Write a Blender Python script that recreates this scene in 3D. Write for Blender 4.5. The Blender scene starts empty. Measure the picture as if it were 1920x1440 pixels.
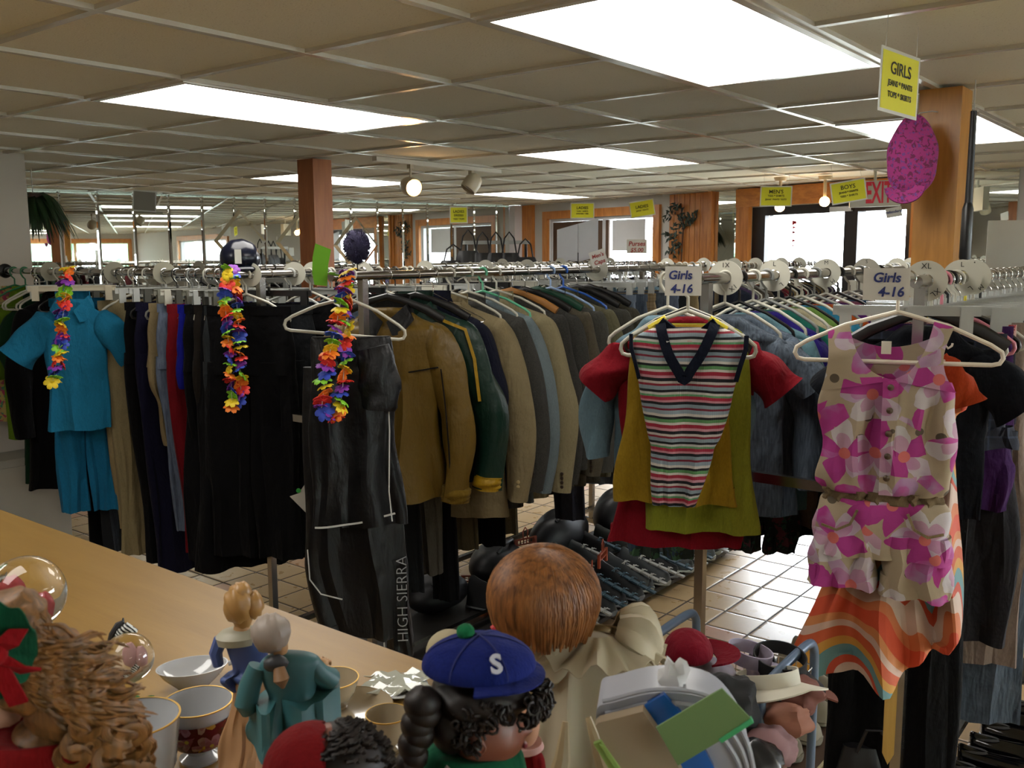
import bpy, bmesh, math, random
from mathutils import Vector, Matrix
R = random.Random(7)
PI = math.pi
sc = bpy.context.scene
COL = sc.collection
# ------------------------------------------------------------------ camera
CAM = Vector((0, 0, 1.67))
FPX = 1770.0
YAW, PITCH, ROLL = .9009, -.1354, -.0053
_f = Vector((math.sin(YAW)*math.cos(PITCH), math.cos(YAW)*math.cos(PITCH), math.sin(PITCH)))
_r0 = Vector((math.cos(YAW), -math.sin(YAW), 0)); _u0 = _r0.cross(_f)
_r = math.cos(ROLL)*_r0 + math.sin(ROLL)*_u0
_u = -math.sin(ROLL)*_r0 + math.cos(ROLL)*_u0
cd = bpy.data.cameras.new('camera'); cam = bpy.data.objects.new('camera', cd); COL.objects.link(cam)
cam.matrix_world = Matrix(((_r.x, _u.x, -_f.x, CAM.x), (_r.y, _u.y, -_f.y, CAM.y), (_r.z, _u.z, -_f.z, CAM.z), (0, 0, 0, 1)))
cd.sensor_width = 36; cd.lens = FPX/1920*36; cd.clip_start = .02
cd.dof.use_dof = True; cd.dof.focus_distance = 2.7; cd.dof.aperture_fstop = 19
sc.camera = cam
# ------------------------------------------------------------------ view, world
sc.view_settings.view_transform = 'Standard'; sc.view_settings.look = 'None'
sc.view_settings.gamma = 1; sc.view_settings.use_curve_mapping = False
sc.view_settings.exposure = 0.0
PANEL_POWER = 9.0
SKY_POWER = 30.0
w = bpy.data.worlds.new('overcast_sky'); sc.world = w; w.use_nodes = True
wn = w.node_tree; wn.nodes.clear()
bg = wn.nodes.new('ShaderNodeBackground'); wo = wn.nodes.new('ShaderNodeOutputWorld')
bg.inputs[0].default_value = (.86, .93, 1, 1); bg.inputs[1].default_value = SKY_POWER
wn.links.new(bg.outputs[0], wo.inputs[0])
sc.cycles.max_bounces = 7; sc.cycles.diffuse_bounces = 4; sc.cycles.glossy_bounces = 4
sc.cycles.transmission_bounces = 6; sc.cycles.transparent_max_bounces = 10
sc.cycles.sample_clamp_indirect = 6; sc.cycles.use_denoising = True

# pixel helpers: a pixel of the 1920x1440 photograph and a distance or plane give a point in the room
def ray(x, y): return _f + (x-960)/FPX*_r - (y-720)/FPX*_u
def P(x, y, d): return CAM + ray(x, y)*d
def onx(x, y, X): d = ray(x, y); return CAM + d*(X/d.x)
def ony(x, y, Y): d = ray(x, y); return CAM + d*(Y/d.y)
def onz(x, y, Z): d = ray(x, y); return CAM + d*((Z-CAM.z)/d.z)
def onp(x, y, p0, n): d = ray(x, y); return CAM + d*((p0-CAM).dot(n)/d.dot(n))

# ------------------------------------------------------------------ tagging
def tag(o, label=None, cat=None, group=None, kind=None):
    if label: o['label'] = label
    if cat: o['category'] = cat
    if group: o['group'] = group
    if kind: o['kind'] = kind
    return o
def thing(name, label, cat, loc=(0, 0, 0), rz=0, group=None):
    o = bpy.data.objects.new(name, None); COL.objects.link(o)
    o.empty_display_size = .05
    o.location = loc; o.rotation_euler = (0, 0, rz)
    return tag(o, label, cat, group)
def kids(o): return [c for c in bpy.data.objects if c.parent == o]
def copy_tree(o, loc=None, rz=None, label=None, kid_list=None):
    c = o.copy(); COL.objects.link(c)
    if loc is not None: c.location = loc
    if rz is not None: c.rotation_euler = (0, 0, rz)
    if label: c['label'] = label
    for ch in (kid_list if kid_list is not None else kids(o)):
        d = ch.copy(); COL.objects.link(d); d.parent = c
    return c

# ------------------------------------------------------------------ mesh builder
def catmull(vals, n):
    """vals: list of tuples; n samples between each"""
    out = []; L = len(vals)
    for i in range(L-1):
        a = vals[max(i-1, 0)]; b = vals[i]; c = vals[i+1]; d = vals[min(i+2, L-1)]
        for k in range(n):
            t = k/n
            out.append(tuple(.5*((2*q)+(-p+r)*t+(2*p-5*q+4*r-s)*t*t+(-p+3*q-3*r+s)*t**3) for p, q, r, s in zip(a, b, c, d)))
    out.append(tuple(vals[-1]))
    return out
class MB:
    def __init__(s): s.v = []; s.f = []; s.mi = []; s.cur = 0
    def add(s, vs, fs):
        b = len(s.v); s.v += [tuple(v) for v in vs]
        for f in fs: s.f.append(tuple(b+i for i in f)); s.mi.append(s.cur)
        return s
    def box(s, lo, hi):
        x0, y0, z0 = lo; x1, y1, z1 = hi
        return s.add([(x0, y0, z0), (x1, y0, z0), (x1, y1, z0), (x0, y1, z0), (x0, y0, z1), (x1, y0, z1), (x1, y1, z1), (x0, y1, z1)],
                     [(3, 2, 1, 0), (4, 5, 6, 7), (0, 1, 5, 4), (1, 2, 6, 5), (2, 3, 7, 6), (3, 0, 4, 7)])
    def obox(s, o, a, b, c):
        """box from corner o with edge vectors a, b, c"""
        o, a, b, c = map(Vector, (o, a, b, c))
        vs = [o, o+a, o+a+b, o+b, o+c, o+a+c, o+a+b+c, o+b+c]
        fs = [(3, 2, 1, 0), (4, 5, 6, 7), (0, 1, 5, 4), (1, 2, 6, 5), (2, 3, 7, 6), (3, 0, 4, 7)]
        if a.cross(b).dot(c) < 0: fs = [tuple(reversed(f)) for f in fs]
        return s.add(vs, fs)
    def tube(s, pts, r, n=8, cap=True, flat=1.0):
        pts = [Vector(p) for p in pts]; L = len(pts)
        rs = r if isinstance(r, (list, tuple)) else [r]*L
        vs = []; fs = []; N = None
        for i, p in enumerate(pts):
            t = (pts[min(i+1, L-1)]-pts[max(i-1, 0)])
            if t.length < 1e-9: t = Vector((0, 0, 1))
            t.normalize()
            if N is None:
                N = t.orthogonal().normalized() if abs(t.z) > .95 else t.cross(Vector((0, 0, 1))).normalized()
            N = (N-t*N.dot(t))
            N = N.normalized() if N.length > 1e-6 else t.orthogonal().normalized()
            B = t.cross(N)
            for k in range(n):
                a = 2*PI*k/n
                vs.append(p+N*math.cos(a)*rs[i]+B*math.sin(a)*rs[i]*flat)
        for i in range(L-1):
            for k in range(n):
                k2 = (k+1) % n
                fs.append((i*n+k, i*n+k2, (i+1)*n+k2, (i+1)*n+k))
        if cap: fs.append(tuple(reversed(range(n)))); fs.append(tuple((L-1)*n+k for k in range(n)))
        return s.add(vs, fs)
    def lathe(s, prof, c=(0, 0, 0), n=24, ax='z', cap=True, sx=1, sy=1):
        vs = []; fs = []; c = Vector(c)
        for r, z in prof:
            for k in range(n):
                a = 2*PI*k/n; x, y = r*math.cos(a)*sx, r*math.sin(a)*sy
                vs.append(c+Vector((x, y, z) if ax == 'z' else ((z, x, y) if ax == 'x' else (y, z, x))))
        L = len(prof)
        for i in range(L-1):
            for k in range(n):
                k2 = (k+1) % n; fs.append((i*n+k, i*n+k2, (i+1)*n+k2, (i+1)*n+k))
        if cap: fs.append(tuple(reversed(range(n)))); fs.append(tuple((L-1)*n+k for k in range(n)))
        return s.add(vs, fs)
    def ell(s, c, rad, nu=20, nv=12, fn=None):
        c = Vector(c); vs = []; fs = []
        for j in range(nv+1):
            th = PI*j/nv
            for i in range(nu):
                ph = 2*PI*i/nu
                d = Vector((math.sin(th)*math.cos(ph), math.sin(th)*math.sin(ph), math.cos(th)))
                q = Vector((d.x*rad[0], d.y*rad[1], d.z*rad[2]))
                if fn: q = fn(d, q)
                vs.append(c+q)
        for j in range(nv):
            for i in range(nu):
                i2 = (i+1) % nu
                fs.append((j*nu+i, (j+1)*nu+i, (j+1)*nu+i2, j*nu+i2))
        return s.add(vs, fs)
    def loft(s, rings, cap0=True, cap1=True, closed=True):
        n = len(rings[0]); vs = [p for r in rings for p in r]; fs = []
        for i in range(len(rings)-1):
            for k in range(n if closed else n-1):
                k2 = (k+1) % n; fs.append((i*n+k, i*n+k2, (i+1)*n+k2, (i+1)*n+k))
        if cap0: fs.append(tuple(reversed(range(n))))
        if cap1: b = (len(rings)-1)*n; fs.append(tuple(b+k for k in range(n)))
        return s.add(vs, fs)
    def sheet(s, grid, t=.002, nrm=None):
        """grid: rows of points -> thick sheet"""
        nr = len(grid); nc = len(grid[0]); G = [[Vector(p) for p in r] for r in grid]
        vs = []; 
        for side in (0, 1):
            for i in range(nr):
                for j in range(nc):
                    if nrm is None:
                        a = G[min(i+1, nr-1)][j]-G[max(i-1, 0)][j]; b = G[i][min(j+1, nc-1)]-G[i][max(j-1, 0)]
                        n = a.cross(b); n = n.normalized() if n.length > 1e-9 else Vector((0, 1, 0))
                    else: n = Vector(nrm)
                    vs.append(G[i][j]+n*(t/2 if side == 0 else -t/2))
        fs = []; o = nr*nc
        for i in range(nr-1):
            for j in range(nc-1):
                a, b, c, d = i*nc+j, i*nc+j+1, (i+1)*nc+j+1, (i+1)*nc+j
                fs.append((d, c, b, a)); fs.append((o+a, o+b, o+c, o+d))
        for i in range(nr-1):
            fs.append((i*nc, o+i*nc, o+(i+1)*nc, (i+1)*nc))
            a = i*nc+nc-1; b = a+nc; fs.append((b, o+b, o+a, a))
        for j in range(nc-1):
            fs.append((j+1, o+j+1, o+j, j))
            a = (nr-1)*nc+j; fs.append((a, o+a, o+a+1, a+1))
        return s.add(vs, fs)
    def build(s, name, mat, parent=None, smooth=True, ang=40):
        me = bpy.data.meshes.new(name); me.from_pydata(s.v, [], s.f)
        mats = mat if isinstance(mat, (list, tuple)) else [mat]
        for m in mats: me.materials.append(m)
        if len(mats) > 1: me.polygons.foreach_set('material_index', s.mi)
        me.update()
        if smooth:
            me.polygons.foreach_set('use_smooth', [True]*len(me.polygons))
            try: me.set_sharp_from_angle(angle=math.radians(ang))
            except Exception: pass
        o = bpy.data.objects.new(name, me); COL.objects.link(o)
        if parent: o.parent = parent
        return o
def struct(o): o['kind'] = 'structure'; return o
def text_obj(name, s, size, mat, parent, loc, rot, ax='CENTER', ay='CENTER', ext=.0006, sx=1, bold=0, shear=0):
    cu = bpy.data.curves.new(name, 'FONT'); cu.body = s; cu.size = size; cu.align_x = ax; cu.align_y = ay
    cu.extrude = ext; cu.offset = bold; cu.shear = shear; cu.resolution_u = 3
    t = bpy.data.objects.new(name, cu); COL.objects.link(t)
    dg = bpy.context.evaluated_depsgraph_get()
    me = bpy.data.meshes.new_from_object(t.evaluated_get(dg))
    COL.objects.unlink(t); bpy.data.objects.remove(t)
    me.materials.clear(); me.materials.append(mat)
    o = bpy.data.objects.new(name, me); COL.objects.link(o)
    o.location = loc; o.rotation_euler = rot; o.scale = (sx, 1, 1)
    if parent: o.parent = parent
    return o

# ------------------------------------------------------------------ materials
def lin(c):
    if isinstance(c, str): c = tuple(int(c[i:i+2], 16)/255 for i in (0, 2, 4))
    return tuple((x/12.92 if x <= .04045 else ((x+.055)/1.055)**2.4) for x in c)
class NT:
    def __init__(s, name):
        s.m = bpy.data.materials.new(name); s.m.use_nodes = True; s.t = s.m.node_tree; s.n = s.t.nodes; s.l = s.t.links
        s.b = s.n['Principled BSDF']
    def N(s, typ, **k):
        n = s.n.new('ShaderNode'+typ)
        for a, b in k.items(): setattr(n, a, b)
        return n
    def L(s, a, b): s.l.new(a, b)
    def coord(s, kind='Object', scale=(1, 1, 1), rot=(0, 0, 0), loc=(0, 0, 0)):
        c = s.N('TexCoord'); m = s.N('Mapping'); m.inputs['Scale'].default_value = scale
        m.inputs['Rotation'].default_value = rot; m.inputs['Location'].default_value = loc
        s.L(c.outputs[kind], m.inputs[0]); return m.outputs[0]
    def noise(s, v, scale, detail=2, dist=0, rough=.5):
        n = s.N('TexNoise'); n.inputs['Scale'].default_value = scale; n.inputs['Detail'].default_value = detail
        n.inputs['Distortion'].default_value = dist; n.inputs['Roughness'].default_value = rough
        s.L(v, n.inputs['Vector']); return n
    def ramp(s, fac, stops, interp='LINEAR'):
        r = s.N('ValToRGB'); cr = r.color_ramp; cr.interpolation = interp
        while len(cr.elements) < len(stops): cr.elements.new(.5)
        for e, (p, c) in zip(cr.elements, stops): e.position = p; e.color = (*lin(c), 1)
        s.L(fac, r.inputs[0]); return r.outputs[0]
    def mix(s, fac, a, b, blend='MIX'):
        m = s.N('MixRGB', blend_type=blend)
        for i, q in zip((0, 1, 2), (fac, a, b)):
            if hasattr(q, 'is_linked') or hasattr(q, 'node'): s.L(q, m.inputs[i])
            elif i == 0: m.inputs[0].default_value = q
            else: m.inputs[i].default_value = (*lin(q), 1)
        return m.outputs[0]
    def math(s, op, a, b=None, c=None):
        m = s.N('Math', operation=op)
        for i, q in enumerate((a, b, c)):
            if q is None: continue
            if hasattr(q, 'node'): s.L(q, m.inputs[i])
            else: m.inputs[i].default_value = q
        return m.outputs[0]
    def sep(s, v): n = s.N('SeparateXYZ'); s.L(v, n.inputs[0]); return n.outputs
    def color(s, c):
        if hasattr(c, 'node'): s.L(c, s.b.inputs['Base Color'])
        else: s.b.inputs['Base Color'].default_value = (*lin(c), 1)
    def bump(s, h, strength=.3, dist=.002):
        b = s.N('Bump'); b.inputs['Strength'].default_value = strength; b.inputs['Distance'].default_value = dist
        s.L(h, b.inputs['Height']); s.L(b.outputs[0], s.b.inputs['Normal'])
    def set(s, **k):
        for a, b in k.items(): s.b.inputs[a.replace('_', ' ')].default_value = b
        return s.m
_cache = {}
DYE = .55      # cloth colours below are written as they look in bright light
def plain(name, col, rough=.5, metal=0, var=.06, scale=6, coat=0):
    key = (name,)
    if key in _cache: return _cache[key]
    t = NT(name); v = t.coord(); n = t.noise(v, scale, 3)
    c = lin(col); d = tuple(max(0, x*(1-var*2)) for x in c)
    m = t.N('MixRGB'); t.L(n.outputs['Fac'], m.inputs[0]); m.inputs[1].default_value = (*d, 1); m.inputs[2].default_value = (*[min(1, x*(1+var)) for x in c], 1)
    t.L(m.outputs[0], t.b.inputs['Base Color']); t.set(Roughness=rough, Metallic=metal, Coat_Weight=coat)
    _cache[key] = t.m; return t.m
def fab(col, kind='cloth', rough=.92, bump=.35):
    """woven cloth of one colour: fine weave, faint slubs"""
    key = ('fab', col, kind)
    if key in _cache: return _cache[key]
    t = NT(kind+'_'+col); v = t.coord()
    n = t.noise(v, 9, 3); f = t.noise(t.coord(scale=(1, 1, .25)), 420, 1)
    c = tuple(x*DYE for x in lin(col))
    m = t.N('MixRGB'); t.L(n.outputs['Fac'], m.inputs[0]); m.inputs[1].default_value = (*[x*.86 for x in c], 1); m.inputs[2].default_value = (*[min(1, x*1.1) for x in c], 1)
    m2 = t.N('MixRGB', blend_type='MULTIPLY'); m2.inputs[0].default_value = .35
    t.L(m.outputs[0], m2.inputs[1]); t.L(f.outputs['Fac'], m2.inputs[2])
    out = m2.outputs[0]
    if kind == 'denim':
        q = t.noise(t.coord(scale=(1, 1, .12)), 160, 2)
        out = t.mix(t.math('MULTIPLY', q.outputs['Fac'], .35), out, (.6, .66, .72))
    if kind == 'tweed':
        q = t.noise(v, 240, 2); out = t.mix(t.math('MULTIPLY', q.outputs['Fac'], .25), out, (.5, .48, .42))
    t.L(out, t.b.inputs['Base Color'])
    t.set(Roughness=rough if kind != 'satin' else .45)
    t.b.inputs['Sheen Weight'].default_value = .02 if kind != 'satin' else 0
    t.b.inputs['Specular IOR Level'].default_value = .12 if kind != 'satin' else .3
    w_ = t.noise(v, 14, 3); 
    w2 = t.noise(t.coord(scale=(1, 1, .3)), 24, 2, .8)
    b = t.math('ADD', t.math('ADD', w_.outputs['Fac'], t.math('MULTIPLY', w2.outputs['Fac'], .8)), t.math('MULTIPLY', f.outputs['Fac'], .06))
    t.bump(b, .7 if kind != 'satin' else .45, .016)
    _cache[key] = t.m; return t.m
def plastic(col, rough=.35): return plain('plastic_'+(col if isinstance(col, str) else 'x'), col, rough, 0, .02)
def paper(col): return plain('paper_'+col, col, .8, 0, .03, 30)
def metal(name, col, rough): return plain(name, col, rough, 1, .03)
CHROME = metal('chrome', 'c8c8c8', .12)
CHROME_W = metal('worn_chrome', 'b0aca6', .2)
BLACKM = plain('black_metal', '15140f', .45, .3)
WHITE_P = plain('white_plastic', 'b4b2a4', .35, 0, .03)
GREY_P = plain('grey_plastic', '7a7c78', .4, 0, .05)
DARK_P = plain('black_plastic', '101010', .35, 0, .03)
def clear_plastic():
    t = NT('clear_plastic'); t.color('d2d5d1'); t.set(Roughness=.2, IOR=1.25, Transmission_Weight=.5); return t.m
CLEAR_P = clear_plastic()
def glass_mat(name, tint='ffffff', refl=.08):
    t = NT(name); t.n.remove(t.b); tr = t.N('BsdfTransparent'); g = t.N('BsdfGlossy'); g.inputs['Roughness'].default_value = .02
    tr.inputs[0].default_value = (*lin(tint), 1)
    fr = t.N('LayerWeight'); fr.inputs['Blend'].default_value = .25; mx = t.N('MixShader')
    t.L(t.math('ADD', t.math('MULTIPLY', fr.outputs['Fresnel'], .6), refl), mx.inputs[0])
    t.L(tr.outputs[0], mx.inputs[1]); t.L(g.outputs[0], mx.inputs[2])
    t.L(mx.outputs[0], t.n['Material Output'].inputs[0]); return t.m
GLASS = glass_mat('window_glass', 'ffffff', .02)
def emis(name, col, s):
    t = NT(name); t.color(col); t.b.inputs['Emission Color'].default_value = (*lin(col), 1); t.b.inputs['Emission Strength'].default_value = s; return t.m
def mirror_mat():
    t = NT('mirror_glass'); t.color('e6ebe6'); v = t.coord(); n = t.noise(v, 5, 3)
    t.set(Metallic=1.0, Roughness=.015); return t.m
MIRROR = mirror_mat()
def wood(name, a, b, axis='z', scale=6, rough=.4, knots=True):
    """boards with grain running along axis"""
    t = NT(name); s = {'x': (.12, 1, 1), 'y': (1, .12, 1), 'z': (1, 1, .12)}[axis]
    v = t.coord(scale=s); n = t.noise(v, scale*5, 5, .6); n2 = t.noise(v, scale*24, 3)
    f = t.math('ADD', t.math('MULTIPLY', n.outputs['Fac'], .75), t.math('MULTIPLY', n2.outputs['Fac'], .25))
    c = t.ramp(f, [(.3, b), (.62, a)])
    if knots:
        vo = t.N('TexVoronoi'); vo.inputs['Scale'].default_value = 4; t.L(t.coord(scale=tuple(1 if q == 1 else .5 for q in s)), vo.inputs['Vector'])
        c = t.mix(t.math('LESS_THAN', vo.outputs['Distance'], .055), c, tuple(x*.45 for x in [int(b[i:i+2], 16)/255 for i in (0, 2, 4)]))
    t.color(c); t.set(Roughness=rough); t.bump(n2.outputs['Fac'], .15, .002); return t.m
# ------------------------------------------------------------------ the room
CZ = 2.233
GX, GY, GS = 1.802, .9417, .6101
FW0 = Vector((6.884, 0, 0)); FE = Vector((.277, 1, 0)).normalized(); FN = Vector((-FE.y, FE.x, 0))
MN = Vector((math.sin(math.radians(15)), math.cos(math.radians(15)), 0)); M0 = MN*8.85; ME = Vector((MN.y, -MN.x, 0))
K = Vector((8.77, 6.81, 0)); Q = Vector((2.53, 8.483, 0))
BY = -8.0
S0 = BY/FE.y                               # far wall parameter at the back wall
def fs(x, y=450): return (onp(x, y, FW0, FN)-FW0).dot(FE)
def fz(x, y): return onp(x, y, FW0, FN).z
POLY = [(-2.5, BY), (FW0.x+.277*BY, BY), (K.x, K.y), (Q.x, Q.y), (2.53, 5.45), (-2.5, 5.45)]

def floor_mat():
    t = NT('floor_tile'); c = t.N('TexCoord'); x, y, z = t.sep(c.outputs['Object'])
    s = .2026
    u = t.math('DIVIDE', t.math('SUBTRACT', x, 4.579-40*s), s); v = t.math('DIVIDE', t.math('SUBTRACT', y, 1.664-60*s), s)
    fu = t.math('FRACT', u); fv = t.math('FRACT', v)
    eu = t.math('MINIMUM', fu, t.math('SUBTRACT', 1, fu)); ev = t.math('MINIMUM', fv, t.math('SUBTRACT', 1, fv))
    e = t.math('MINIMUM', eu, ev)
    cell = t.N('CombineXYZ'); t.L(t.math('FLOOR', u), cell.inputs[0]); t.L(t.math('FLOOR', v), cell.inputs[1])
    wn_ = t.N('TexWhiteNoise'); t.L(cell.outputs[0], wn_.inputs['Vector'])
    n = t.noise(c.outputs['Object'], 14, 4)
    base = t.ramp(wn_.outputs['Value'], [(0, 'b79c72'), (.5, 'bda27a'), (.86, 'b59a74'), (.93, 'bd9074'), (1, 'b98a70')])
    base = t.mix(t.math('MULTIPLY', n.outputs['Fac'], .45), base, 'a08862')
    g = t.math('LESS_THAN', e, .024)
    t.color(t.mix(g, base, '43382e'))
    ro = t.math('ADD', t.math('MULTIPLY', g, .5), t.math('MULTIPLY_ADD', n.outputs['Fac'], .15, .22))
    t.L(ro, t.b.inputs['Roughness'])
    h = t.math('MINIMUM', t.math('MULTIPLY', e, 16), 1.0); t.bump(h, .6, .004); return t.m
fl = MB(); n = len(POLY)
fl.add([(x, y, 0) for x, y in POLY]+[(x, y, -.1) for x, y in POLY], [tuple(range(n)), tuple(reversed(range(n, 2*n)))]+[(i, n+i, n+(i+1) % n, (i+1) % n) for i in range(n)])
struct(fl.build('floor', floor_mat(), smooth=False))
def ceil_mat():
    t = NT('ceiling_tile'); v = t.coord(); n = t.noise(v, 160, 3, .4); vo = t.N('TexVoronoi'); vo.inputs['Scale'].default_value = 70
    t.L(t.coord(scale=(1, 1.6, 1)), vo.inputs['Vector'])
    pits = t.math('LESS_THAN', t.math('ADD', vo.outputs['Distance'], t.math('MULTIPLY', n.outputs['Fac'], .55)), .40)
    big = t.noise(v, 1.3, 2)
    c = t.mix(big.outputs['Fac'], 'cdcbb8', 'd5d3c4')
    t.color(t.mix(t.math('MULTIPLY', pits, .55), c, '989080')); t.set(Roughness=.95); t.bump(n.outputs['Fac'], .4, .002); return t.m
cl = MB(); cl.add([(x, y, CZ+.012) for x, y in POLY]+[(x, y, CZ+.15) for x, y in POLY], [tuple(reversed(range(n))), tuple(range(n, 2*n))]+[(i, (i+1) % n, n+(i+1) % n, n+i) for i in range(n)])
struct(cl.build('ceiling', ceil_mat(), smooth=False))
# T-bar grid (part of the ceiling, white enamelled steel)
tb = MB()
def xmax(y):
    v = 6.884+.277*y
    if y > 6.81: v = Q.x+(Q.y-y)/(Q.y-K.y)*(K.x-Q.x)
    return v-.02
def ymax(x): return (5.44 if x < 2.53 else (Q.y-(x-Q.x)*(Q.y-K.y)/(K.x-Q.x)))-.02
def ymin(x): return max(BY, (x-6.884)/.277)+.02
j = math.ceil((BY-GY)/GS)
while GY+j*GS < 8.4:
    y = GY+j*GS; x0 = -2.48 if y < 5.4 else 2.55; x1 = xmax(y)
    if x1 > x0: tb.box((x0, y-.012, CZ), (x1, y+.012, CZ+.013))
    j += 1
i = -7
while GX+i*GS < 8.7:
    x = GX+i*GS; y0, y1 = ymin(x), ymax(x)
    tb.box((x-.012, y0, CZ+.0005), (x+.012, y1, CZ+.013)); i += 1
TBAR = plain('ceiling_grid_enamel', 'd0ccc0', .25, .25)
struct(tb.build('trim_1', TBAR, smooth=False))
# ceiling lights: 2 ft x 4 ft troffers
LIT = emis('light_diffuser', 'fffbf4', PANEL_POWER)
def panel(a, b, da, db, label, group='recessed ceiling light panels'):
    x0, y0 = GX+a*GS, GY+b*GS
    t = thing('ceiling_light', label, 'ceiling light', (x0, y0, CZ), 0, group)
    X, Y = da*GS, db*GS; m = MB()
    for lo, hi in (((.012, .012), (X-.012, .035)), ((.012, Y-.035), (X-.012, Y-.012)), ((.012, .035), (.035, Y-.035)), ((X-.035, .035), (X-.012, Y-.035))):
        m.box((*lo, -.004), (*hi, .010))
    m.build('frame', TBAR, t, False)
    MB().box((.035, .035, -.001), (X-.035, Y-.035, .008)).build('diffuser', LIT, t, False)
panel(0, 0, 2, 1, 'largest glowing ceiling panel at the top edge, nearest the camera')
panel(0, 3, 2, 1, 'long glowing ceiling panel at upper left')
panel(4, 3, 2, 1, 'glowing ceiling panel in mid ceiling, right of the track spotlights')
panel(4, 0, 2, 1, 'glowing ceiling panel behind the right wooden post')
panel(4, 7, 2, 1, 'glowing ceiling panel partly hidden behind the left wooden post')
panel(8, 7, 2, 1, 'thin sliver of a glowing ceiling panel nearest the far wall, by the window')
for a, b in ((0, -5), (4, -5), (0, -10), (4, -10), (0, -14), (4, -14), (-4, -10), (8, -2), (-4, 3), (-4, 0), (-4, -5)):  # the last panels listed, behind the camera, are added to brighten the room
    if GX+(a+2)*GS < 6.884+.277*(GY+b*GS): panel(a, b, 2, 1, 'ceiling light panel out of view: mirrored at far right, added for brightness behind the camera')
# walls
WALLM = plain('wall_paint_grey', 'c4c6c6', .85, 0, .03, 2)
WALLT = plain('wall_paint_taupe', 'b5ac9e', .85, 0, .03, 2)
PINE = wood('orange_pine', 'c07f3c', '9a5c26', 'z')
PINEH = wood('orange_pine_beam', 'c4843f', 'a06330', 'y')
PINEDK = wood('dark_plank', '8a3f1c', '6d2c12', 'z')
BLKFR = plain('black_door_frame', '1b1619', .35, 0, .03)
m = MB()
def fbox(m, s0, s1, z0, z1, d0=0, d1=.1, depth_out=False):
    """box on the far wall: s along the wall, d0..d1 into the room"""
    m.obox(FW0+FE*s0+FN*d0+Vector((0, 0, z0)), FE*(s1-s0), FN*(d1-d0), Vector((0, 0, z1-z0)))
SK = (K-FW0).dot(FE)
# openings along the far wall: (s0, s1, z0, z1)
w1a, w1b = fs(1228), fs(1030); wz1 = fz(1130, 406)
dr0, dr1 = fs(1712), fs(1408); dz1 = fz(1500, 384)
w2a, w2b = -5.1, -2.3
segs = []; edges = [(S0-.1, w2a), (w2b, dr0), (dr1, w1a), (w1b, SK+.1)]
fwm = MB()
for a, b in edges: fbox(fwm, a, b, 0, CZ+.03, -.15, 0)
for a, b, z0, z1 in ((w2a, w2b, .9, 2.02), (w1a, w1b, .85, wz1), (dr0, dr1, 0, dz1)):
    if z0 > 0: fbox(fwm, a, b, 0, z0, -.15, 0)
    fbox(fwm, a, b, z1, CZ+.03, -.15, 0)
struct(fwm.build('wall_far', WALLM, smooth=False))
# mirror wall backing, return wall, left column, rear, back
lw = MB()
lw.obox(M0+ME*((Q-M0).dot(ME)-.1)+MN*.012, ME*((K-Q).length+.3), MN*.12, Vector((0, 0, CZ+.03)))
struct(lw.build('wall_mirror', WALLM, smooth=False))
ML = MB(); ML.box((-2.6, 5.45, 0), (2.53, 5.6, CZ+.03)); ML.box((2.38, 5.6, 0), (2.53, 8.6, CZ+.03))
struct(ML.build('wall_left', WALLT, smooth=False))
RW = MB(); RW.box((-2.65, BY-.1, 0), (-2.5, 5.6, CZ+.03)); struct(RW.build('wall_rear', WALLM, smooth=False))
bw = MB(); xe = 6.884+.277*BY
BWIN = [(-.6, 2.0), (2.12, 4.45)]
bw.box((-2.6, BY-.15, 0), (-.6, BY, CZ+.03)); bw.box((2.0, BY-.15, 0), (2.12, BY, CZ+.03)); bw.box((4.45, BY-.15, 0), (xe+.2, BY, CZ+.03))
for a, b in BWIN: bw.box((a, BY-.15, 0), (b, BY, .8)); bw.box((a, BY-.15, 2.03), (b, BY, CZ+.03))
struct(bw.build('wall_right', WALLM, smooth=False))
# back-wall windows with pine casing (seen in the mirrors)
for q, (a, b) in enumerate(BWIN):
    o = thing('window_%d' % (q+2), None, None, ((a+b)/2, BY, 0)); struct(o)
    m = MB(); hw = (b-a)/2
    m.box((-hw-.1, -.02, 2.0), (hw+.1, .03, 2.12)); m.box((-hw-.1, -.02, .72), (hw+.1, .05, .82))
    m.box((-hw-.1, -.02, .82), (-hw, .03, 2.0)); m.box((hw, -.02, .82), (hw+.1, .03, 2.0)); m.box((-.03, -.06, .82), (.03, .01, 2.0))
    m.build('casing', PINE, o, False)
    MB().box((-hw+.002, -.09, .82), (hw-.002, -.084, 2.0)).build('pane', GLASS, o, False)
# far-wall window with pine casing, between the mirror corner and the plank panel
def fwin(name, s0, s1, z0, z1, cas=.1, mull=()):
    o = thing(name, None, None, FW0+FE*((s0+s1)/2)); struct(o); o.rotation_euler = (0, 0, math.atan2(FE.y, FE.x))
    h = (s1-s0)/2; m = MB()     # local x along wall, local y = FN direction
    m.box((-h-cas, 0, z1), (h+cas, .035, z1+cas)); m.box((-h-cas, 0, z0-cas), (h+cas, .06, z0))
    m.box((-h-cas, 0, z0), (-h, .035, z1)); m.box((h, 0, z0), (h+cas, .035, z1))
    m.build('casing', PINE, o, False)
    m = MB(); m.box((-h, -.12, z1-.03), (h, -.02, z1)); m.box((-h, -.12, z0), (h, -.02, z0+.03)); m.box((-h, -.12, z0+.03), (-h+.03, -.02, z1-.03)); m.box((h-.03, -.12, z0+.03), (h, -.02, z1-.03))
    for q in mull: m.box((q-.025, -.11, z0+.03), (q+.025, -.03, z1-.03))
    m.build('sash', plain('white_sash', 'c9ccd0', .5), o, False)
    MB().box((-h+.03, -.08, z0+.03), (h-.03, -.074, z1-.03)).build('pane', GLASS, o, False)
    return o
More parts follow.
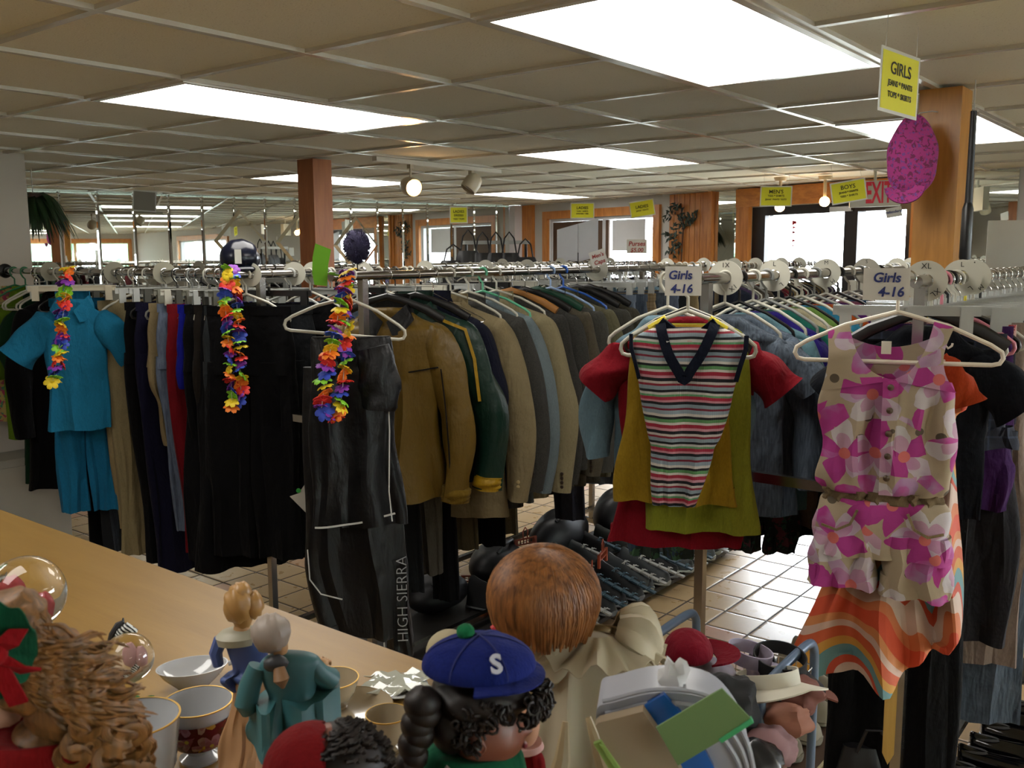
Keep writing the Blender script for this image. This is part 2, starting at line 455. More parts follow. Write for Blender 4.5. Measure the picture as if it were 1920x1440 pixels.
W1 = fwin('window_1', w1a, w1b, .85, wz1, .085, (-.05,))
W4 = fwin('window_4', w2a, w2b, .9, 2.02, .1, (0, ))
# door: black frame, two glass leaves
D1 = thing('door_1', None, None, FW0+FE*((dr0+dr1)/2)); struct(D1); D1.rotation_euler = (0, 0, math.atan2(FE.y, FE.x))
h = (dr1-dr0)/2; mid = fs(1592)-(dr0+dr1)/2; m = MB()
def dx(x): return fs(x)-(dr0+dr1)/2
zt = fz(1500, 401)
m.box((-h, -.12, zt), (h, -.01, dz1)); m.box((-h, -.12, 0), (-h+.07, -.01, zt)); m.box((dx(1432), -.12, 0), (h, -.01, zt)); m.box((dx(1605), -.12, 0), (dx(1580), -.01, zt))
m.box((-h+.07, -.11, .02), (dx(1605), -.02, .2)); m.box((dx(1580), -.11, .02), (dx(1432), -.02, .2))
m.build('frame', BLKFR, D1, False)
for q, (a, b) in enumerate(((-h+.07, dx(1605)), (dx(1580), dx(1432)))):
    l = MB().box((a, -.07, .2), (b, -.062, zt)).build('pane', GLASS, D1, False)
m = MB(); m.tube([(dx(1580)+.02, .0, .95), (dx(1580)+.02, .05, .97), (dx(1580)+.02, .05, 1.25), (dx(1580)+.02, 0, 1.27)], .012)
m.build('door_handle', CHROME, D1)
m = MB(); m.box((dx(1600)+.0, 0, 2.0), (dx(1560), .05, 2.04)); m.build('door_closer', CHROME_W, D1, False)
# pine trim of the far wall: header above the door, casing left of the door, plank panel, corner board
def fslab(name, s0, s1, z0, z1, d0, d1, mat):
    m = MB(); fbox(m, s0, s1, z0, z1, d0, d1); return m.build(name, mat, None, False)
struct(fslab('trim_2', fs(1712), fs(1386), fz(1500, 383), CZ, 0, .06, PINEH))
struct(fslab('trim_3', fs(1409), fs(1386), 0, fz(1500, 383), 0, .05, PINE))
struct(fslab('trim_4', fs(1735), fs(1712), 0, CZ, 0, .05, PINE))
struct(fslab('trim_5', fs(1003), fs(980), 0, CZ, 0, .05, PINEDK if 0 else PINE))
tw = MB(); a, b = fs(1325), fs(1257); nb = 7
for q in range(nb):
    tw.cur = 1 if q in (3, 4) else 0
    fbox(tw, a+(b-a)*q/nb+.003, a+(b-a)*(q+1)/nb-.003, 0, CZ, 0, .022)
tw.cur = 0; fbox(tw, fs(1333), a-.002, 0, CZ, 0, .04); fbox(tw, fs(1341), fs(1334), 0, CZ, 0, .06)
struct(tw.build('trim_6', [PINE, PINE], smooth=False))
# mirror strips let into the far wall
def fmirror(name, a, b, z0=0.02, z1=CZ):
    m = MB(); fbox(m, a, b, z0, z1, 0, .012); return struct(m.build(name, MIRROR, smooth=False))
fmirror('wall_mirror_strip', fs(1382), fs(1342)); fmirror('wall_mirror_strip', fs(1905), fs(1822))
# mirrored wall: bevelled panels, a low row and a short top row
zs = onp(300, 356, M0, MN).z; PW = .305
def bevel_panel(m, s0, s1, z0, z1, bv=.014, t=.007):
    o = M0; f = lambda s, z, d: o+ME*s-MN*d+Vector((0, 0, z))
    vs = [f(s0, z0, 0), f(s1, z0, 0), f(s1, z1, 0), f(s0, z1, 0), f(s0+bv, z0+bv, t), f(s1-bv, z0+bv, t), f(s1-bv, z1-bv, t), f(s0+bv, z1-bv, t)]
    m.add(vs, [(4, 5, 6, 7), (0, 1, 5, 4), (1, 2, 6, 5), (2, 3, 7, 6), (3, 0, 4, 7)])
mm = MB(); s = (Q-M0).dot(ME)+.01; s_end = (onp(955, 450, M0, MN)-M0).dot(ME)
while s < s_end-.02:
    e = min(s+PW, s_end); bevel_panel(mm, s+.001, e-.001, .02, zs-.001); bevel_panel(mm, s+.001, e-.001, zs+.001, CZ-.001); s += PW
struct(mm.build('wall_mirror_tiles', MIRROR, smooth=False))
# white column closing the mirror wall
c1 = MB(); sA = (K-M0).dot(ME)
c1.obox(M0+ME*(s_end+.004)-MN*.10, ME*(sA-s_end-.01), MN*.11, Vector((0, 0, CZ))); struct(c1.build('trim_7', plain('white_column_paint', 'd2d0d4', .8), smooth=False))
# bevelled diamond mirrors hung on the mirror wall
for k, (cx, cy, lab) in enumerate(((450, 452, 'large diamond-shaped wall mirror right above the dark shiny cap'), (562, 455, 'diamond-shaped wall mirror half hidden by the left wooden post'), (667, 460, 'diamond-shaped wall mirror behind the furry purple hat'))):
    p = onp(cx, cy, M0, MN)-MN*.012
    t = thing('diamond_mirror', lab, 'mirror', p, math.atan2(ME.y, ME.x), 'diamond mirrors on the mirror wall')
    hw, hh = .255, .30; m = MB(); iw, ih = hw-.035, hh-.042
    A = [(hw, 0), (0, hh), (-hw, 0), (0, -hh)]; B = [(iw, 0), (0, ih), (-iw, 0), (0, -ih)]
    vs = [(x, 0, z) for x, z in A]+[(x, -.016, z) for x, z in B]
    m.add([(x, .004, z) for x, z in A]+vs, [(4, 5, 9, 8), (5, 6, 10, 9), (6, 7, 11, 10), (7, 4, 8, 11), (0, 1, 5, 4), (1, 2, 6, 5), (2, 3, 7, 6), (3, 0, 4, 7)])
    bv = m.build('bevelled_edge', plain('bevel_glass', 'f0f4f2', .06, 1, .0), t, False)
    MB().add([(x, -.0162, z) for x, z in B]+[(x, -.012, z) for x, z in B], [(0, 1, 2, 3)[::-1], (4, 5, 6, 7)]).build('mirror_face', MIRROR, t, False)
# wooden posts
def post(x, y, m1, lab):
    o = thing('wooden_post', lab, 'post', (x+.07, y+.07, 0))
    b = MB().box((-.07, -.07, 0), (.07, .07, CZ)); b.build('shaft', m1, o, False)
    q = MB()
    for zz in (CZ-.03,): q.box((-.078, -.078, zz), (.078, .078, CZ-.002))
    return o
OAK = wood('golden_oak', 'b07a30', '94621f', 'z', 5, .35, False)
REDW = wood('red_brown_wood', 'a8693e', '8c5330', 'z', 5, .5, False)
post(3.55, .852, OAK, 'square golden oak post on the right with a pink hat hanging in front')
post(3.67, 4.37, REDW, 'square red-brown wooden post on the left, behind the lime tag')
# outside: pavement and hedge
og = MB(); og.box((-30, -40, -.3), (50, 40, -.15)); o = og.build('pavement', plain('outside_pavement', '8f9088', .9), smooth=False); struct(o); o.name = 'ground'
def leafy(name): return plain(name, '9fc3a6', .8, 0, .2, 4)
for k, (x, y, r, h) in enumerate(((-1.5, -15, 1.6, 3.2), (1.8, -16, 1.7, 3.4), (5, -17, 1.5, 3.0), (8.5, -14, 1.4, 3.1))):
    t = thing('tree', 'leafy green tree outside the back window, seen in the mirrors', 'tree', (x, y, -.15), 0, 'trees outside')
    m = MB(); m.tube([(0, 0, 0), (.05, 0, h*.5), (0, 0, h*.7)], [.16, .11, .07]); m.build('trunk', plain('bark', '4a3a2c', .9), t)
    m = MB()
    for q in range(26):
        a = R.uniform(0, 2*PI); rr = R.uniform(0, r*.75); m.ell((math.cos(a)*rr, math.sin(a)*rr, h*.7+R.uniform(-.7, 1.0)), (r*R.uniform(.28, .5),)*3, 9, 6, lambda d, q_: q_*(1+.25*math.sin(9*d.x+7*d.z)*math.cos(8*d.y)))
    m.build('crown', leafy('tree_leaves'), t)
# ------------------------------------------------------------------ racks, hangers, garments
RZ = 1.6
HANGM = {}
def rack(name_lab, x0, x1, ya, yb, over=(.03, .03), base=.12, mat=CHROME_W, bars=(1.04,)):
    cx, cy = (x0+x1)/2, (ya+yb)/2
    t = thing('clothes_rack', name_lab, 'clothes rack', (cx, cy, 0))
    for y in (ya, yb):
        MB().tube([(x0-over[0]-cx, y-cy, RZ), (x1+over[1]-cx, y-cy, RZ)], .0165, 16).build('rail', mat, t)
        for x in (x0, x1):
            MB().box((x-cx-.0135, y-cy-.0135, .03), (x-cx+.0135, y-cy+.0135, RZ-.012)).build('upright', mat, t, False)
    for x in (x0, x1):
        for z in bars: MB().box((x-cx-.009, -abs(ya-yb)/2+.0135, z-.014), (x-cx+.009, abs(ya-yb)/2-.0135, z+.014)).build('crossbar', mat, t, False)
        MB().box((x-cx-.016, -abs(ya-yb)/2-.08, .03), (x-cx+.016, abs(ya-yb)/2+.08, .06)).build('foot', mat, t, False)
        for y in (-abs(ya-yb)/2-.06, abs(ya-yb)/2+.06):
            MB().lathe([(.002, 0), (.018, .004), (.02, .02), (.012, .03)], (x-cx, y, 0), 12).build('caster', DARK_P, t)
    for y in (ya, yb):
        MB().box((x0-cx, y-cy-.013, base-.012), (x1-cx, y-cy+.013, base+.012)).build('base_rail', mat, t, False)
    return t
def hook_pts(r=.0205, neck=-.075, a0=-35, a1=180):
    pts = [(r*math.cos(math.radians(a)), 0, r*math.sin(math.radians(a))) for a in range(a0, a1+1, 18)]
    pts = pts+[(-r, 0, -.012), (-r*.55, 0, -.03), (0, 0, -.042), (0, 0, neck)]
    return pts
def hang_frame(m, kind, w):
    h = w/2
    if kind == 'tube':
        p = [(0, 0, -.075), (h*.5, 0, -.108), (h*.88, 0, -.148), (h*.985, 0, -.164), (h, 0, -.178), (h*.97, 0, -.19), (h*.9, 0, -.194), (0, 0, -.194)]
        q = p+[(-x, y, z) for x, y, z in reversed(p[:-1])]
        m.tube(q, .0052, 8, False)
    elif kind == 'wire':
        p = [(0, 0, -.075), (h*.9, 0, -.165), (h, 0, -.178), (h*.95, 0, -.186), (0, 0, -.186)]
        m.tube(p+[(-x, y, z) for x, y, z in reversed(p[:-1])], .0018, 6, False)
    elif kind == 'suit':
        p = [(-h, 0, -.165), (-h*.7, 0, -.128), (-h*.3, 0, -.095), (0, 0, -.078), (h*.3, 0, -.095), (h*.7, 0, -.128), (h, 0, -.165)]
        m.tube(p, [.012, .012, .009, .009, .009, .012, .012], 8, True, 1.4)
    elif kind == 'clip':
        m.box((-h, -.004, -.088), (h, .004, -.066)); m.box((-h, -.007, -.069), (h, .007, -.064)); m.tube([(0, 0, -.05), (0, 0, -.075)], .006, 8)
def clip_mesh(m, x, z=-.078):
    m.box((x-.014, -.009, z-.052), (x+.014, -.005, z+.012)); m.box((x-.014, .005, z-.052), (x+.014, .009, z+.012)); m.box((x-.014, -.005, z-.006), (x+.014, .005, z+.006))
def hanger(loc, rz, kind='tube', mat=None, w=.42, label='', group=None, tilt=0, hookmat=None, key=None, detailed=True):
    """hook loops round the rail at loc"""
    mat = mat or WHITE_P; k = (kind, mat.name, w, detailed)
    hm = hookmat or (mat if kind == 'tube' else CHROME)
    if k not in HANGM:
        a = MB().tube(hook_pts(), .0042 if kind in ('tube',) else .002, 7).build('hook', hm)
        b = MB(); hang_frame(b, kind, w); b = b.build('crossbar' if kind == 'clip' else 'shoulder_frame', mat)
        c = None
        if kind == 'clip':
            c = MB(); clip_mesh(c, 0); c = c.build('clip', mat)
        HANGM[k] = (a.data, b.data, c.data if c else None)
        for o in (a, b, c):
            if o: bpy.data.objects.remove(o)
    A, B, Cc = HANGM[k]
    t = thing('hanger', label, 'hanger', loc, rz, group); t.rotation_euler.y = tilt
    def ch(n, d, x=0):
        o = bpy.data.objects.new(n, d); COL.objects.link(o); o.parent = t; o.location.x = x
    ch('hook', A); ch('crossbar' if kind == 'clip' else 'shoulder_frame', B)
    if Cc: ch('clip', Cc, -w/2+.03); ch('clip', Cc, w/2-.03)
    return t
# rows: (z, cx, half width, half thickness, fold amplitude)
def loftgar(m, rows, seed=0, n=44, sub=5, kf=(5, 9), sq=.75, yoff=None, hem=True, asym=0):
    rr = random.Random(seed); ph = [rr.uniform(0, 6.28) for _ in range(8)]
    Rw = catmull(rows, sub); rings = []; z0 = rows[0][0]; z1 = rows[-1][0]
    for (z, cx, hw, ht, fo) in Rw:
        fo *= 1.5; hw = max(hw, .003); ht = max(ht, .002); ring = []; tt = (z-z0)/(z1-z0+1e-9)
        for k in range(n):
            a = 2*PI*k/n; ca, sa = math.cos(a), math.sin(a)
            x = hw*(1 if ca > 0 else -1)*abs(ca)**.9; y = ht*(1 if sa > 0 else -1)*abs(sa)**sq
            u = ca
            f = fo*(math.sin(u*kf[0]+ph[0]+tt*1.3)+.6*math.sin(u*kf[1]+ph[1]-tt*2.1+(1.7 if sa > 0 else 0))+.35*math.sin(u*17+ph[2]+tt*3))
            y += f*(.35+.65*abs(sa)**.5)
            x += fo*.5*math.sin(tt*9+ph[3]+a*2)
            ring.append((cx+x, y+(yoff(tt) if yoff else 0), z+(fo*.25*math.sin(u*6+ph[4]) if tt > .97 else 0)))
        rings.append(ring)
    if hem:
        last = rings[-1]; cx = Rw[-1][1]
        rings.append([((x-cx)*.965+cx, y*.9, z+.004) for x, y, z in last]); rings.append([((x-cx)*.95+cx, y*.8, z+.05) for x, y, z in last])
    m.loft(rings); return m
def limb(m, pts, seed=0, n=20, sub=5, fold=.004, k=3):
    """pts: (x, y, z, rw, rt) ; cross-section across the path in the XZ plane"""
    rr = random.Random(seed); ph = [rr.uniform(0, 6.28) for _ in range(6)]
    S = catmull(pts, sub); rings = []; fold *= 1.4
    for i, (x, y, z, rw, rt) in enumerate(S):
        a = S[max(i-1, 0)]; b = S[min(i+1, len(S)-1)]; dx_, dz_ = b[0]-a[0], b[2]-a[2]; l = math.hypot(dx_, dz_) or 1
        nx, nz = -dz_/l, dx_/l
        t = i/len(S); ring = []
        for q in range(n):
            an = 2*PI*q/n
            w = rw*math.cos(an)+fold*math.sin(k*an+ph[0]+t*7)+fold*.7*math.sin(t*19+ph[1]+an)
            d = rt*math.sin(an)+fold*math.sin(an*2+ph[2]+t*11)
            ring.append((x+nx*w, y+d, z+nz*w))
        rings.append(ring)
    L = rings[-1]; c = [sum(p[i] for p in L)/n for i in range(3)]; P2 = rings[-2]; c2 = [sum(p[i] for p in P2)/n for i in range(3)]
    rings.append([tuple(c[i]+(p[i]-c[i])*.9+(c2[i]-c[i])*.2 for i in range(3)) for p in L]); rings.append([tuple(c[i]+(p[i]-c[i])*.8+(c2[i]-c[i])*1.5 for i in range(3)) for p in L])
    m.loft(rings); return m
def strip(m, pts, wd, t=.002, nrm=(0, -1, 0)):
    """thin ribbon following pts, width wd, lying against the cloth"""
    pts = [Vector(p) for p in pts]; nrm = Vector(nrm); g = []
    for i, p in enumerate(pts):
        d = (pts[min(i+1, len(pts)-1)]-pts[max(i-1, 0)]).normalized(); s_ = d.cross(nrm).normalized()*wd/2
        g.append([p-s_, p+s_])
    m.sheet(g, t, nrm); return m
def button(m, p, r=.009, t=.003):
    m.lathe([(r*.3, -t), (r, -t*.6), (r, 0)], p, 10, 'y'); return m
_GC = {}
def jacket(loc, rz, mat, label, L=.74, hw=.225, ht=.05, slen=.56, kind='suit', group=None, seed=1, sw=.062, sbulge=.05, extras=None, collar=None, cat='jacket', name='suit_jacket', btn=None, tilt=0, top=-.115, swing=0, cuff=None, neck=.07, fold=.006):
    """hanging jacket or shirt; origin at the rail, front towards local -y"""
    t = thing(name, label, cat, loc, rz, group); t.rotation_euler.y = tilt
    m = MB()
    rows = [(top, 0, neck*.75, .028, 0), (top-.012, 0, neck, .038, 0), (top-.04, 0, hw*.62, .036, .0005), (top-.065, 0, hw*.9, .04, .001), (top-.10, 0, hw, ht, .002),
            (top-.25, 0, hw*.98, ht*1.05, fold*.6), (top-L*.6, 0, hw*.93, ht, fold), (top-L*.85, swing*.5, hw*.97, ht*1.05, fold*1.2), (top-L, swing, hw, ht*1.05, fold*1.5)]
    loftgar(m, rows, seed); m.build('body', mat, t)
    for sgn in (-1, 1):
        sl = MB(); x0 = sgn*(hw-.015); short = slen < .3
        sp = [(x0-sgn*.045, 0, top-.070, .012, .02), (x0-sgn*.03, 0, top-.088, sw*.72, .036), (x0-sgn*.005, 0, top-.115, sw*.98, .042), (x0+sgn*slen*.34, -.006, top-.10-slen*.42, sw*1.04, .042), (x0+sgn*slen*.62, -.012, top-.09-slen*.80, sw*1.1, .04)]
        limb(sl, sp if short else [(x0-sgn*.045, 0, top-.070, .012, .02), (x0-sgn*.03, 0, top-.092, sw*.72, .042), (x0-sgn*.008, 0, top-.135, sw*.92, .05), (x0+sgn*sbulge*.5, -.004, top-.10-slen*.3, sw, .052), (x0+sgn*sbulge*.95, -.01, top-.10-slen*.5, sw*.92, .05),
                  (x0+sgn*sbulge, -.02, top-.10-slen*.75, sw*.85, .046), (x0+sgn*sbulge*.85, -.035, top-.10-slen, sw*.72, .04)], seed+sgn+5, fold=fold*.6)
        s_o = sl.build('sleeve', mat, t)
        if btn:
            b = MB()
            for q in range(4): button(b, (x0+sgn*(sbulge*.8-.01+.028), -.035-.034, top-.10-slen+.025+q*.019), .0075)
            b.build('cuff_buttons', btn, s_o)
        if cuff:
            c_ = MB(); limb(c_, [(x0+sgn*sbulge*.9, -.033, top-.10-slen+.05, sw*.8, .046), (x0+sgn*sbulge*.85, -.036, top-.10-slen+.02, sw*.82, .047), (x0+sgn*sbulge*.83, -.037, top-.10-slen-.004, sw*.7, .04)], seed, fold=.002); c_.build('cuff', cuff, s_o)
    if kind == 'suit':
        lp = MB()
        for sgn in (-1, 1):
            y = -.047
            g = [[(sgn*.055, -.012, top+.012), (sgn*.10, -.02, top-.02)], [(sgn*.05, y+.006, top-.04), (sgn*.125, y+.012, top-.07)], [(sgn*.04, y-.008, top-.10), (sgn*.12, y-.012, top-.12)], [(sgn*.02, y-.014, top-.2), (sgn*.075, y-.016, top-.21)], [(sgn*.002, y-.014, top-.33), (sgn*.006, y-.014, top-.335)]]
            lp.sheet(g if sgn < 0 else [list(reversed(r)) for r in g], .004)
        g = [[(neck*1.05*math.sin(a), .045*math.cos(a)-.005, top+h_) for a in [q*PI/8-PI/2 for q in range(9)]] for h_ in (-.02, .0, .03, .035)]
        lp.sheet(g, .004)
        lp.build('lapel', collar or mat, t)
        if btn:
            b = MB(); [button(b, (.008, -.066, top-.36-.11*q), .01) for q in range(2)]; b.build('front_buttons', btn, t)
    if kind in ('shirt', 'zip'):
        lp = MB(); hh = .035 if kind == 'shirt' else .05
        for sgn in (-1, 1):
            g = [[(sgn*neck*.95, .02, top+.02), (sgn*(neck+.01), .02, top-.02)], [(sgn*neck*.85, -.02, top+.01), (sgn*(neck+.02), -.034, top-.045)], [(sgn*neck*.35, -.042, top-.03), (sgn*neck*.75, -.055, top-.095)], [(sgn*.006, -.05, top-.05), (sgn*.03, -.06, top-.10)]]
            lp.sheet(g if sgn < 0 else [list(reversed(r)) for r in g], .004)
        g = [[(neck*1.0*math.sin(a), .04*math.cos(a), top+h_) for a in [q*PI/8-PI/2 for q in range(9)]] for h_ in (-.02, .0, hh)]
        lp.sheet(g, .004); lp.build('collar', collar or mat, t)
    if extras: extras(t, top, hw)
    return t
def pants(loc, rz, mat, label, L=1.0, hw=.19, top=-.125, group=None, seed=1, folded=False, name='trousers', cat='trousers', legw=.10, spread=.0, tilt=0, band=None, cropped=0, ht=.022):
    t = thing(name, label, cat, loc, rz, group); t.rotation_euler.y = tilt
    m = MB(); rise = min(.27, L*.6)
    if folded:
        loftgar(m, [(top, 0, hw*.52, .016, .001), (top-.04, 0, hw*.56, .022, .002), (top-.3, -.01, hw*.62, .03, .004), (top-L*.6, 0, hw*.55, .028, .005), (top-L, .015, hw*.5, .024, .006)], seed, 36)
        m.build('legs', mat, t)
    else:
        loftgar(m, [(top, 0, hw, ht*.7, .0015), (top-.035, 0, hw*1.0, ht*.9, .002), (top-.12, 0, hw*1.06, ht*1.3, .004), (top-rise, 0, hw*1.1, ht*1.5, .006)], seed, 44, hem=False)
        m.build('hips', mat, t)
        for sgn in (-1, 1):
            l = MB(); c = sgn*hw*.55
            loftgar(l, [(top-rise+.05, c, hw*.54, ht*1.3, .003), (top-rise-.08, c*1.02, hw*.55, ht*1.35, .006), (top-rise-(L-rise)*.5, c*(1+spread*.5), legw, ht*1.3, .008), (top-L, c*(1+spread), legw*.95, ht*1.15, .009)], seed+3+sgn, 30, kf=(3, 6))
            l.build('leg', mat, t)
    b = MB(); hwb = (hw if not folded else hw*.52)
    g = []
    for z in (top+.002, top-.034):
        g.append([((hwb+.003)*math.cos(a), (.018 if folded else ht*.75+.004)*math.sin(a), z) for a in [2*PI*q/28 for q in range(29)]])
    b.sheet(g, .003); b.build('waistband', band or mat, t)
    return t
def disc(loc, rz, label, txt=None, mat=WHITE_P, r=.048, group='round size markers on the rails'):
    t = thing('size_marker', label, 'size marker', loc, rz, group)
    MB().lathe([(.0185, -.0012), (r, -.0012), (r, .0012), (.0185, .0012), (.0185, -.0012)], (0, 0, 0), 28, 'y', False).build('ring', mat, t, True, 30)
    if txt:
        for q, an in ((0, 90), (1, -50)):
            a = math.radians(an); rr = r*.72
            text_obj('size_letters', txt, .02, DARK_P, t, (rr*math.cos(a), -.0016, rr*math.sin(a)), (PI/2, math.radians(90-an)*1.0, 0), ay='CENTER', ext=.0003)
    return t
# ------------------------------------------------------------------ the racks themselves
rack('chrome double-rail clothes rack of suits and jackets in the middle of the shop', 2.35, 4.75, 3.14, 2.545, (.15, .03))
rack('chrome double-rail clothes rack at right, girls clothes hung on its near end', 2.5, 4.35, 1.26, .67, (.05, .03))
rack('chrome clothes rack standing beyond the suit rack, full of white hangers', 5.0, 6.5, 2.95, 2.45)
rack('chrome clothes rack farthest right, in front of the glass door', 4.75, 6.1, 1.45, .9)
rack('chrome clothes rack along the mirrored wall, left part', 2.95, 4.6, 5.4, 4.85)
rack('chrome clothes rack along the mirrored wall, right part', 5.0, 7.3, 4.75, 4.2)
# wall-mounted rail of trousers at left
t = thing('wall_rail', 'chrome clothes rail ending in a black wall flange at far left', 'clothes rail', (2.38, 4.3, RZ))
MB().tube([(0, 1.125, 0), (0, -1.11, 0)], .0155, 16).build('rail', CHROME, t)
MB().lathe([(.006, 1.149), (.04, 1.149), (.038, 1.14), (.022, 1.133), (.02, 1.118)], (0, 0, 0), 20, 'y').build('wall_flange', DARK_P, t)
# ------------------------------------------------------------------ patterned cloth
def base_cloth(t, col, rough=.9, b=.3, sc_=14):
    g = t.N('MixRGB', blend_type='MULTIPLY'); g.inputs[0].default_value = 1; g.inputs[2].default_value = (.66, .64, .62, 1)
    if hasattr(col, 'node'): t.L(col, g.inputs[1])
    else: g.inputs[1].default_value = (*lin(col), 1)
    col = g.outputs[0]; t.color(col); t.set(Roughness=rough); n = t.noise(t.coord(), sc_, 3); f = t.noise(t.coord(), 500, 1)
    t.bump(t.math('ADD', n.outputs['Fac'], t.math('MULTIPLY', f.outputs['Fac'], .05)), b, .012); return t.m
def stripes_mat():
    t = NT('striped_knit'); c = t.N('TexCoord'); x, y, z = t.sep(c.outputs['Object'])
    wob = t.noise(c.outputs['Object'], 9, 1)
    zz = t.math('ADD', z, t.math('MULTIPLY', wob.outputs['Fac'], .012))
    f = t.math('FRACT', t.math('MULTIPLY', zz, 7.4))
    st = [(0, '8fa3ae'), (.07, '8e1f34'), (.11, 'cfc9c4'), (.16, '14161f'), (.22, 'cf9aa6'), (.27, 'a5203c'), (.34, 'd8d4cf'), (.39, '5f9a62'), (.45, '14161f'), (.50, 'd9d4ce'), (.55, '93a7b4'), (.62, '7d2036'), (.66, '8aa0ac'), (.72, '14161f'), (.77, 'c98d99'), (.81, 'aa2340'), (.87, '60a070'), (.91, 'cfd0cc'), (.95, '14161f')]
    col = t.ramp(f, st, 'CONSTANT')
    base_cloth(t, col)
    rib = t.N('TexWave'); rib.inputs['Scale'].default_value = 60; rib.bands_direction = 'X'; t.L(t.coord(), rib.inputs['Vector'])
    t.bump(rib.outputs['Fac'], .25, .002); return t.m
def floral_mat(name, base, petals, eye, leaf, scale, r0=.42, thr2=.16, rot=0):
    """big painted flowers: voronoi cell centres carry five-petalled shapes"""
    t = NT(name); v = t.coord(scale=(scale, 0, scale), rot=(0, rot, 0)); nz = t.noise(v, 3, 2)
    vo = t.N('TexVoronoi'); vo.inputs['Scale'].default_value = 1; vo.inputs['Randomness'].default_value = .8; t.L(v, vo.inputs['Vector'])
    d = t.N('VectorMath', operation='SUBTRACT'); t.L(v, d.inputs[0]); t.L(vo.outputs['Position'], d.inputs[1])
    dx_, dy_, dz_ = t.sep(d.outputs[0]); r = t.math('SQRT', t.math('ADD', t.math('MULTIPLY', dx_, dx_), t.math('MULTIPLY', dz_, dz_)))
    cx_, cy_, cz_ = t.sep(vo.outputs['Color'])
    a = t.math('ARCTAN2', dz_, dx_)
    lob = t.math('ABSOLUTE', t.math('COSINE', t.math('ADD', t.math('MULTIPLY', a, 2.5), t.math('MULTIPLY', cx_, 6))))
    R_ = t.math('MULTIPLY_ADD', lob, r0*.55, r0*.5)
    q = t.math('DIVIDE', t.math('ADD', r, t.math('MULTIPLY_ADD', nz.outputs['Fac'], .34, -.17)), R_)
    pid = t.math('FLOOR', t.math('MULTIPLY', t.math('ADD', t.math('ADD', a, 3.15), t.math('MULTIPLY', cx_, 2.4)), .796))
    wv_ = t.N('CombineXYZ'); t.L(pid, wv_.inputs[0]); t.L(cx_, wv_.inputs[1]); t.L(cy_, wv_.inputs[2]); wn2 = t.N('TexWhiteNoise'); t.L(wv_.outputs[0], wn2.inputs['Vector'])
    pc = t.ramp(t.math('ADD', wn2.outputs['Value'], t.math('MULTIPLY_ADD', nz.outputs['Fac'], .3, -.15)), petals, 'LINEAR')
    v2 = t.N('TexVoronoi'); v2.inputs['Scale'].default_value = 2.3; t.L(v, v2.inputs['Vector'])
    c = t.mix(t.math('LESS_THAN', v2.outputs['Distance'], thr2), base, leaf)
    c = t.mix(t.math('LESS_THAN', q, 1.0), c, pc)
    c = t.mix(t.math('LESS_THAN', q, .62), c, t.mix(.45, pc, petals[1][1]))
    c = t.mix(t.math('LESS_THAN', r, r0*.17), c, eye)
    return base_cloth(t, c, .85, .35, 10)
def swirl_mat():
    t = NT('swirl_chiffon'); v = t.coord(); n = t.noise(v, 2.6, 1, .4); x, y, z = t.sep(v)
    f = t.math('FRACT', t.math('ADD', t.math('MULTIPLY', n.outputs['Fac'], 3.0), t.math('ADD', t.math('MULTIPLY', z, 2.4), t.math('MULTIPLY', x, 1.9))))
    col = t.ramp(f, [(0, 'd8502a'), (.2, 'd67b48'), (.32, 'd9c0b0'), (.46, 'c94a26'), (.52, '6a9aa0'), (.62, 'd39a3a'), (.70, 'cf5a2c'), (.82, 'd8b8a8'), (.9, 'd88a50')], 'CONSTANT')
    return base_cloth(t, col, .7, .4, 9)
def plaid_mat(name, base, l1, l2, s):
    t = NT(name); c = t.N('TexCoord'); x, y, z = t.sep(c.outputs['Object'])
    fx = t.math('FRACT', t.math('MULTIPLY', x, s)); fz_ = t.math('FRACT', t.math('MULTIPLY', z, s))
    a = t.math('LESS_THAN', fx, .12); b = t.math('LESS_THAN', fz_, .12); a2 = t.math('LESS_THAN', t.math('ABSOLUTE', t.math('SUBTRACT', fx, .55)), .1); b2 = t.math('LESS_THAN', t.math('ABSOLUTE', t.math('SUBTRACT', fz_, .55)), .1)
    col = t.mix(t.math('MULTIPLY', t.math('ADD', a2, b2), .4), base, l2)
    col = t.mix(t.math('MULTIPLY', t.math('ADD', a, b), .45), col, l1)
    return base_cloth(t, col)
def speckle_mat(name, base, a, b, scale):
    t = NT(name); v = t.coord(); n = t.noise(v, scale, 3, .6); n2 = t.noise(t.coord(loc=(3, 1, 5)), scale*1.3, 3, .5)
    c = t.mix(t.math('GREATER_THAN', n.outputs['Fac'], .56), base, a); c = t.mix(t.math('GREATER_THAN', n2.outputs['Fac'], .6), c, b)
    return base_cloth(t, c)
STRIPE = stripes_mat()
ROMPER = floral_mat('floral_canvas', 'b3a389', [(.1, 'a82a84'), (.42, 'b83692'), (.52, 'b68ab8'), (.75, 'cfc8cc')], 'd8706a', '5c5242', 7.2, .56, .2)
TROPIC = speckle_mat('tropical_print', 'c7b36a', 'b8456a', '4f9a7a', 26)
SWIRL = swirl_mat()
PLAIDN = plaid_mat('navy_plaid', '14182a', '3a4a66', '20283c', 22)
PLAIDB = plaid_mat('beige_plaid', 'a08e6c', '5c4630', '8a7656', 30)
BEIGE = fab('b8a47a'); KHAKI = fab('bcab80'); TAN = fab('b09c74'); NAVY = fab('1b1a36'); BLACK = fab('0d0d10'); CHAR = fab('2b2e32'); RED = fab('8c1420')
AQUA = fab('2a93c0'); JEANS = fab('5b6784', 'denim'); DJEANS = fab('1f2a3c', 'denim'); ROYAL = fab('1c22a6'); CREAM = fab('c9bf9c'); LIME = fab('86b02c'); DGREY = fab('3a3f42')
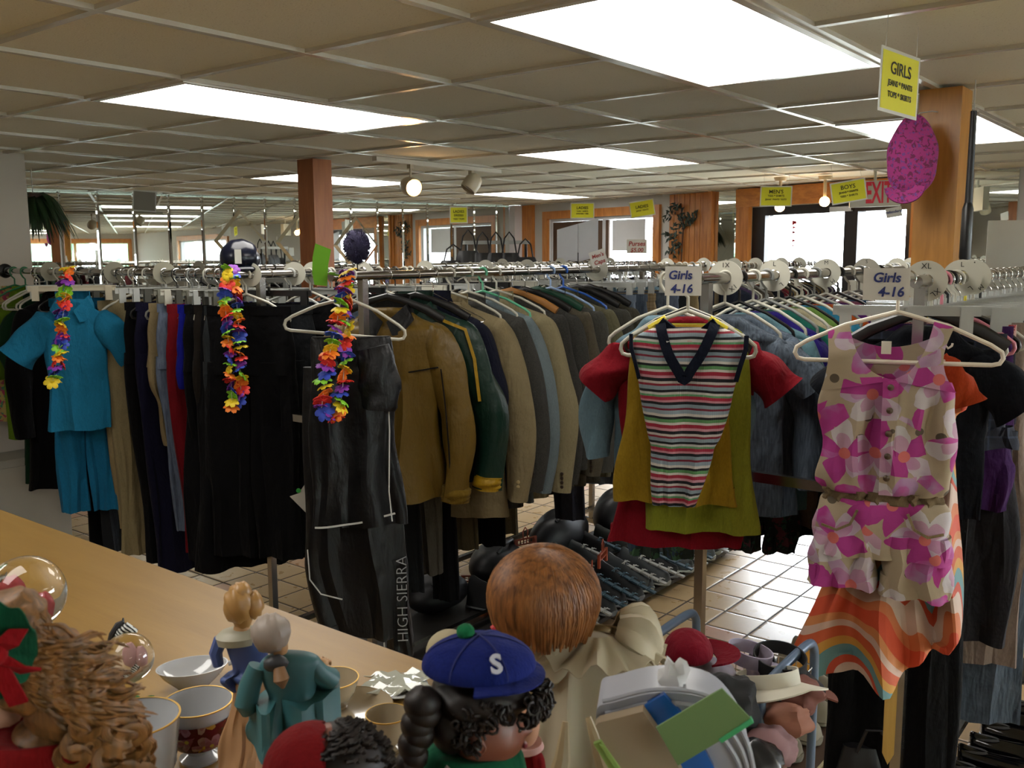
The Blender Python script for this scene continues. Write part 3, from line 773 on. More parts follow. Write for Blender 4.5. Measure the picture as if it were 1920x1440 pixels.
OLIVE = fab('846721', 'satin'); PINEG = fab('123a2c', 'satin'); YEL = fab('d3a51c', 'satin'); TANS = fab('a8966c', 'tweed'); CREAMS = fab('b8ab84'); BGREY = fab('8c9ca0')
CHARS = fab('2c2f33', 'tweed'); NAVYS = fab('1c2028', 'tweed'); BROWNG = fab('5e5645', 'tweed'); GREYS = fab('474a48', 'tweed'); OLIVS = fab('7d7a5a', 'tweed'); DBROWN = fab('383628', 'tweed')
BTN_D = plain('dark_button', '2a2018', .3); BTN_T = plain('tan_button', 'a89468', .35)
FLC = {k: plain('petal_'+k, v, .6, 0, .08) for k, v in {'green': '7cc02a', 'yellow': 'e6c81e', 'orange': 'e87a1a', 'red': 'd62a1c', 'purple': '7a2c9a', 'blue': '2a44b0'}.items()}
def flower_data():
    out = []
    for nme, m_ in FLC.items():
        m = MB()
        for q in range(6):
            a = q*PI/3; g = []
            for rr, wd, zz in ((.003, .004, 0), (.012, .008, .003), (.020, .009, .001), (.026, .004, -.003)):
                c = Vector((math.cos(a)*rr, math.sin(a)*rr, zz)); s_ = Vector((-math.sin(a), math.cos(a), 0))
                g.append([c-s_*wd, c+Vector((0, 0, .002)), c+s_*wd])
            m.sheet(g, .0012)
        m.ell((0, 0, .002), (.005, .005, .004), 8, 5)
        o = m.build('flower', m_); out.append(o.data); bpy.data.objects.remove(o)
    return out
FLD = flower_data()
def lei(label, strands, top, seed=0):
    """strands: lists of world points; flowers threaded on a string"""
    rr = random.Random(seed); t = thing('flower_garland', label, 'flower garland', top)
    top = Vector(top)
    for s_ in strands:
        pts = [Vector(p)-top for p in catmull([tuple(p) for p in s_], 8)]
        MB().tube(pts, .0012, 5).build('string', WHITE_P, t)
        L = 0; nxt = .01; k = rr.randrange(6)
        for a, b in zip(pts, pts[1:]):
            d = (b-a).length
            while L+d > nxt:
                p = a+(b-a)*((nxt-L)/d); o = bpy.data.objects.new('flower', FLD[k % 6]); COL.objects.link(o); o.parent = t
                o.location = p+Vector((rr.uniform(-.006, .006), rr.uniform(-.006, .006), 0)); sc_ = rr.uniform(.95, 1.25)
                o.rotation_euler = (rr.uniform(-.7, .7)+.5, rr.uniform(-.6, .6), rr.uniform(0, 6)); o.scale = (sc_,)*3
                nxt += .0205; k += 1
            L += d
    return t
# ------------------------------------------------------------------ clothes on the wall rail (left)
XL = 2.38
AGEDP = [plain('aged_clear_plastic', '6e6e62', .3), CLEAR_P, plain('smoky_clear_plastic', '4a4a44', .3)]
def left_pants(xl, yhem, mat, label, hw=.19, hk='clip', hmat=None, seed=1, group=None, **k):
    Y = onx(xl, 600, XL-hw).y; z = onx(xl+20, yhem, XL-hw*.6).z
    loc = (XL, Y, RZ); rz = math.radians(k.pop('rz', -4))
    if hk: hanger(loc, rz, hk, hmat or (AGEDP[seed % 3] if hk == 'clip' else WHITE_P), .34 if hk == 'clip' else .42, k.pop('hlab', None) or label_h(label), 'clip hangers holding trousers on the wall rail')
    return pants(loc, rz, mat, label, RZ-.125-z, hw, group=group, seed=seed, **k)
def label_h(l): return 'clear plastic clip hanger holding the '+l.split(' hung')[0].split(',')[0]
LP = [(188, 976, BEIGE, 'beige trousers with gathered waist hung just right of the blue shirt', 3),
      (240, 1040, BLACK, 'black trousers hung between the khaki pair and the navy pair', 4),
      (262, 1062, NAVY, 'long navy trousers hung right of the khaki pair', 5),
      (284, 830, TAN, 'narrow tan cropped trousers hung between navy and blue-grey pairs', 6),
      (301, 985, JEANS, 'washed blue-grey jeans hung on the wall rail left of the red pair', 7),
      (321, 1022, RED, 'dark red trousers hung on the wall rail', 8),
      (338, 760, ROYAL, 'royal blue trousers showing beside the red pair', 9),
      (352, 985, BLACK, 'black trousers hung right of the royal blue ones', 10),
      (372, 1030, fab('2c2620'), 'dark brown trousers hung low behind the grey pair', 11),
      (388, 965, DGREY, 'dark grey trousers hung last on the wall rail before the garland', 12)]
for xl, yh, mt, lab, sd in LP: left_pants(xl, yh, mt, lab, seed=sd, spread=-.25, legw=.085, rz=-3-sd % 3*2)
left_pants(207, 1030, KHAKI, 'khaki trousers with a wide waistband turned to the front, right of the beige pair', .19, seed=21, spread=.12, legw=.07, rz=-26)
# tops at the far left
def top_on(x, Y, mat, lab, hlab, rz, hk='tube', hmat=None, hang_w=.38, **k):
    loc = (XL, onx(x, 508, XL).y if Y is None else Y, RZ)
    hanger(loc, math.radians(rz), hk, hmat or WHITE_P, hang_w, hlab); return jacket(loc, math.radians(rz), mat, lab, **k)
GREENH = plain('green_plastic', '1c6a40', .35); 
top_on(26, None, TROPIC, 'bright tropical print blouse hanging at the far left edge', 'green plastic hanger of the tropical blouse at far left', -8, 'tube', GREENH, L=.70, hw=.15, slen=.30, kind='shirt', cat='blouse', name='blouse', seed=31)
top_on(46, None, LIME, 'lime green top hanging between tropical blouse and black shirt', 'green plastic hanger of the lime top', -4, 'tube', GREENH, L=.78, hw=.15, slen=.35, kind='shirt', cat='top', name='blouse', seed=32)
top_on(72, None, fab('20482e'), 'dark green top with only its hem showing at far left', 'cream plastic hanger at far left of the wall rail', -4, 'tube', None, L=1.0, hw=.14, slen=.3, kind='shirt', cat='top', name='shirt', seed=33)
top_on(108, None, BLACK, 'black long-sleeved shirt hanging behind the blue shirt', 'white hanger of the black shirt at left', -10, 'tube', None, L=1.0, hw=.19, slen=.62, kind='shirt', cat='shirt', name='shirt', seed=34, swing=-.03)
left_pants(140, 1010, BLACK, 'black trousers hung behind the blue shirt outfit', seed=40, spread=-.2)
left_pants(165, 1020, CHAR, 'charcoal trousers half hidden behind the blue shirt outfit', seed=41, spread=-.2)
# blue shirt and trousers outfit on a face-out arm
pb = P(133, 508, 4.18)
t = thing('faceout_arm', 'small chrome arm on the wall rail carrying the blue shirt outfit', 'display arm', pb)
yr = pb.y+.30; MB().tube([(0, 0, -.0), (0, 0, -.002), (XL-pb.x, yr-pb.y, -.03)], .006, 8).tube([(0, 0, .012), (0, 0, -.01)], .006, 8).build('rod', CHROME, t)
rb = math.radians(-35)
hanger(pb, rb, 'clip', plain('cream_plastic', 'b5ad97', .4), .36, 'cream clip hanger behind the blue shirt')
jacket(pb, rb, AQUA, 'turquoise blue short-sleeved shirt with collar, rainbow garland in front', L=.585, hw=.132, ht=.045, slen=.21, kind='shirt', sw=.072, sbulge=.085, name='shirt', cat='shirt', seed=50, top=-.125, fold=.006)
pants(pb+Vector((.05, .06, 0)), rb, fab('2486b6'), 'turquoise blue trousers hanging below the matching shirt', .985, .115, seed=51, legw=.066, spread=.1)
lei('rainbow petal garland hung over the blue shirt at left', [[P(132, 498, 4.02), P(122, 560, 4.0), P(112, 640, 4.0), P(98, 722, 4.0)], [P(126, 500, 4.05), P(114, 580, 4.03), P(118, 650, 4.02), P(100, 724, 4.02)]], P(132, 498, 4.02), 1)
lei('rainbow petal garland with two long strands, on the end of the wall rail', [[P(428, 500, 3.62), P(422, 560, 3.6), P(430, 660, 3.6), P(436, 768, 3.6)], [P(434, 500, 3.64), P(444, 570, 3.62), P(450, 670, 3.62), P(452, 762, 3.62)]], P(428, 500, 3.62), 2)
lei('rainbow petal garland draped over the white hanger by the lime tag', [[P(650, 505, 2.97), P(640, 560, 2.95), P(628, 620, 2.94), P(612, 690, 2.94), P(603, 765, 2.94)], [P(650, 505, 2.99), P(652, 600, 2.97), P(645, 690, 2.97), P(641, 740, 2.96), P(632, 785, 2.96), P(608, 772, 2.95)]], P(650, 505, 2.97), 3)
# long black clothes near the end of the rail
for k, (xh, Y_, hw, L, sd) in enumerate(((470, 3.38, .17, 1.2, 60), (482, 3.27, .18, 1.22, 61))):
    loc = (XL, Y_, RZ); rz = math.radians(-24)
    hanger(loc, rz, 'clip', CLEAR_P, .34, 'clear clip hanger holding a long black skirt by the chrome upright, ' + ('farther' if k == 0 else 'nearer') + ' one', None)
    t = thing('skirt', ('long black skirt hanging left of the chrome upright', 'long black pleated skirt hanging right behind the chrome upright')[k], 'skirt', loc, rz)
    m = MB(); loftgar(m, [(-.125, 0, hw, .02, .001), (-.25, 0, hw*1.1, .035, .005), (-.7, 0, hw*1.25, .05, .012), (-L, 0, hw*1.4, .06, .018)], sd, 60, kf=(7, 12)); m.build('skirt_body', BLACK, t)
    m = MB(); m.lathe([(hw+.002, -.16), (hw+.002, -.122)], (0, 0, 0), 30, cap=False, sy=.14); m.build('waistband', fab('16161a'), t)
# white low panel and box behind the clothes at left, under the rail
o = thing('white_cabinet', 'low white cabinet standing behind the clothes at far left', 'cabinet', (2.05, 5.2, 0))
m = MB(); m.box((-.45, -.12, 0), (.42, .12, .62)); m.build('body', plain('white_laminate', 'a8a59a', .6), o, False)
MB().box((-.40, -.13, .06), (-.02, -.12, .58)).box((.02, -.13, .06), (.40, -.12, .58)).build('door', plain('white_laminate', 'a8a59a', .6), o, False)
# ------------------------------------------------------------------ the suit rail (Y = 2.545)
YA = 2.545
BLUEH = plain('blue_plastic', '2458b0', .35); MINTH = plain('mint_plastic', '5aa884', .35); DGRH = plain('dark_green_plastic', '173c2c', .35); LBLH = plain('light_blue_plastic', '8fa8cc', .35); WOODH = wood('hanger_wood', '9a6a34', '7d5226', 'x', 8, .4, False); BLKH = DARK_P
def suit(X, rz, mat, label, hk, hmat, hlab, **k):
    loc = (X, YA, RZ); r = math.radians(rz); hw_ = k.pop('hangw', .42)
    hanger(loc, r, hk, hmat, hw_, hlab)
    return jacket(loc, r, mat, label, **k)
# black tracksuit on a white hanger at the near end
hp = P(655, 515, 3.02); hr = math.radians(-46)
hanger(hp, hr, 'tube', WHITE_P, .385, 'white plastic hanger on the near end of the suit rail, tracksuit folded over its bar', tilt=.10)
fo = thing('faceout_arm', 'short chrome arm at the near end of the suit rail', 'display arm', hp)
MB().tube([(0, 0, .0), (.0, 0, -.002), (2.20-hp.x, YA-hp.y, 0)], .007, 8).build('rod', CHROME, fo)
BLKT = fab('101114', 'satin'); PIPE = plain('white_piping', 'b8b8b4', .6)
t = thing('track_jacket', 'black track jacket with white piping folded over the white hanger', 'jacket', hp, hr)
m = MB(); loftgar(m, [(-.198, .0, .125, .012, .001), (-.215, .0, .13, .022, .001), (-.3, .0, .135, .04, .006), (-.55, 0, .14, .045, .01), (-.82, .01, .155, .045, .012)], 71, 48); m.build('body', BLKT, t)
m = MB(); limb(m, [(.07, -.03, -.23, .06, .03), (.09, -.05, -.34, .062, .032), (.085, -.055, -.43, .055, .03)], 5); m.build('folded_sleeve', BLKT, t)
m = MB(); strip(m, [(-.13+.02*q, -.052-.004*math.sin(q), -.815+.0008*q*q*.3) for q in range(14)], .006); strip(m, [(.115, -.048, -.3), (.118, -.055, -.5), (.112, -.058, -.7), (.12, -.058, -.8)], .004); m.build('piping', PIPE, t)
t = thing('track_trousers', 'long black track trousers with silver lettering down one leg', 'trousers', hp+Vector((.03, .03, 0)), hr)
m = MB(); loftgar(m, [(-.30, -.02, .14, .03, .002), (-.6, -.02, .15, .045, .006), (-.9, -.01, .165, .05, .01), (-1.0, -.0, .17, .05, .01), (-1.22, .03, .15, .05, .012)], 73, 50); m.build('legs', BLKT, t)
m = MB(); loftgar(m, [(-.95, .115, .045, .04, .003), (-1.1, .125, .045, .042, .005), (-1.30, .135, .045, .042, .006)], 74, 24); m.build('lower_leg', BLKT, t)
m = MB(); strip(m, [(-.16, -.055, -.9), (-.155, -.062, -1.0), (-.12, -.066, -1.05), (-.05, -.07, -1.07)], .004); strip(m, [(.073, -.058, -.97), (.078, -.06, -1.1), (.085, -.06, -1.28)], .005); m.build('piping', PIPE, t)
text_obj('leg_lettering', 'HIGH SIERRA', .052, plain('silver_print', '8d8f92', .5), t, (.148, -.048, -.935), (PI/2, -PI/2, 0), ax='RIGHT', ay='CENTER', bold=-.0008)
# paper tag showing at the left of the tracksuit
t = thing('paper_tag', 'white price card with a green dot sticking out left of the tracksuit', 'price tag', P(560, 925, 3.2), hr)
MB().add([(0, 0, 0), (.035, 0, .05), (.05, 0, -.10), (-.03, 0, -.01), (0, .002, 0), (.035, .002, .05), (.05, .002, -.10), (-.03, .002, -.01)], [(3, 2, 1, 0)[::-1], (4, 5, 6, 7), (0, 1, 5, 4), (1, 2, 6, 5), (2, 3, 7, 6), (3, 0, 4, 7)]).build('card', paper('b8b4a8'), t, False)
MB().lathe([(.001, -.003), (.008, -.003), (.008, -.001)], (.0, 0, .01), 14, 'y').build('sticker', plain('green_dot', '2f9a3c', .5), t)
# olive-gold windbreaker
def wb(t, top, hw):
    m = MB(); strip(m, [(-.2, -.058, top-.20), (-.08, -.067, top-.235), (.08, -.067, top-.235), (.2, -.057, top-.215)], .005)
    strip(m, [(.21, -.065, top-.22), (.225, -.066, top-.36), (.235, -.068, top-.5), (.24, -.07, top-.60)], .005)
    m.build('black_piping', BLKT, t)
    m = MB(); strip(m, [(0.004, -.064, top-.12), (.004, -.067, top-.4), (.006, -.066, top-.72)], .007); m.build('zipper', plain('zip_tape', '201c12', .5, .4), t)
    m = MB(); m.box((-.035, -.012, top-.06), (.035, -.009, top-.01)); m.build('neck_label', plain('black_label', '141210', .6), t, False)
    m = MB(); strip(m, [(.022*math.cos(a), -.0125, top-.04+.016*math.sin(a)) for a in [q*PI/8 for q in range(9)]], .003); m.build('label_mark', plain('silver_print', '8d8f92', .5), t)
suit(2.47, -58, OLIVE, 'olive gold zip windbreaker with black collar and piping', 'suit', BLKH, 'black contoured hanger inside the olive windbreaker', L=.72, hw=.205, ht=.06, kind='zip', collar=fab('101114', 'satin'), name='windbreaker', cat='jacket', seed=80, slen=.62, sbulge=.075, sw=.068, top=-.12, fold=.012, cuff=fab('8a6c22'), extras=wb, neck=.085)
def gr(t, top, hw):
    m = MB(); strip(m, [(.06, -.045, top-.03), (.13, -.047, top-.06), (hw-.005, -.052, top-.09), (hw+.03, -.055, top-.2), (hw+.05, -.06, top-.36)], .012, nrm=(.3, -1, 0)); m.build('yellow_stripe', YEL, t)
suit(2.62, -64, PINEG, 'dark green windbreaker with yellow shoulder stripe and yellow cuff', 'suit', BLKH, 'black hanger inside the dark green windbreaker', L=.74, hw=.215, kind='zip', name='windbreaker', cat='jacket', seed=81, slen=.60, sbulge=.10, sw=.068, cuff=YEL, extras=gr, fold=.008)
suit(2.72, -66, fab('1d2033'), 'navy jacket tucked between green windbreaker and tan blazer', 'wire', CHROME, 'wire hanger of the navy jacket between windbreaker and blazer', L=.70, hw=.205, seed=82, slen=.5, kind='zip', name='jacket')
S_ = [(2.82, -68, TANS, 'tan tweed blazer, frontmost of the blazers, buttons at the cuff', 'tube', WHITE_P, 'thick white hanger above the tan blazer', dict(btn=BTN_T, hw=.235, L=.76, slen=.60, sbulge=.075)),
 (2.93, -70, CHARS, 'black charcoal blazer right behind the tan tweed one', 'tube', WHITE_P, 'white hanger of the black charcoal blazer', dict(btn=BTN_D, hw=.235, slen=.58, sbulge=.07)),
 (3.02, -72, BGREY, 'pale blue-grey jacket showing only its sleeve', 'tube', MINTH, 'mint green hanger of the pale blue-grey jacket', dict(btn=BTN_D, hw=.22, slen=.60, sbulge=.075)),
 (3.11, -66, CREAMS, 'cream blazer with open lapels and dark cuff buttons', 'tube', WHITE_P, 'white hanger inside the cream blazer', dict(btn=BTN_D, hw=.235, slen=.62, sbulge=.075)),
 (3.21, -74, NAVYS, 'navy pinstripe-dark blazer behind the cream blazer', 'suit', WOODH, 'curved wooden hanger between the cream and navy blazers', dict(btn=BTN_D, hw=.23, slen=.6, sbulge=.06)),
 (3.31, -74, fab('2a2e33', 'tweed'), 'slate blazer two behind the cream blazer', 'suit', BLKH, 'black hanger of the slate blazer', dict(hw=.23, slen=.56)),
 (3.40, -74, BROWNG, 'brown-grey blazer with pale shoulder line in mid rail', 'suit', DGRH, 'dark green hanger of the brown-grey blazer', dict(btn=BTN_D, hw=.235, slen=.6)),
 (3.50, -76, GREYS, 'dark grey blazer between brown-grey and olive blazers', 'tube', LBLH, 'light blue hanger of the dark grey blazer', dict(hw=.235, slen=.6)),
 (3.60, -74, OLIVS, 'grey-olive blazer with pale cuff buttons', 'tube', BLUEH, 'bright blue hanger of the grey-olive blazer', dict(btn=BTN_T, hw=.235, slen=.58, sbulge=.065)),
 (3.71, -76, fab('3a3c38', 'tweed'), 'dark green-grey blazer behind the grey-olive one', 'suit', BLKH, 'black hanger of the dark green-grey blazer', dict(hw=.235, slen=.56)),
 (3.81, -78, DBROWN, 'very dark brown blazer, last of the blazers before the shorts', 'suit', BLKH, 'black hanger of the last dark brown blazer', dict(btn=BTN_D, hw=.24, slen=.56))]
for i_, (X, rz, mt, lab, hk, hm, hl, kw) in enumerate(S_):
    kw = dict(kw); kw['L'] = kw.get('L', .74)*1.14; kw['slen'] = kw.get('slen', .56)*1.14
    suit(X, rz, mt, lab, hk, hm, hl, seed=90+i_, **kw)
# shorts and trousers after the blazers
for i_, (X, mt, lab, L, hw, fd) in enumerate(((3.93, fab('7c8aa0', 'denim'), 'pale blue-grey elastic-waist trousers right of the blazers', .95, .17, False), (4.04, fab('2c3e58', 'denim'), 'dark blue jeans right behind the pale blue-grey trousers', .8, .17, False), (4.14, PLAIDB, 'beige plaid trousers on the suit rail near the girls sign', .92, .16, False),
     (4.25, DJEANS, 'dark denim trousers behind the beige plaid ones', .9, .17, False), (4.36, JEANS, 'mid-blue jeans on the far part of the suit rail', .9, .17, False), (4.47, DGREY, 'grey trousers on the far part of the suit rail', .9, .17, False), (4.58, BEIGE, 'beige trousers at the far end of the suit rail', .9, .17, False))):
    r = math.radians(-76); hanger((X, YA, RZ), r, 'clip', CLEAR_P if i_ != 0 else plain('grey_white_plastic', 'b0b2ac', .4), .34, 'clip hanger above the '+lab.split(' on')[0].split(' right')[0].split(' behind')[0].split(' at ')[0])
    pants((X, YA, RZ), r, mt, lab, L, hw, seed=110+i_)
# low-hanging trousers glimpsed under the jackets
for i_, (X, mt, lab, L, hw) in enumerate(((2.55, fab('1f2224'), 'charcoal trousers hanging low under the olive windbreaker', 1.02, .13), (2.67, fab('6c675c'), 'grey folded trousers hanging low under the green windbreaker', .98, .12), (2.77, BLACK, 'black trousers hanging low under the tan blazer, nearest the post', 1.12, .11), (2.88, fab('6e644c'), 'khaki trousers hanging just below the tan blazer hem', .93, .13), (3.06, BLACK, 'black trousers hanging just below the cream blazer', .96, .13), (3.16, fab('857a62'), 'beige-grey trousers hanging below the navy blazer', .93, .13), (3.66, fab('56596a'), 'slate blue trousers hanging below the grey-olive blazer', .98, .15))):
    pants((X, YA+.02, RZ-.02), math.radians(-70), mt, lab, L, hw, seed=130+i_, folded=True, top=-.2)
# dark clothes on the twin rail behind (Y = 3.14)
for i_ in range(22):
    X = 2.28+i_*.11; r = math.radians(-62 if i_ < 3 else -78)
    hm = (WHITE_P, BLKH, CLEAR_P, GREY_P)[i_ % 4]
    hanger((X, 3.14, RZ), r, 'clip' if i_ % 2 else 'tube', hm, .36, 'hanger on the rail behind the suit rail', 'hangers on the rail behind the suits')
    (pants((X, 3.14, RZ), r, (BLACK, CHAR, BLACK, NAVY, DJEANS, BLACK, DGREY)[i_ % 7], 'dark trousers on the rail behind the suits', 1.02, .18, seed=150+i_, group='dark trousers on the rail behind the suits', folded=i_ > 4))
# ------------------------------------------------------------------ right rack, girls clothes
YC, YD = 1.26, .67
def half_shirt(t, mat, front, back_z, inner=None, th=.003, y=.018):
    """shoulder part of a sleeveless top: front straps given as (outer edge, inner edge) point lists"""
    m = MB()
    for outer, innr in front:
        m.sheet([[Vector((a[0], -y-(.006 if i else -.012), a[1])), Vector(((a[0]+b[0])/2, -y-.012, (a[1]+b[1])/2)), Vector((b[0], -y-.008, b[1]))] for i, (a, b) in enumerate(zip(outer, innr))], th)
        m.sheet([[Vector((a[0], y, a[1])), Vector(((a[0]+b[0])/2, y+.01, (a[1]+b[1])/2+back_z*i/3)), Vector((b[0]*(1-.0*i), y+.006, b[1]+back_z*i/3))] for i, (a, b) in enumerate(zip(outer, innr))], th)
    return m
# -- striped knit top with navy V neck
hg = P(1291, 527, 2.42); rg = math.radians(-66)
YELH = plain('yellow_plastic', 'd8c43a', .4)
fo = thing('faceout_arm', 'short chrome arm at the near end of the girls rack, middle', 'display arm', hg)
MB().tube([(0, 0, 0), (0, 0, -.002), (2.46-hg.x, YC-hg.y, 0)], .007, 8).build('rod', CHROME, fo)
h1 = hanger(hg, rg, 'tube', WHITE_P, .345, 'white hanger with yellow wrapped arms holding the striped knit top')
m = MB()
for sg in (-1, 1):
    a, b = Vector((sg*.055, 0, -.096)), Vector((sg*.10, 0, -.122))
    for q in range(6): m.tube([a+(b-a)*(q/6), a+(b-a)*((q+.95)/6)], [.0095, .0085], 8)
m.build('yellow_wrap', YELH, h1)
t = thing('knit_top', 'sleeveless knit top in coloured stripes with a navy V neck', 'top', hg+Vector((-.012, -.006, 0)), rg)
m = MB(); loftgar(m, [(-.118, .004, .085, .015, .0), (-.135, .004, .125, .024, .001), (-.16, .004, .147, .028, .001), (-.21, .004, .135, .036, .002), (-.27, .002, .122, .04, .003), (-.33, -.0, .112, .042, .004), (-.40, -.006, .094, .04, .004), (-.43, -.010, .082, .036, .004), (-.46, -.012, .079, .035, .004), (-.53, -.018, .068, .032, .005), (-.585, -.022, .056, .028, .006)], 201, 64); m.build('body', STRIPE, t)
NV = fab('141a2c'); m = MB()
vn = [(-.068, -.008, -.108), (-.060, -.03, -.135), (-.042, -.042, -.185), (-.018, -.047, -.225), (-.002, -.048, -.248), (.014, -.047, -.222), (.040, -.042, -.180), (.062, -.03, -.13), (.070, -.008, -.106)]
strip(m, [Vector(p)+Vector((0, -.006, 0)) for p in catmull(vn, 3)], .026, .005); strip(m, [(-.07, -.0, -.104), (-.03, .0, -.135), (.0, -.0, -.143), (.035, -.0, -.135), (.072, 0, -.104)], .026, .03)
m.build('v_neck', NV, t)
m = MB(); strip(m, [(.148, -.02, -.135), (.147, -.03, -.17), (.135, -.035, -.21), (.125, -.035, -.25)], .012, .01); m.build('arm_trim', NV, t); m = MB(); strip(m, [(-.142, -.02, -.135), (-.140, -.03, -.17), (-.128, -.035, -.21), (-.118, -.035, -.25)], .009, .01); m.build('arm_trim', NV, t)
lb = MB(); lb.box((-.022, -.032, -.172), (.012, -.029, -.152)); o = lb.build('neck_label', paper('cfcabd'), t, False)
MB().box((.002, -.0335, -.162), (.014, -.0315, -.150)).build('label_flag', plain('label_red', 'b02030', .6), o, False)
# a dark interior seen through the V
m = MB(); m.sheet([[(-.05, -.0435, -.15), (.052, -.0435, -.15)], [(-.035, -.0455, -.19), (.035, -.0455, -.19)], [(-.006, -.047, -.238), (.008, -.047, -.238)]], .002); m.build('inner_back', STRIPE, t)
# -- layers behind it
def girl(loc, rz, mat, lab, L, hw, hlab, slen=.12, top=-.10, hm=None, seed=1, sbulge=.06, **k):
    r = math.radians(rz); hanger(loc, r, 'tube', hm or WHITE_P, .33, hlab); return jacket(loc, r, mat, lab, L=L, hw=hw, ht=.03, slen=slen, kind='tee', sw=.05, sbulge=sbulge, top=top, seed=seed, cat='top', name=k.pop('name', 't_shirt'), **k)
sh = Vector((math.sin(1.08), math.cos(1.08), 0))
def tank(loc, rz, mat, lab, rows, seed, cat='top', name='tank_top', neck=None):
    t = thing(name, lab, cat, loc, math.radians(rz)); m = MB(); loftgar(m, rows, seed, 50); m.build('body', mat, t)
    if neck:
        m = MB(); strip(m, catmull(neck, 3), .012, .006); m.build('neck_band', mat, t)
    return t
GOLD = fab('b99526'); CHART = fab('a3a832'); REDT = fab('9a1626')
tank(hg+sh*.045+Vector((-.01, .02, 0)), -64, GOLD, 'mustard yellow top layered right behind the striped knit top', [(-.115, 0, .06, .012, 0), (-.135, 0, .11, .02, .001), (-.20, 0, .125, .025, .002), (-.36, -.005, .135, .03, .005), (-.50, -.005, .155, .032, .008), (-.595, -.0, .165, .034, .010)], 205)
hanger(hg+sh*.09, math.radians(-64), 'tube', BLKH, .33, 'black plastic hanger of the chartreuse top behind the striped one')
tank(hg+sh*.09+Vector((-.0, -.012, 0)), -62, CHART, 'long chartreuse top hanging below the mustard one', [(-.115, 0, .06, .012, 0), (-.135, 0, .13, .02, .001), (-.20, 0, .15, .025, .002), (-.36, .01, .15, .03, .004), (-.52, .025, .145, .032, .006), (-.68, .035, .155, .034, .009)], 206)
girl(hg+sh*.135, -62, REDT, 'red short-sleeved t-shirt behind the chartreuse top', .64, .185, 'hanger of the red t-shirt behind the striped top', .14, seed=207, sbulge=.075, swing=-.02, fold=.008)
girl(hg+sh*.185+Vector((-.04, .04, 0)), -70, fab('7f9fae'), 'pale blue top peeking out left behind the mustard top', .52, .15, 'hanger of the pale blue top behind the girls layers', .3, seed=208)
# clothes on the rail C behind
RC = [(2.62, fab('1d2433', 'denim'), 'black-navy short-sleeved top right of the striped layers', .60, .19, .15, -70), (2.72, fab('28364a', 'denim'), 'dark denim jacket behind the black-navy top', .62, .19, .42, -74), (2.82, fab('6f97a2'), 'pale blue-grey cardigan right of the dark denim jacket', .62, .185, .44, -76),
      (2.92, fab('2a1c7a'), 'deep purple-blue cardigan behind the pale blue one', .6, .18, .4, -76), (3.02, fab('1f6a5a'), 'teal green print top on the middle rail, right rack', .5, .18, .14, -78), (3.12, CREAM, 'cream top with frilled shoulder on the middle rail', .5, .17, .14, -78), (3.22, fab('7aa04c'), 'light green top on the middle rail behind the cream one', .5, .17, .14, -78),
      (3.34, fab('3a93b8'), 'sky blue top on the middle rail', .5, .17, .14, -78), (3.46, fab('c85a1c'), 'orange gathered top on the middle rail near the floral romper', .5, .17, .14, -78), (3.58, fab('6a2c84'), 'purple top on the middle rail', .5, .17, .14, -78), (3.70, fab('b06a86'), 'pink top on the middle rail', .5, .17, .14, -78),
      (3.82, fab('2c5a84'), 'mid-blue top on the far part of the middle rail', .5, .17, .14, -78), (3.94, fab('4a4a50'), 'dark grey top on the far part of the middle rail', .5, .17, .14, -78), (4.06, fab('a8b0a0'), 'pale sage top on the far part of the middle rail', .5, .17, .14, -78), (4.18, fab('8c2430'), 'crimson top on the far part of the middle rail', .5, .17, .14, -78)]
for i_, (X, mt, lab, L, hw, sl, rz) in enumerate(RC):
    girl((X, YC, RZ), rz, mt, lab, L, hw, 'hanger of the '+lab.split(' on ')[0].split(' behind')[0].split(' right')[0], sl, seed=220+i_, hm=(WHITE_P, BLKH, WHITE_P, GREY_P)[i_ % 4], top=-.115, sbulge=.05)
# low trousers under the middle rail
for i_, (x, y1, mt, lab, dd) in enumerate(((1445, 1055, speckle_mat('dark_floral', '16221f', '5a2434', '1f4a3c', 30), 'dark floral leggings hanging low right of the chrome upright', 3.0), (1478, 1000, fab('8c7768'), 'dusty pink-beige trousers hanging low by the crossbar', 3.02), (1500, 1020, BLACK, 'black trousers hanging low left of the floral romper', 3.08), (1245, 1065, speckle_mat('green_print', '24342c', '3f6a4a', '26405a', 26), 'dark green print leggings below the red t-shirt', 3.1))):
    p_ = P(x, 520, dd); pb_ = P(x, y1, dd)
    pants((p_.x, p_.y, RZ), math.radians(-64), mt, lab, RZ-.5-pb_.z, .105, seed=240+i_, top=-.5, folded=False, legw=.055)
for i_ in range(9):
    X = 2.75+i_*.17; pants((X, YC+.02, RZ), math.radians(-72), (BLACK, DJEANS, CHAR, NAVY)[i_ % 4], 'dark trousers hanging below the tops on the middle rail', .60, .15, seed=250+i_, group='dark trousers under the middle rail', folded=True, top=-.2)
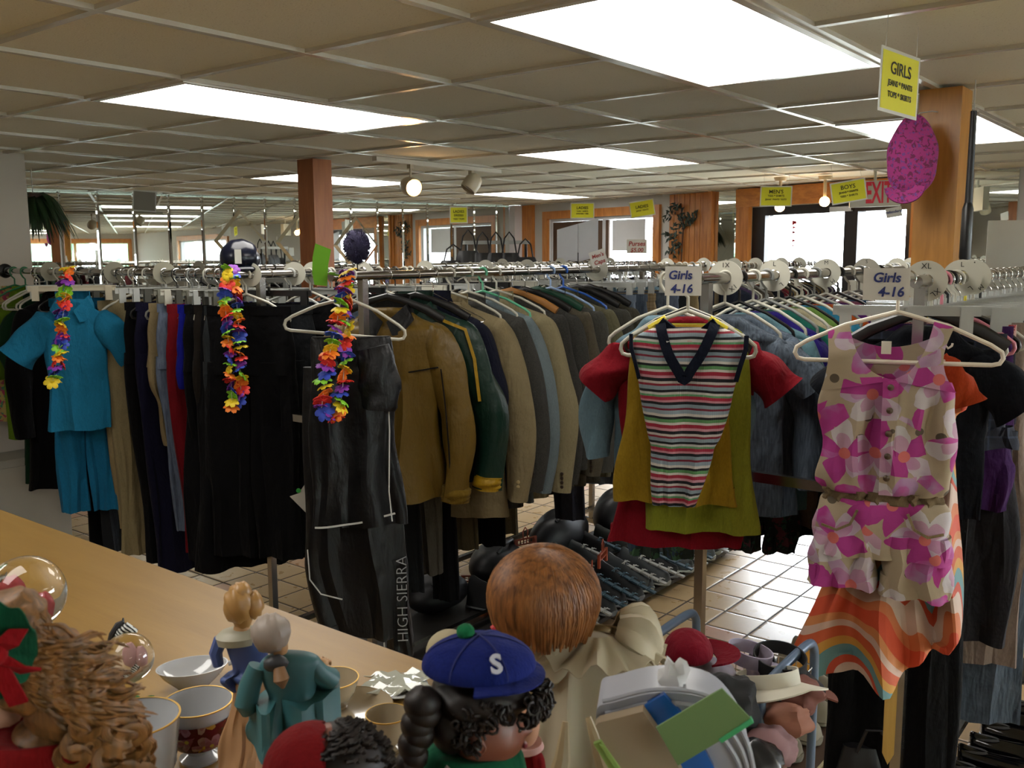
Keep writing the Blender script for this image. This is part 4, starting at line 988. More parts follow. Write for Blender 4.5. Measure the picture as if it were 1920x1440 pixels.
# -- floral romper
hr_ = P(1686, 524, 2.2); rr_ = math.radians(-72)
fo = thing('faceout_arm', 'short chrome arm at the near end of the girls rack, right', 'display arm', hr_)
MB().tube([(0, 0, 0), (0, 0, -.002), (2.46-hr_.x, YD-hr_.y, 0)], .007, 8).build('rod', CHROME, fo)
WH2 = plain('ivory_plastic', 'd2c9b8', .4)
hh_ = hanger(hr_, rr_, 'tube', WH2, .455, 'wide ivory plastic hanger carrying the floral romper', tilt=-.0)
m = MB(); m.tube([(.105, 0, -.128), (.105, 0, -.15), (.112, 0, -.158), (.12, 0, -.152), (.121, 0, -.146)], .0026, 7); m.build('strap_hook', WH2, hh_)
t = thing('romper', 'sleeveless beige romper printed with large pink flowers', 'romper', hr_+Vector((-.015, -.003, 0)), rr_)
Lo = [(-.150, -.124), (-.146, -.18), (-.152, -.23), (-.160, -.262)]; Li = [(-.104, -.104), (-.085, -.165), (-.05, -.212), (-.004, -.232)]
Ro = [(.122, -.108), (.102, -.165), (.108, -.215), (.132, -.255)]; Ri = [(.080, -.096), (.064, -.158), (.034, -.208), (-.004, -.232)]
up = lambda L_: catmull(L_, 5)
m = MB(); yy = .02
for O_, I_ in ((Lo, Li), (Ro, Ri)):
    A_, B_ = up(O_), up(I_); g = []
    for i, (a, b) in enumerate(zip(A_, B_)):
        tt = i/(len(A_)-1); g.append([Vector((a[0]+(b[0]-a[0])*u, -.008-(.022+.01*math.sin(PI*u))*min(1, tt*3), a[1]+(b[1]-a[1])*u)) for u in (0, .25, .5, .75, 1)])
    m.sheet(g if O_ is Lo else [list(reversed(r)) for r in g], .003)
m.build('front_bib', ROMPER, t)
m = MB(); g = []
for z, a, b in ((-.115, -.145, .12), (-.16, -.135, .10), (-.20, -.14, .10), (-.262, -.155, .13)):
    g.append([Vector((a+(b-a)*u, .02+.008*math.sin(PI*u), z-(.045*math.sin(PI*u) if z > -.13 else .022*math.sin(PI*u) if z > -.18 else 0))) for u in [q/12 for q in range(13)]])
m.sheet(g, .003); m.build('back_panel', ROMPER, t)
m = MB(); loftgar(m, [(-.236, -.010, .135, .030, .001), (-.265, -.012, .147, .038, .004), (-.33, -.012, .152, .046, .008), (-.42, -.01, .147, .048, .009), (-.485, -.012, .150, .046, .008), (-.505, -.012, .136, .036, .004)], 301, 72, kf=(9, 15), hem=False); m.build('bodice', ROMPER, t)
m = MB(); loftgar(m, [(-.500, -.012, .137, .036, .003), (-.515, -.012, .134, .034, .004), (-.53, -.012, .137, .036, .003)], 302, 80, kf=(22, 31), hem=False); m.build('elastic_waist', fab('8f7a5c'), t)
m = MB(); loftgar(m, [(-.522, -.012, .138, .036, .003), (-.545, -.012, .148, .046, .005), (-.62, -.012, .156, .05, .007), (-.66, -.012, .158, .05, .008)], 303, 72, hem=False); m.build('hips', ROMPER, t)
for sg in (-1, 1):
    m = MB(); c = -.012+sg*.078
    loftgar(m, [(-.60, c, .074, .046, .004), (-.66, c*1.05, .078, .048, .006), (-.748+(.008 if sg < 0 else -.005), c*1.1, .080, .046, .008)], 304+sg, 44); m.build('leg', ROMPER, t)
m = MB(); m.sheet([[(-.024, -.046, -.232), (.010, -.046, -.232)], [(-.024, -.058, -.30), (.010, -.058, -.30)], [(-.024, -.061, -.38), (.010, -.061, -.38)], [(-.022, -.053, -.50), (.010, -.053, -.50)]], .003); m.build('placket', ROMPER, t)
for z in (-.245, -.298, -.352, -.405, -.458): button(MB(), (-.007, -.051-.012*math.sin(PI*(z+.2)/-.33), z), .0075, .006).build('button', plain('brown_button', '4a3a2c', .3), t)
for sg in (-1, 1):
    m = MB(); strip(m, [(-.012+sg*.055, -.056, -.54), (-.012+sg*.07, -.06, -.575), (-.012+sg*.10, -.058, -.592), (-.012+sg*.135, -.044, -.585)], .006, .003)
    m.build('pocket_edge', fab('9f8c68'), t)
MB().box((-.03, .012, -.175), (-.008, .016, -.145)).build('neck_label', paper('d8d3c4'), t, False)
# -- swirl print dress behind the romper
t = thing('dress', 'orange, white and teal swirl print dress hanging behind the floral romper', 'dress', hr_+sh*.075+Vector((.0, -.01, 0)), math.radians(-70))
m = MB(); loftgar(m, [(-.19, .075, .045, .014, .001), (-.21, .08, .07, .022, .003), (-.30, .085, .085, .026, .006), (-.34, .07, .075, .03, .006), (-.50, .05, .115, .04, .010), (-.75, .015, .16, .05, .018), (-.92, -.0, .185, .055, .024), (-1.0, -.005, .195, .06, .028)], 310, 110, kf=(8, 14))
for i, v in enumerate(m.v):
    if v[2] < -.86: m.v[i] = (v[0], v[1], v[2]+max(0, v[0]-.02)*.85*(min(1, (-.86-v[2])/.14)))
m.build('skirt', SWIRL, t)
m = MB(); limb(m, [(.095, -.0, -.20, .03, .02), (.13, -.012, -.24, .045, .022), (.155, -.02, -.30, .05, .022)], 3); m.build('cap_sleeve', fab('c84a20'), t)
hanger(hr_+sh*.07+Vector((.01, -.03, 0)), math.radians(-70), 'clip', CLEAR_P, .33, 'clear clip hanger just behind the romper, carrying the swirl dress')
# -- rail D clothes
def dpants(X, mt, lab, hlab, L, hw, **k):
    loc = (X, YD, RZ); r = math.radians(k.pop('rz', -74)); hanger(loc, r, 'clip', CLEAR_P, hw*2+.02, hlab, tilt=k.pop('htilt', .03)); return pants(loc, r, mt, lab, L, hw, **k)
loc = (2.56, YD, RZ); r = math.radians(-72)
hanger(loc, r, 'suit', BLKH, .38, 'black contoured hanger behind the romper neckline'); jacket(loc, r, fab('10141c'), 'black top seen through the romper neckline', L=.5, hw=.16, ht=.03, slen=.14, kind='tee', cat='top', name='t_shirt', seed=320)
dpants(2.66, PLAIDN, 'navy plaid shorts on a clear hanger right of the romper', 'clear clip hanger holding the navy plaid shorts', .30, .165, legw=.10, spread=.25, seed=321, top=-.14)
dpants(2.735, fab('4a2460'), 'purple trousers showing a thin strip right of the navy plaid shorts', 'clear clip hanger of the purple trousers', .5, .165, seed=325)
HEART = speckle_mat('heart_print', 'd0a8a4', 'a8222c', 'a8222c', 60)
dpants(2.80, fab('36353a'), 'charcoal trousers with a heart print waistband at far right', 'clear clip hanger holding the charcoal trousers at far right', .90, .16, legw=.12, seed=322, band=HEART, spread=-.1)
dpants(2.90, fab('a89488'), 'dusty pink trousers with hem below the charcoal pair at far right', 'clear clip hanger of the dusty pink trousers', 1.0, .17, legw=.12, seed=323, spread=-.1)
dpants(3.0, fab('182238', 'denim'), 'long dark blue jeans with frayed hem at the right edge', 'clear clip hanger of the long dark jeans', 1.22, .18, legw=.12, seed=324, spread=-.1)
for i_ in range(13):
    X = 3.1+i_*.095; dpants(X, (DJEANS, BLACK, NAVY, DGREY)[i_ % 4], 'dark trousers on the right rail of the girls rack', 'hanger on the right rail of the girls rack', .95, .165, seed=330+i_, group='dark trousers on the right rail', folded=i_ > 2)
for o in bpy.data.objects:
    if o.get('label') == 'hanger on the right rail of the girls rack': o['group'] = 'hangers on the right rail'
# extra empty coloured hangers and size markers
PINKH = plain('pink_plastic', 'c87a88', .35)
for X, mt, lab in ((2.60, WHITE_P, 'white hanger just right of the first XL marker'), (2.70, PINKH, 'pink hanger on the right rail'), (2.76, BLKH, 'black tubular hanger on the right rail'), (2.84, WHITE_P, 'white hanger left of the yellow one'), (2.955, YELH, 'bright yellow hanger on the right rail'), (3.05, WHITE_P, 'white hanger right of the yellow one'), (3.14, BLKH, 'black tubular hanger at the right edge')):
    hanger((X, YD, RZ), math.radians(-78), 'tube', mt, .36, lab)
for X, Y, tx, lab in ((2.535, YD, 'XL', 'large round XL size marker at the near end of the right rail'), (2.90, YD, 'L', 'round size marker L behind the yellow hanger'), (3.02, YD, 'M', 'round size marker M at the right edge'), (2.62, YC, '1X', 'large round 1X size marker on the middle rail'), (2.98, YC, 'L', 'round size marker L with yellow mark on the middle rail'), (3.45, YC, 'M', 'round size marker M in the middle rail, beside the girls card'), (3.9, YC, 'S', 'small-looking round size marker on the far part of the middle rail')):
    disc((X, Y, RZ), math.radians(-78), lab, tx, r=.052)
# hand-lettered cards
INK = plain('blue_marker_ink', '23306e', .7)
def card(name, lab, p, rz, w, h, mat, lines, cat='sign', tilt=0, ink=None, th=.0015, size=None, border=None):
    t = thing(name, lab, cat, p, rz); t.rotation_euler.y = tilt
    if name == 'hanging_card': MB().tube([(0, .001, h/2-.004), (0, .03, h/2-.02), (.02, .07, h/2-.035), (.02, .10, h/2-.035)], .0015, 6).build('wire_clip', CHROME, t)
    MB().box((-w/2, 0, -h/2), (w/2, th, h/2)).build('card', mat, t, False)
    if border: MB().box((-w/2+.008, -.0006, -h/2+.008), (w/2-.008, 0, h/2-.008)).build('coloured_sheet', border, t, False)
    for i, (tx, sz, x, z) in enumerate(lines):
        text_obj('lettering', tx, sz, ink or INK, t, (x, -.0012, z), (PI/2, 0, 0), bold=.0008*sz/.03, ext=.0003, shear=.15 if cat == 'sign' and not border else 0)
    return t
CARD = paper('c9c7bf')
card('hanging_card', 'white card handwritten Girls 4-16 above the striped knit top', P(1281, 527, 2.36), math.radians(-64), .09, .073, CARD, [('Girls', .030, -.008, .014), ('4-16', .030, -.004, -.020)])
card('hanging_card', 'cut white card handwritten Girls 4-16 above the floral romper', P(1662, 533, 2.12), math.radians(-74), .098, .072, CARD, [('Girls', .030, .0, .014), ('4-16', .030, .01, -.018)])
# ------------------------------------------------------------------ dense hanger rows on the racks farther back
def simple_garment(mat, hw, L, seed):
    m = MB(); loftgar(m, [(-.12, 0, hw*.4, .02, 0), (-.15, 0, hw*.85, .03, .001), (-.22, 0, hw, .035, .003), (-L*.6, 0, hw*.95, .035, .006), (-L, 0, hw, .035, .008)], seed, 22, 2)
    o = m.build('clothes_item', mat); d = o.data; bpy.data.objects.remove(o); return d
def hang_single(kind, mat, w):
    m = MB(); m.tube(hook_pts(), .0036, 6); hang_frame(m, kind, w)
    if kind == 'clip': clip_mesh(m, -w/2+.03); clip_mesh(m, w/2-.03)
    o = m.build('hanger', mat); d = o.data; bpy.data.objects.remove(o); return d
HS = [hang_single(k, mt, .4) for k, mt in (('tube', WHITE_P), ('clip', CLEAR_P), ('tube', GREY_P), ('wire', CHROME), ('tube', WHITE_P), ('tube', BLKH), ('clip', WHITE_P))]
GSD = [simple_garment(fab(c), .19, L, 400+i) for i, (c, L) in enumerate((('2a3142', .8), ('6a6254', .7), ('7a2c34', .75), ('4d6470', .8), ('16161a', .9), ('8c8676', .7), ('2f4a3a', .8), ('59486a', .7), ('a08a5c', .75), ('20242c', .9)))]
def fill(x0, x1, Y, n, where, disc_at=()):
    for i in range(n):
        X = x0+(x1-x0)*i/(n-1)+R.uniform(-.01, .01); r = math.radians(-90+R.uniform(-8, 14))
        o = bpy.data.objects.new('hanger', HS[R.randrange(len(HS))]); COL.objects.link(o); o.location = (X, Y, RZ); o.rotation_euler = (0, 0, r)
        tag(o, 'hanger in the dense row on '+where, 'hanger', 'hangers on '+where)
        if i % 2 == 0:
            o = bpy.data.objects.new('shirt', GSD[R.randrange(len(GSD))]); COL.objects.link(o); o.location = (X, Y, RZ); o.rotation_euler = (0, 0, r)
            tag(o, 'garment in the dense row on '+where, 'garment', 'garments on '+where)
    for k, X in enumerate(disc_at):
        disc((X, Y, RZ), math.radians(-80), 'round size marker on '+where, None, group='size markers on '+where)
fill(5.05, 6.45, 2.45, 26, 'the near rail of the rack beyond the suits', (5.2, 5.5, 5.9, 6.2))
fill(5.05, 6.45, 2.95, 18, 'the far rail of the rack beyond the suits', (5.3, 5.8))
fill(4.8, 6.05, 1.45, 26, 'the rack in front of the glass door', (4.95, 5.2, 5.45, 5.7, 5.9))
fill(4.8, 6.05, .9, 16, 'the right rail of the rack by the glass door', (5.0, 5.4))
fill(3.0, 4.55, 4.85, 22, 'the left rack along the mirrors', (3.2, 3.9))
fill(3.0, 4.55, 5.4, 14, 'the back rail along the mirrors, left', ())
fill(5.05, 7.25, 4.2, 30, 'the right rack along the mirrors', (5.2, 5.9, 6.6))
fill(5.05, 7.25, 4.75, 16, 'the back rail along the mirrors, right', ())
# size markers and spare hangers on the twin rails of the suit rack
for X, Y in ((2.30, 3.14), (2.52, 3.14), (2.62, 3.14), (2.9, 3.14), (3.3, 3.14), (3.75, 3.14), (4.1, 3.14)):
    disc((X, Y, RZ), math.radians(-58 if X < 2.7 else -75), 'round size marker on the twin rail behind the suits', None, group='size markers behind the suits')
for i in range(20):
    X = 2.6+i*.1; o = bpy.data.objects.new('hanger', HS[i % 7]); COL.objects.link(o); o.location = (X, 3.14, RZ); o.rotation_euler = (0, 0, math.radians(-80)); tag(o, 'spare hanger among dark clothes behind the suits', 'hanger', 'spare hangers behind the suits')
# size markers on the wall rail
for x in (95, 215, 308): disc((XL, onx(x, 508, XL).y, RZ), math.radians(-42), 'translucent round size marker on the wall rail, at '+{95: 'the green garland', 215: 'the khaki trousers', 308: 'the blue-grey jeans'}[x], None, plain('aged_plastic', '9c9a88', .4), r=.05, group=None)
for i in range(16):
    Y = 3.3+i*.12; o = bpy.data.objects.new('hanger', HS[(i*3) % 7]); COL.objects.link(o); o.location = (XL, Y, RZ); o.rotation_euler = (0, 0, math.radians(-20)); tag(o, 'spare hanger among the trousers on the wall rail', 'hanger', 'spare hangers on the wall rail')
# green-dotted size marker at the end of the blazers
disc((3.88, YA, RZ), math.radians(-60), 'size marker with green dots right of the blazers', None, r=.055, group=None)
# ------------------------------------------------------------------ wooden counter in the foreground
CT = 1.05
COAK = wood('counter_oak', '8f6f36', '80602a', 'y', 3, .38, False)
t = thing('counter', 'long light oak counter top in the left foreground', 'counter', (.48, 1.4, 0))
b = MB(); b.box((-.52, -1.25, CT-.038), (.52, 2.0, CT)); b.build('worktop', COAK, t, False)
MB().box((-.50, -1.22, 0), (.47, 1.97, CT-.038)).build('cabinet_body', plain('counter_side', '4a3826', .6), t, False)
MB().box((.521, -1.25, CT-.038), (.527, 2.0, CT-.004)).build('edge_strip', plain('dark_edge', '2a1e14', .5), t, False)
class At:
    """a place on the counter seen at pixel (x, y) and distance d; L() gives local metres of a pixel at that distance"""
    def __init__(s, x, y, d, z=CT):
        s.d = d; p = P(x, y, d); s.p = Vector((p.x, p.y, z)); rr = ray(x, 480); s.rz = -math.atan2(rr.x, rr.y); s.k = d/FPX
        s.e = Vector((math.cos(s.rz), math.sin(s.rz), 0))
    def L(s, x, y, dy=0):
        q = P(x, y, s.d)-s.p; return (q.dot(s.e), dy, q.z)
    def X(s, x): return s.L(x, 900)[0]
    def Z(s, y): return s.L(960, y)[2]
SKIN_D = plain('brown_doll_skin', '6f3f30', .38); SKIN_P = plain('pale_doll_skin', 'c99a7e', .4)
CER = plain('cream_porcelain', '988a72', .15, 0, .02, 6, .5); CERW = plain('white_porcelain', 'a6a8aa', .12, 0, .02, 6, .5); GOLDM = metal('gold_rim', 'b8903a', .3)
# -- figurine of a woman
a = At(452, 1300, 1.10)
t = thing('figurine', 'porcelain figurine of a blonde woman in a blue gown, seen from behind', 'figurine', a.p, a.rz)
def rws(a_, ls):   # (y pixel, centre x pixel, half width px, depth ratio, fold)
    return [(a_.Z(y), a_.X(cx), hw*a_.k, hw*a_.k*dr, fo) for y, cx, hw, dr, fo in ls]
m = MB(); loftgar(m, rws(a, [(1250, 460, 26, .8, 0), (1290, 455, 34, .8, .0015), (1350, 447, 40, .85, .003), (1400, 440, 48, .9, .004), (1448, 436, 56, .9, .005)]), 501, 48, kf=(5, 8), hem=False, sq=1)
i0 = len(m.v)
z0 = min(v[2] for v in m.v); m.v = [(x, y, max(z, .0) if z > .004 else 0) for x, y, z in m.v]
m.build('skirt', plain('figurine_peach', '9a7450', .45), t)
m = MB(); loftgar(m, rws(a, [(1176, 450, 30, .62, 0), (1188, 450, 40, .62, 0), (1215, 452, 37, .6, .0), (1250, 452, 30, .62, .001), (1262, 440, 38, .6, .003), (1285, 448, 34, .5, .003), (1320, 470, 18, .5, .002)]), 502, 36, hem=False, sq=1); m.build('bodice', plain('figurine_blue', '3a4f86', .45), t)
m = MB(); m.tube([a.L(478, 1185), a.L(492, 1215, .01), a.L(490, 1245, .012)], [.009, .0085, .006]).tube([a.L(415, 1188), a.L(405, 1215), a.L(410, 1240)], [.008, .0075, .006]); m.build('sleeves', plain('figurine_blue', '3a4f86', .45), t)
m = MB(); m.lathe([(.018, -.004), (.0255, -.006), (.0265, .002), (.020, .008), (.012, .010)], a.L(448, 1188), 24, sy=.72); m.build('shawl_collar', plain('figurine_grey', '94907e', .5), t)
m = MB(); m.tube([a.L(452, 1190), a.L(454, 1165), a.L(454, 1150)], [.012, .0085, .009], 14); m.build('neck', plain('figurine_skin', 'b0875c', .45), t)
HB = plain('figurine_blonde', '96703c', .4)
m = MB()
wv = lambda d, q: q*(1+.05*math.sin(9*d.x+6*d.z)+.03*math.sin(17*d.z))
m.ell(a.L(448, 1125), (.0175, .019, .0235), 24, 16, wv); m.ell(a.L(474, 1128, .0), (.0125, .014, .0165), 18, 12, wv); m.ell(a.L(452, 1100), (.012, .013, .011), 18, 12, wv); m.ell(a.L(455, 1150), (.011, .012, .016), 16, 10, wv); m.build('hair', HB, t)
# -- figurine of a man
a = At(540, 1300, 1.0)
t = thing('figurine', 'porcelain figurine of a grey-haired man in a teal coat, seen from behind', 'figurine', a.p, a.rz)
TEAL = plain('figurine_teal', '2c5a5e', .45)
m = MB(); loftgar(m, rws(a, [(1216, 520, 16, .8, 0), (1224, 528, 44, .5, 0), (1240, 532, 56, .5, .0), (1275, 532, 50, .52, 0), (1305, 532, 43, .55, .001), (1330, 530, 60, .6, .004), (1365, 528, 78, .65, .006), (1392, 530, 88, .65, .008)]), 505, 60, kf=(6, 9), sq=1); m.build('coat', TEAL, t)
m = MB(); loftgar(m, rws(a, [(1380, 520, 20, .8, 0), (1440, 518, 16, .8, 0), (1470, 516, 15, .8, 0)]), 506, 20, hem=False); loftgar(m, rws(a, [(1380, 560, 20, .8, 0), (1440, 562, 16, .8, 0), (1470, 564, 15, .8, 0)]), 507, 20, hem=False); m.v = [(x, y, max(z, 0)) for x, y, z in m.v]; m.build('breeches', plain('figurine_cream', 'a08e70', .5), t)
m = MB(); m.tube([a.L(580, 1240), a.L(600, 1268, .0), a.L(618, 1282, .004), a.L(612, 1292, .012), a.L(585, 1300, .02)], [.010, .011, .0125, .011, .008], 12); m.build('sleeve', TEAL, t)
m = MB(); m.tube([a.L(484, 1240), a.L(470, 1275, .0), a.L(462, 1310, -.004), a.L(468, 1325, -.002)], [.010, .0115, .012, .009], 12); m.build('sleeve', TEAL, t)
m = MB(); m.ell(a.L(603, 1255, .01), (.008, .006, .006), 10, 8); [m.tube([a.L(600+i_*4, 1252, .01), a.L(606+i_*5, 1246+i_*3, .014), a.L(612+i_*3, 1254+i_*3, .016)], .0017, 6) for i_ in range(4)]; m.build('hand', plain('figurine_skin', 'b0875c', .45), t)
m = MB(); m.lathe([(.006, -.008), (.0085, 0), (.0085, .012)], a.L(525, 1212), 14); m.build('neck', plain('figurine_skin', 'b0875c', .45), t)
m = MB(); m.ell(a.L(508, 1178), (.0205, .021, .0205), 30, 20, lambda d, q: q*(1+.035*math.sin(14*d.x+5*d.z)+.02*math.sin(30*d.x))); m.build('hair', plain('figurine_grey_hair', '887c72', .5), t)
m = MB(); m.ell(a.L(518, 1226, -.016), (.013, .008, .009), 12, 8, wv); m.build('hair_bow', plain('figurine_black', '2a2c30', .5), t)
m = MB(); m.tube([a.L(524, 1232, -.02), a.L(528, 1250, -.026), a.L(531, 1268, -.024)], [.006, .0085, .002], 10); m.build('ponytail', plain('figurine_tan', '7a5a3c', .5), t)
# -- porcelain
def cup(lab, x, y, d, r, h, mat, name='teacup', cat='cup', handle=True, foot=True, band=None):
    a = At(x, y, d); t = thing(name, lab, cat, a.p, a.rz)
    prof = [(r*.55, .0), (r*.58, .004), (r*.36, h*.14), (r*.42, h*.2), (r*.78, h*.38), (r*.9, h*.65), (r, h), (r*.955, h), (r*.85, h*.65), (r*.72, h*.38), (r*.1, h*.24)] if foot else [(r*.5, 0), (r*.55, .002), (r*.85, h*.4), (r, h), (r*.96, h), (r*.8, h*.42), (r*.1, h*.08)]
    MB().lathe(prof, (0, 0, 0), 40).build('bowl', mat, t)
    m = MB(); m.lathe([(r*.955, h-.0004), (r*1.004, h-.0004), (r*1.004, h+.0008), (r*.955, h+.0008)], (0, 0, 0), 40, cap=False); m.build('gold_rim', GOLDM, t)
    if handle: MB().tube([(-r*.86, 0, h*.8), (-r*1.25, 0, h*.84), (-r*1.45, 0, h*.62), (-r*1.2, 0, h*.4), (-r*.8, 0, h*.36)], r*.07, 8).build('handle', mat, t)
    if band: MB().lathe([(r*.70, h*.30), (r*.885, h*.42), (r*.955, h*.66), (r*.985, h*.8)], (0, 0, 0), 40, cap=False).build('painted_band', band, t)
    return t
def saucer(lab, x, y, d, r, mat, dz=0):
    a = At(x, y, d, CT+dz); t = thing('saucer', lab, 'saucer', a.p, a.rz)
    MB().lathe([(r*.5, 0), (r*.52, .003), (r*.8, .007), (r, .014), (r*.985, .016), (r*.75, .009), (r*.45, .006), (.001, .006)], (0, 0, 0), 44).build('plate', mat, t)
    MB().lathe([(r*.975, .0155), (r*1.003, .0135), (r*1.003, .0145), (r*.98, .0168)], (0, 0, 0), 44, cap=False).build('gold_rim', GOLDM, t)
saucer('cream saucer under the small teacup', 727, 1370, 1.18, .062, CER)
c_ = cup('small cream teacup with gold rim standing on a saucer', 727, 1370, 1.18, .0275, .048, CER); c_.location.z += .0065
saucer('cream saucer left of the small teacup', 655, 1330, 1.28, .060, CER)
c_ = cup('cream bowl half hidden behind the teal-coated figurine', 625, 1315, 1.30, .036, .04, CER, 'bowl', 'bowl', False); c_.location.z += .0065
saucer('cream saucer in front of the small teacup', 700, 1425, 1.05, .05, CER)
FLOW = floral_mat('red_flower_glaze', '5c0f1c', [(0, 'a87a86'), (.35, '8a3c4c'), (.6, 'b8a090'), (.85, 'c09a2a')], 'c8b04a', '3c4a38', 34, .5, .1)
FLOW.node_tree.nodes['Principled BSDF'].inputs['Roughness'].default_value = .15
cup('deep white bowl with gold rim at lower left, behind the doll curls', 252, 1330, 1.08, .050, .098, CERW, 'bowl', 'bowl', False, False)
cup('white-lipped bowl with dark red floral band', 371, 1330, 1.17, .043, .075, CERW, 'bowl', 'bowl', False, True, FLOW)
a = At(362, 1280, 1.37); t = thing('gravy_boat', 'low white oval porcelain dish behind the red floral bowl', 'dish', a.p, a.rz)
MB().lathe([(.02, 0), (.022, .003), (.04, .02), (.05, .034), (.048, .034), (.038, .02), (.002, .006)], (0, 0, 0), 36, sx=1.0, sy=.7).build('bowl', CERW, t)
MB().tube([(.05, 0, .03), (.075, 0, .036), (.078, 0, .02), (.05, 0, .014)], .004, 8).build('handle', CERW, t)
cup('cream cup at the bottom left, under the white bowl', 348, 1410, 1.04, .030, .040, CER, 'teacup', 'cup', False)
def crystal():
    t_ = NT('crystal'); t_.color('f4f6f4'); t_.set(Roughness=.01, IOR=1.45, Transmission_Weight=1.0); return t_.m
CRY = crystal()
a = At(748, 1300, 1.36); t = thing('glass_plate', 'clear cellophane-wrapped plate catching the light behind the teacup', 'plate', a.p, a.rz)
m = MB(); g = [[Vector((-.045+.09*i/10+.012*math.sin(j), -.035+.07*j/10, .012+.004*math.sin(i*1.3+j)+.003*math.cos(i*2.1-j*1.7))) for i in range(11)] for j in range(11)]; m.sheet(g, .0012); m.build('wrap', plain('shiny_wrap', 'a9aca0', .08, 0, .02, 6, 1), t)
MB().lathe([(.03, 0), (.042, .008), (.04, .009), (.001, .004)], (0, 0, 0), 30).build('plate', CERW, t)
# glass globes and zebra
a = At(55, 1200, 1.10); t = thing('glass_globe', 'large clear glass globe on a stand at the left edge', 'snow globe', a.p, a.rz)
zc = a.Z(1105); r = 71*a.k
m = MB(); m.ell((0, 0, zc), (r, r, r), 40, 26); m.build('globe', CRY, t)
m = MB(); m.ell((-.01, 0, zc+.004), (.011, .009, .014), 12, 8, wv); m.ell((.012, 0, zc-.012), (.008, .008, .012), 12, 8, wv); m.build('tiny_figures', plain('figure_red', '9a2a30', .5), t)
MB().lathe([(.034, 0), (.036, .008), (.026, .016), (.020, zc-r-.004), (.026, zc-r+.006)], (0, 0, 0), 30).build('stand', plain('smoky_glass', '6a6660', .15), t)
a = At(242, 1268, 1.28); t = thing('glass_globe', 'small clear glass globe with pink figures on a leafy green base', 'snow globe', a.p, a.rz)
zc = a.Z(1228); r = 47*a.k; zb = max(0, zc-r)
m = MB(); m.ell((0, 0, max(zc, r+.006)), (r, r, r), 32, 20); m.build('globe', CRY, t)
m = MB(); m.ell((.002, 0, zc+.004), (.007, .005, .013), 10, 8, wv); m.ell((.012, 0, zc+.0), (.006, .005, .011), 10, 8, wv); m.build('tiny_figures', plain('figure_pink', 'c49a9a', .5), t)
m = MB()
for q in range(30): an = q*.7; m.ell((.031*math.cos(an)*(1+.1*(q % 3)), .028*math.sin(an), .007+.004*(q % 2)), (.007, .006, .0055), 7, 5)
m.lathe([(.034, 0), (.034, .006), (.02, .009)], (0, 0, 0), 24); m.build('leafy_base', plain('glazed_green', '2f6a2a', .3), t)
a = At(215, 1235, 1.40); t = thing('zebra_figurine', 'small zebra figurine with a black mane behind the glass globe', 'figurine', a.p, a.rz)
def zebra():
    t_ = NT('zebra_stripes'); w_ = t_.N('TexWave'); w_.inputs['Scale'].default_value = 70; w_.inputs['Distortion'].default_value = 3; t_.L(t_.coord(rot=(0, .7, 0)), w_.inputs['Vector']); t_.color(t_.ramp(w_.outputs['Fac'], [(.45, '17181a'), (.55, 'b8bab6')])); t_.set(Roughness=.3); return t_.m
m = MB(); zt = a.Z(1160)
m.tube([(-.022, 0, zt-.055), (.0, 0, zt-.052), (.02, 0, zt-.054)], [.012, .015, .012], 14)
for x, y in ((-.02, -.008), (-.02, .008), (.018, -.008), (.018, .008)): m.tube([(x, y, zt-.058), (x+.001, y, (zt-.058)/2), (x, y, 0)], [.006, .004, .0045], 8)
m.tube([(-.005+.02*0, 0, zt-.050), (.006, 0, zt-.030), (.012, 0, zt-.014), (.018, 0, zt-.010), (.032, 0, zt-.020)], [.011, .009, .0085, .008, .0045], 14)
m.build('body', zebra(), t)
m = MB(); m.tube([(-.008, 0, zt-.036), (-.001, 0, zt-.018), (.008, 0, zt-.004), (.014, 0, zt)], [.003, .005, .005, .002], 8); m.tube([(.014, .004, zt-.006), (.015, .006, zt+.003)], [.003, .001], 6); m.build('mane', plain('mane_black', '141416', .5), t)
# ------------------------------------------------------------------ dolls in the foreground
def hair_mat(name, a_, b_):
    t = NT(name); v = t.coord(scale=(1, 1, .15)); n = t.noise(v, 170, 3, .6); t.color(t.ramp(n.outputs['Fac'], [(.3, b_), (.65, a_)])); t.set(Roughness=.5); t.b.inputs['Specular IOR Level'].default_value = .35; return t.m
GINGER = hair_mat('ginger_hair', '86562a', '4e2c10'); CURLH = hair_mat('golden_curls', '7a5228', '46300f'); BLKHAIR = hair_mat('black_curly_hair', '1c1310', '0a0706')
LACE = plain('ivory_chiffon', 'ada48c', .75); 
def doll_body(t, a, cx, cy_top, hw_px, mat, dy=0, dr=.6, name='dress', base_hw=None, seed=0):
    m = MB(); z = a.Z(cy_top); h = hw_px*a.k; bh = (base_hw or hw_px*1.5)*a.k
    loftgar(m, [(z, a.X(cx), h*.35, h*.3, 0), (z-.012, a.X(cx), h*.85, h*.5, .0005), (z*.7, a.X(cx), h, h*dr, .003), (z*.35, a.X(cx), bh*.9, bh*dr, .006), (0.002, a.X(cx), bh, bh*dr, .008)], seed, 60, kf=(7, 11), hem=False, sq=1, yoff=lambda tt: dy)
    return m.build(name, mat, t)
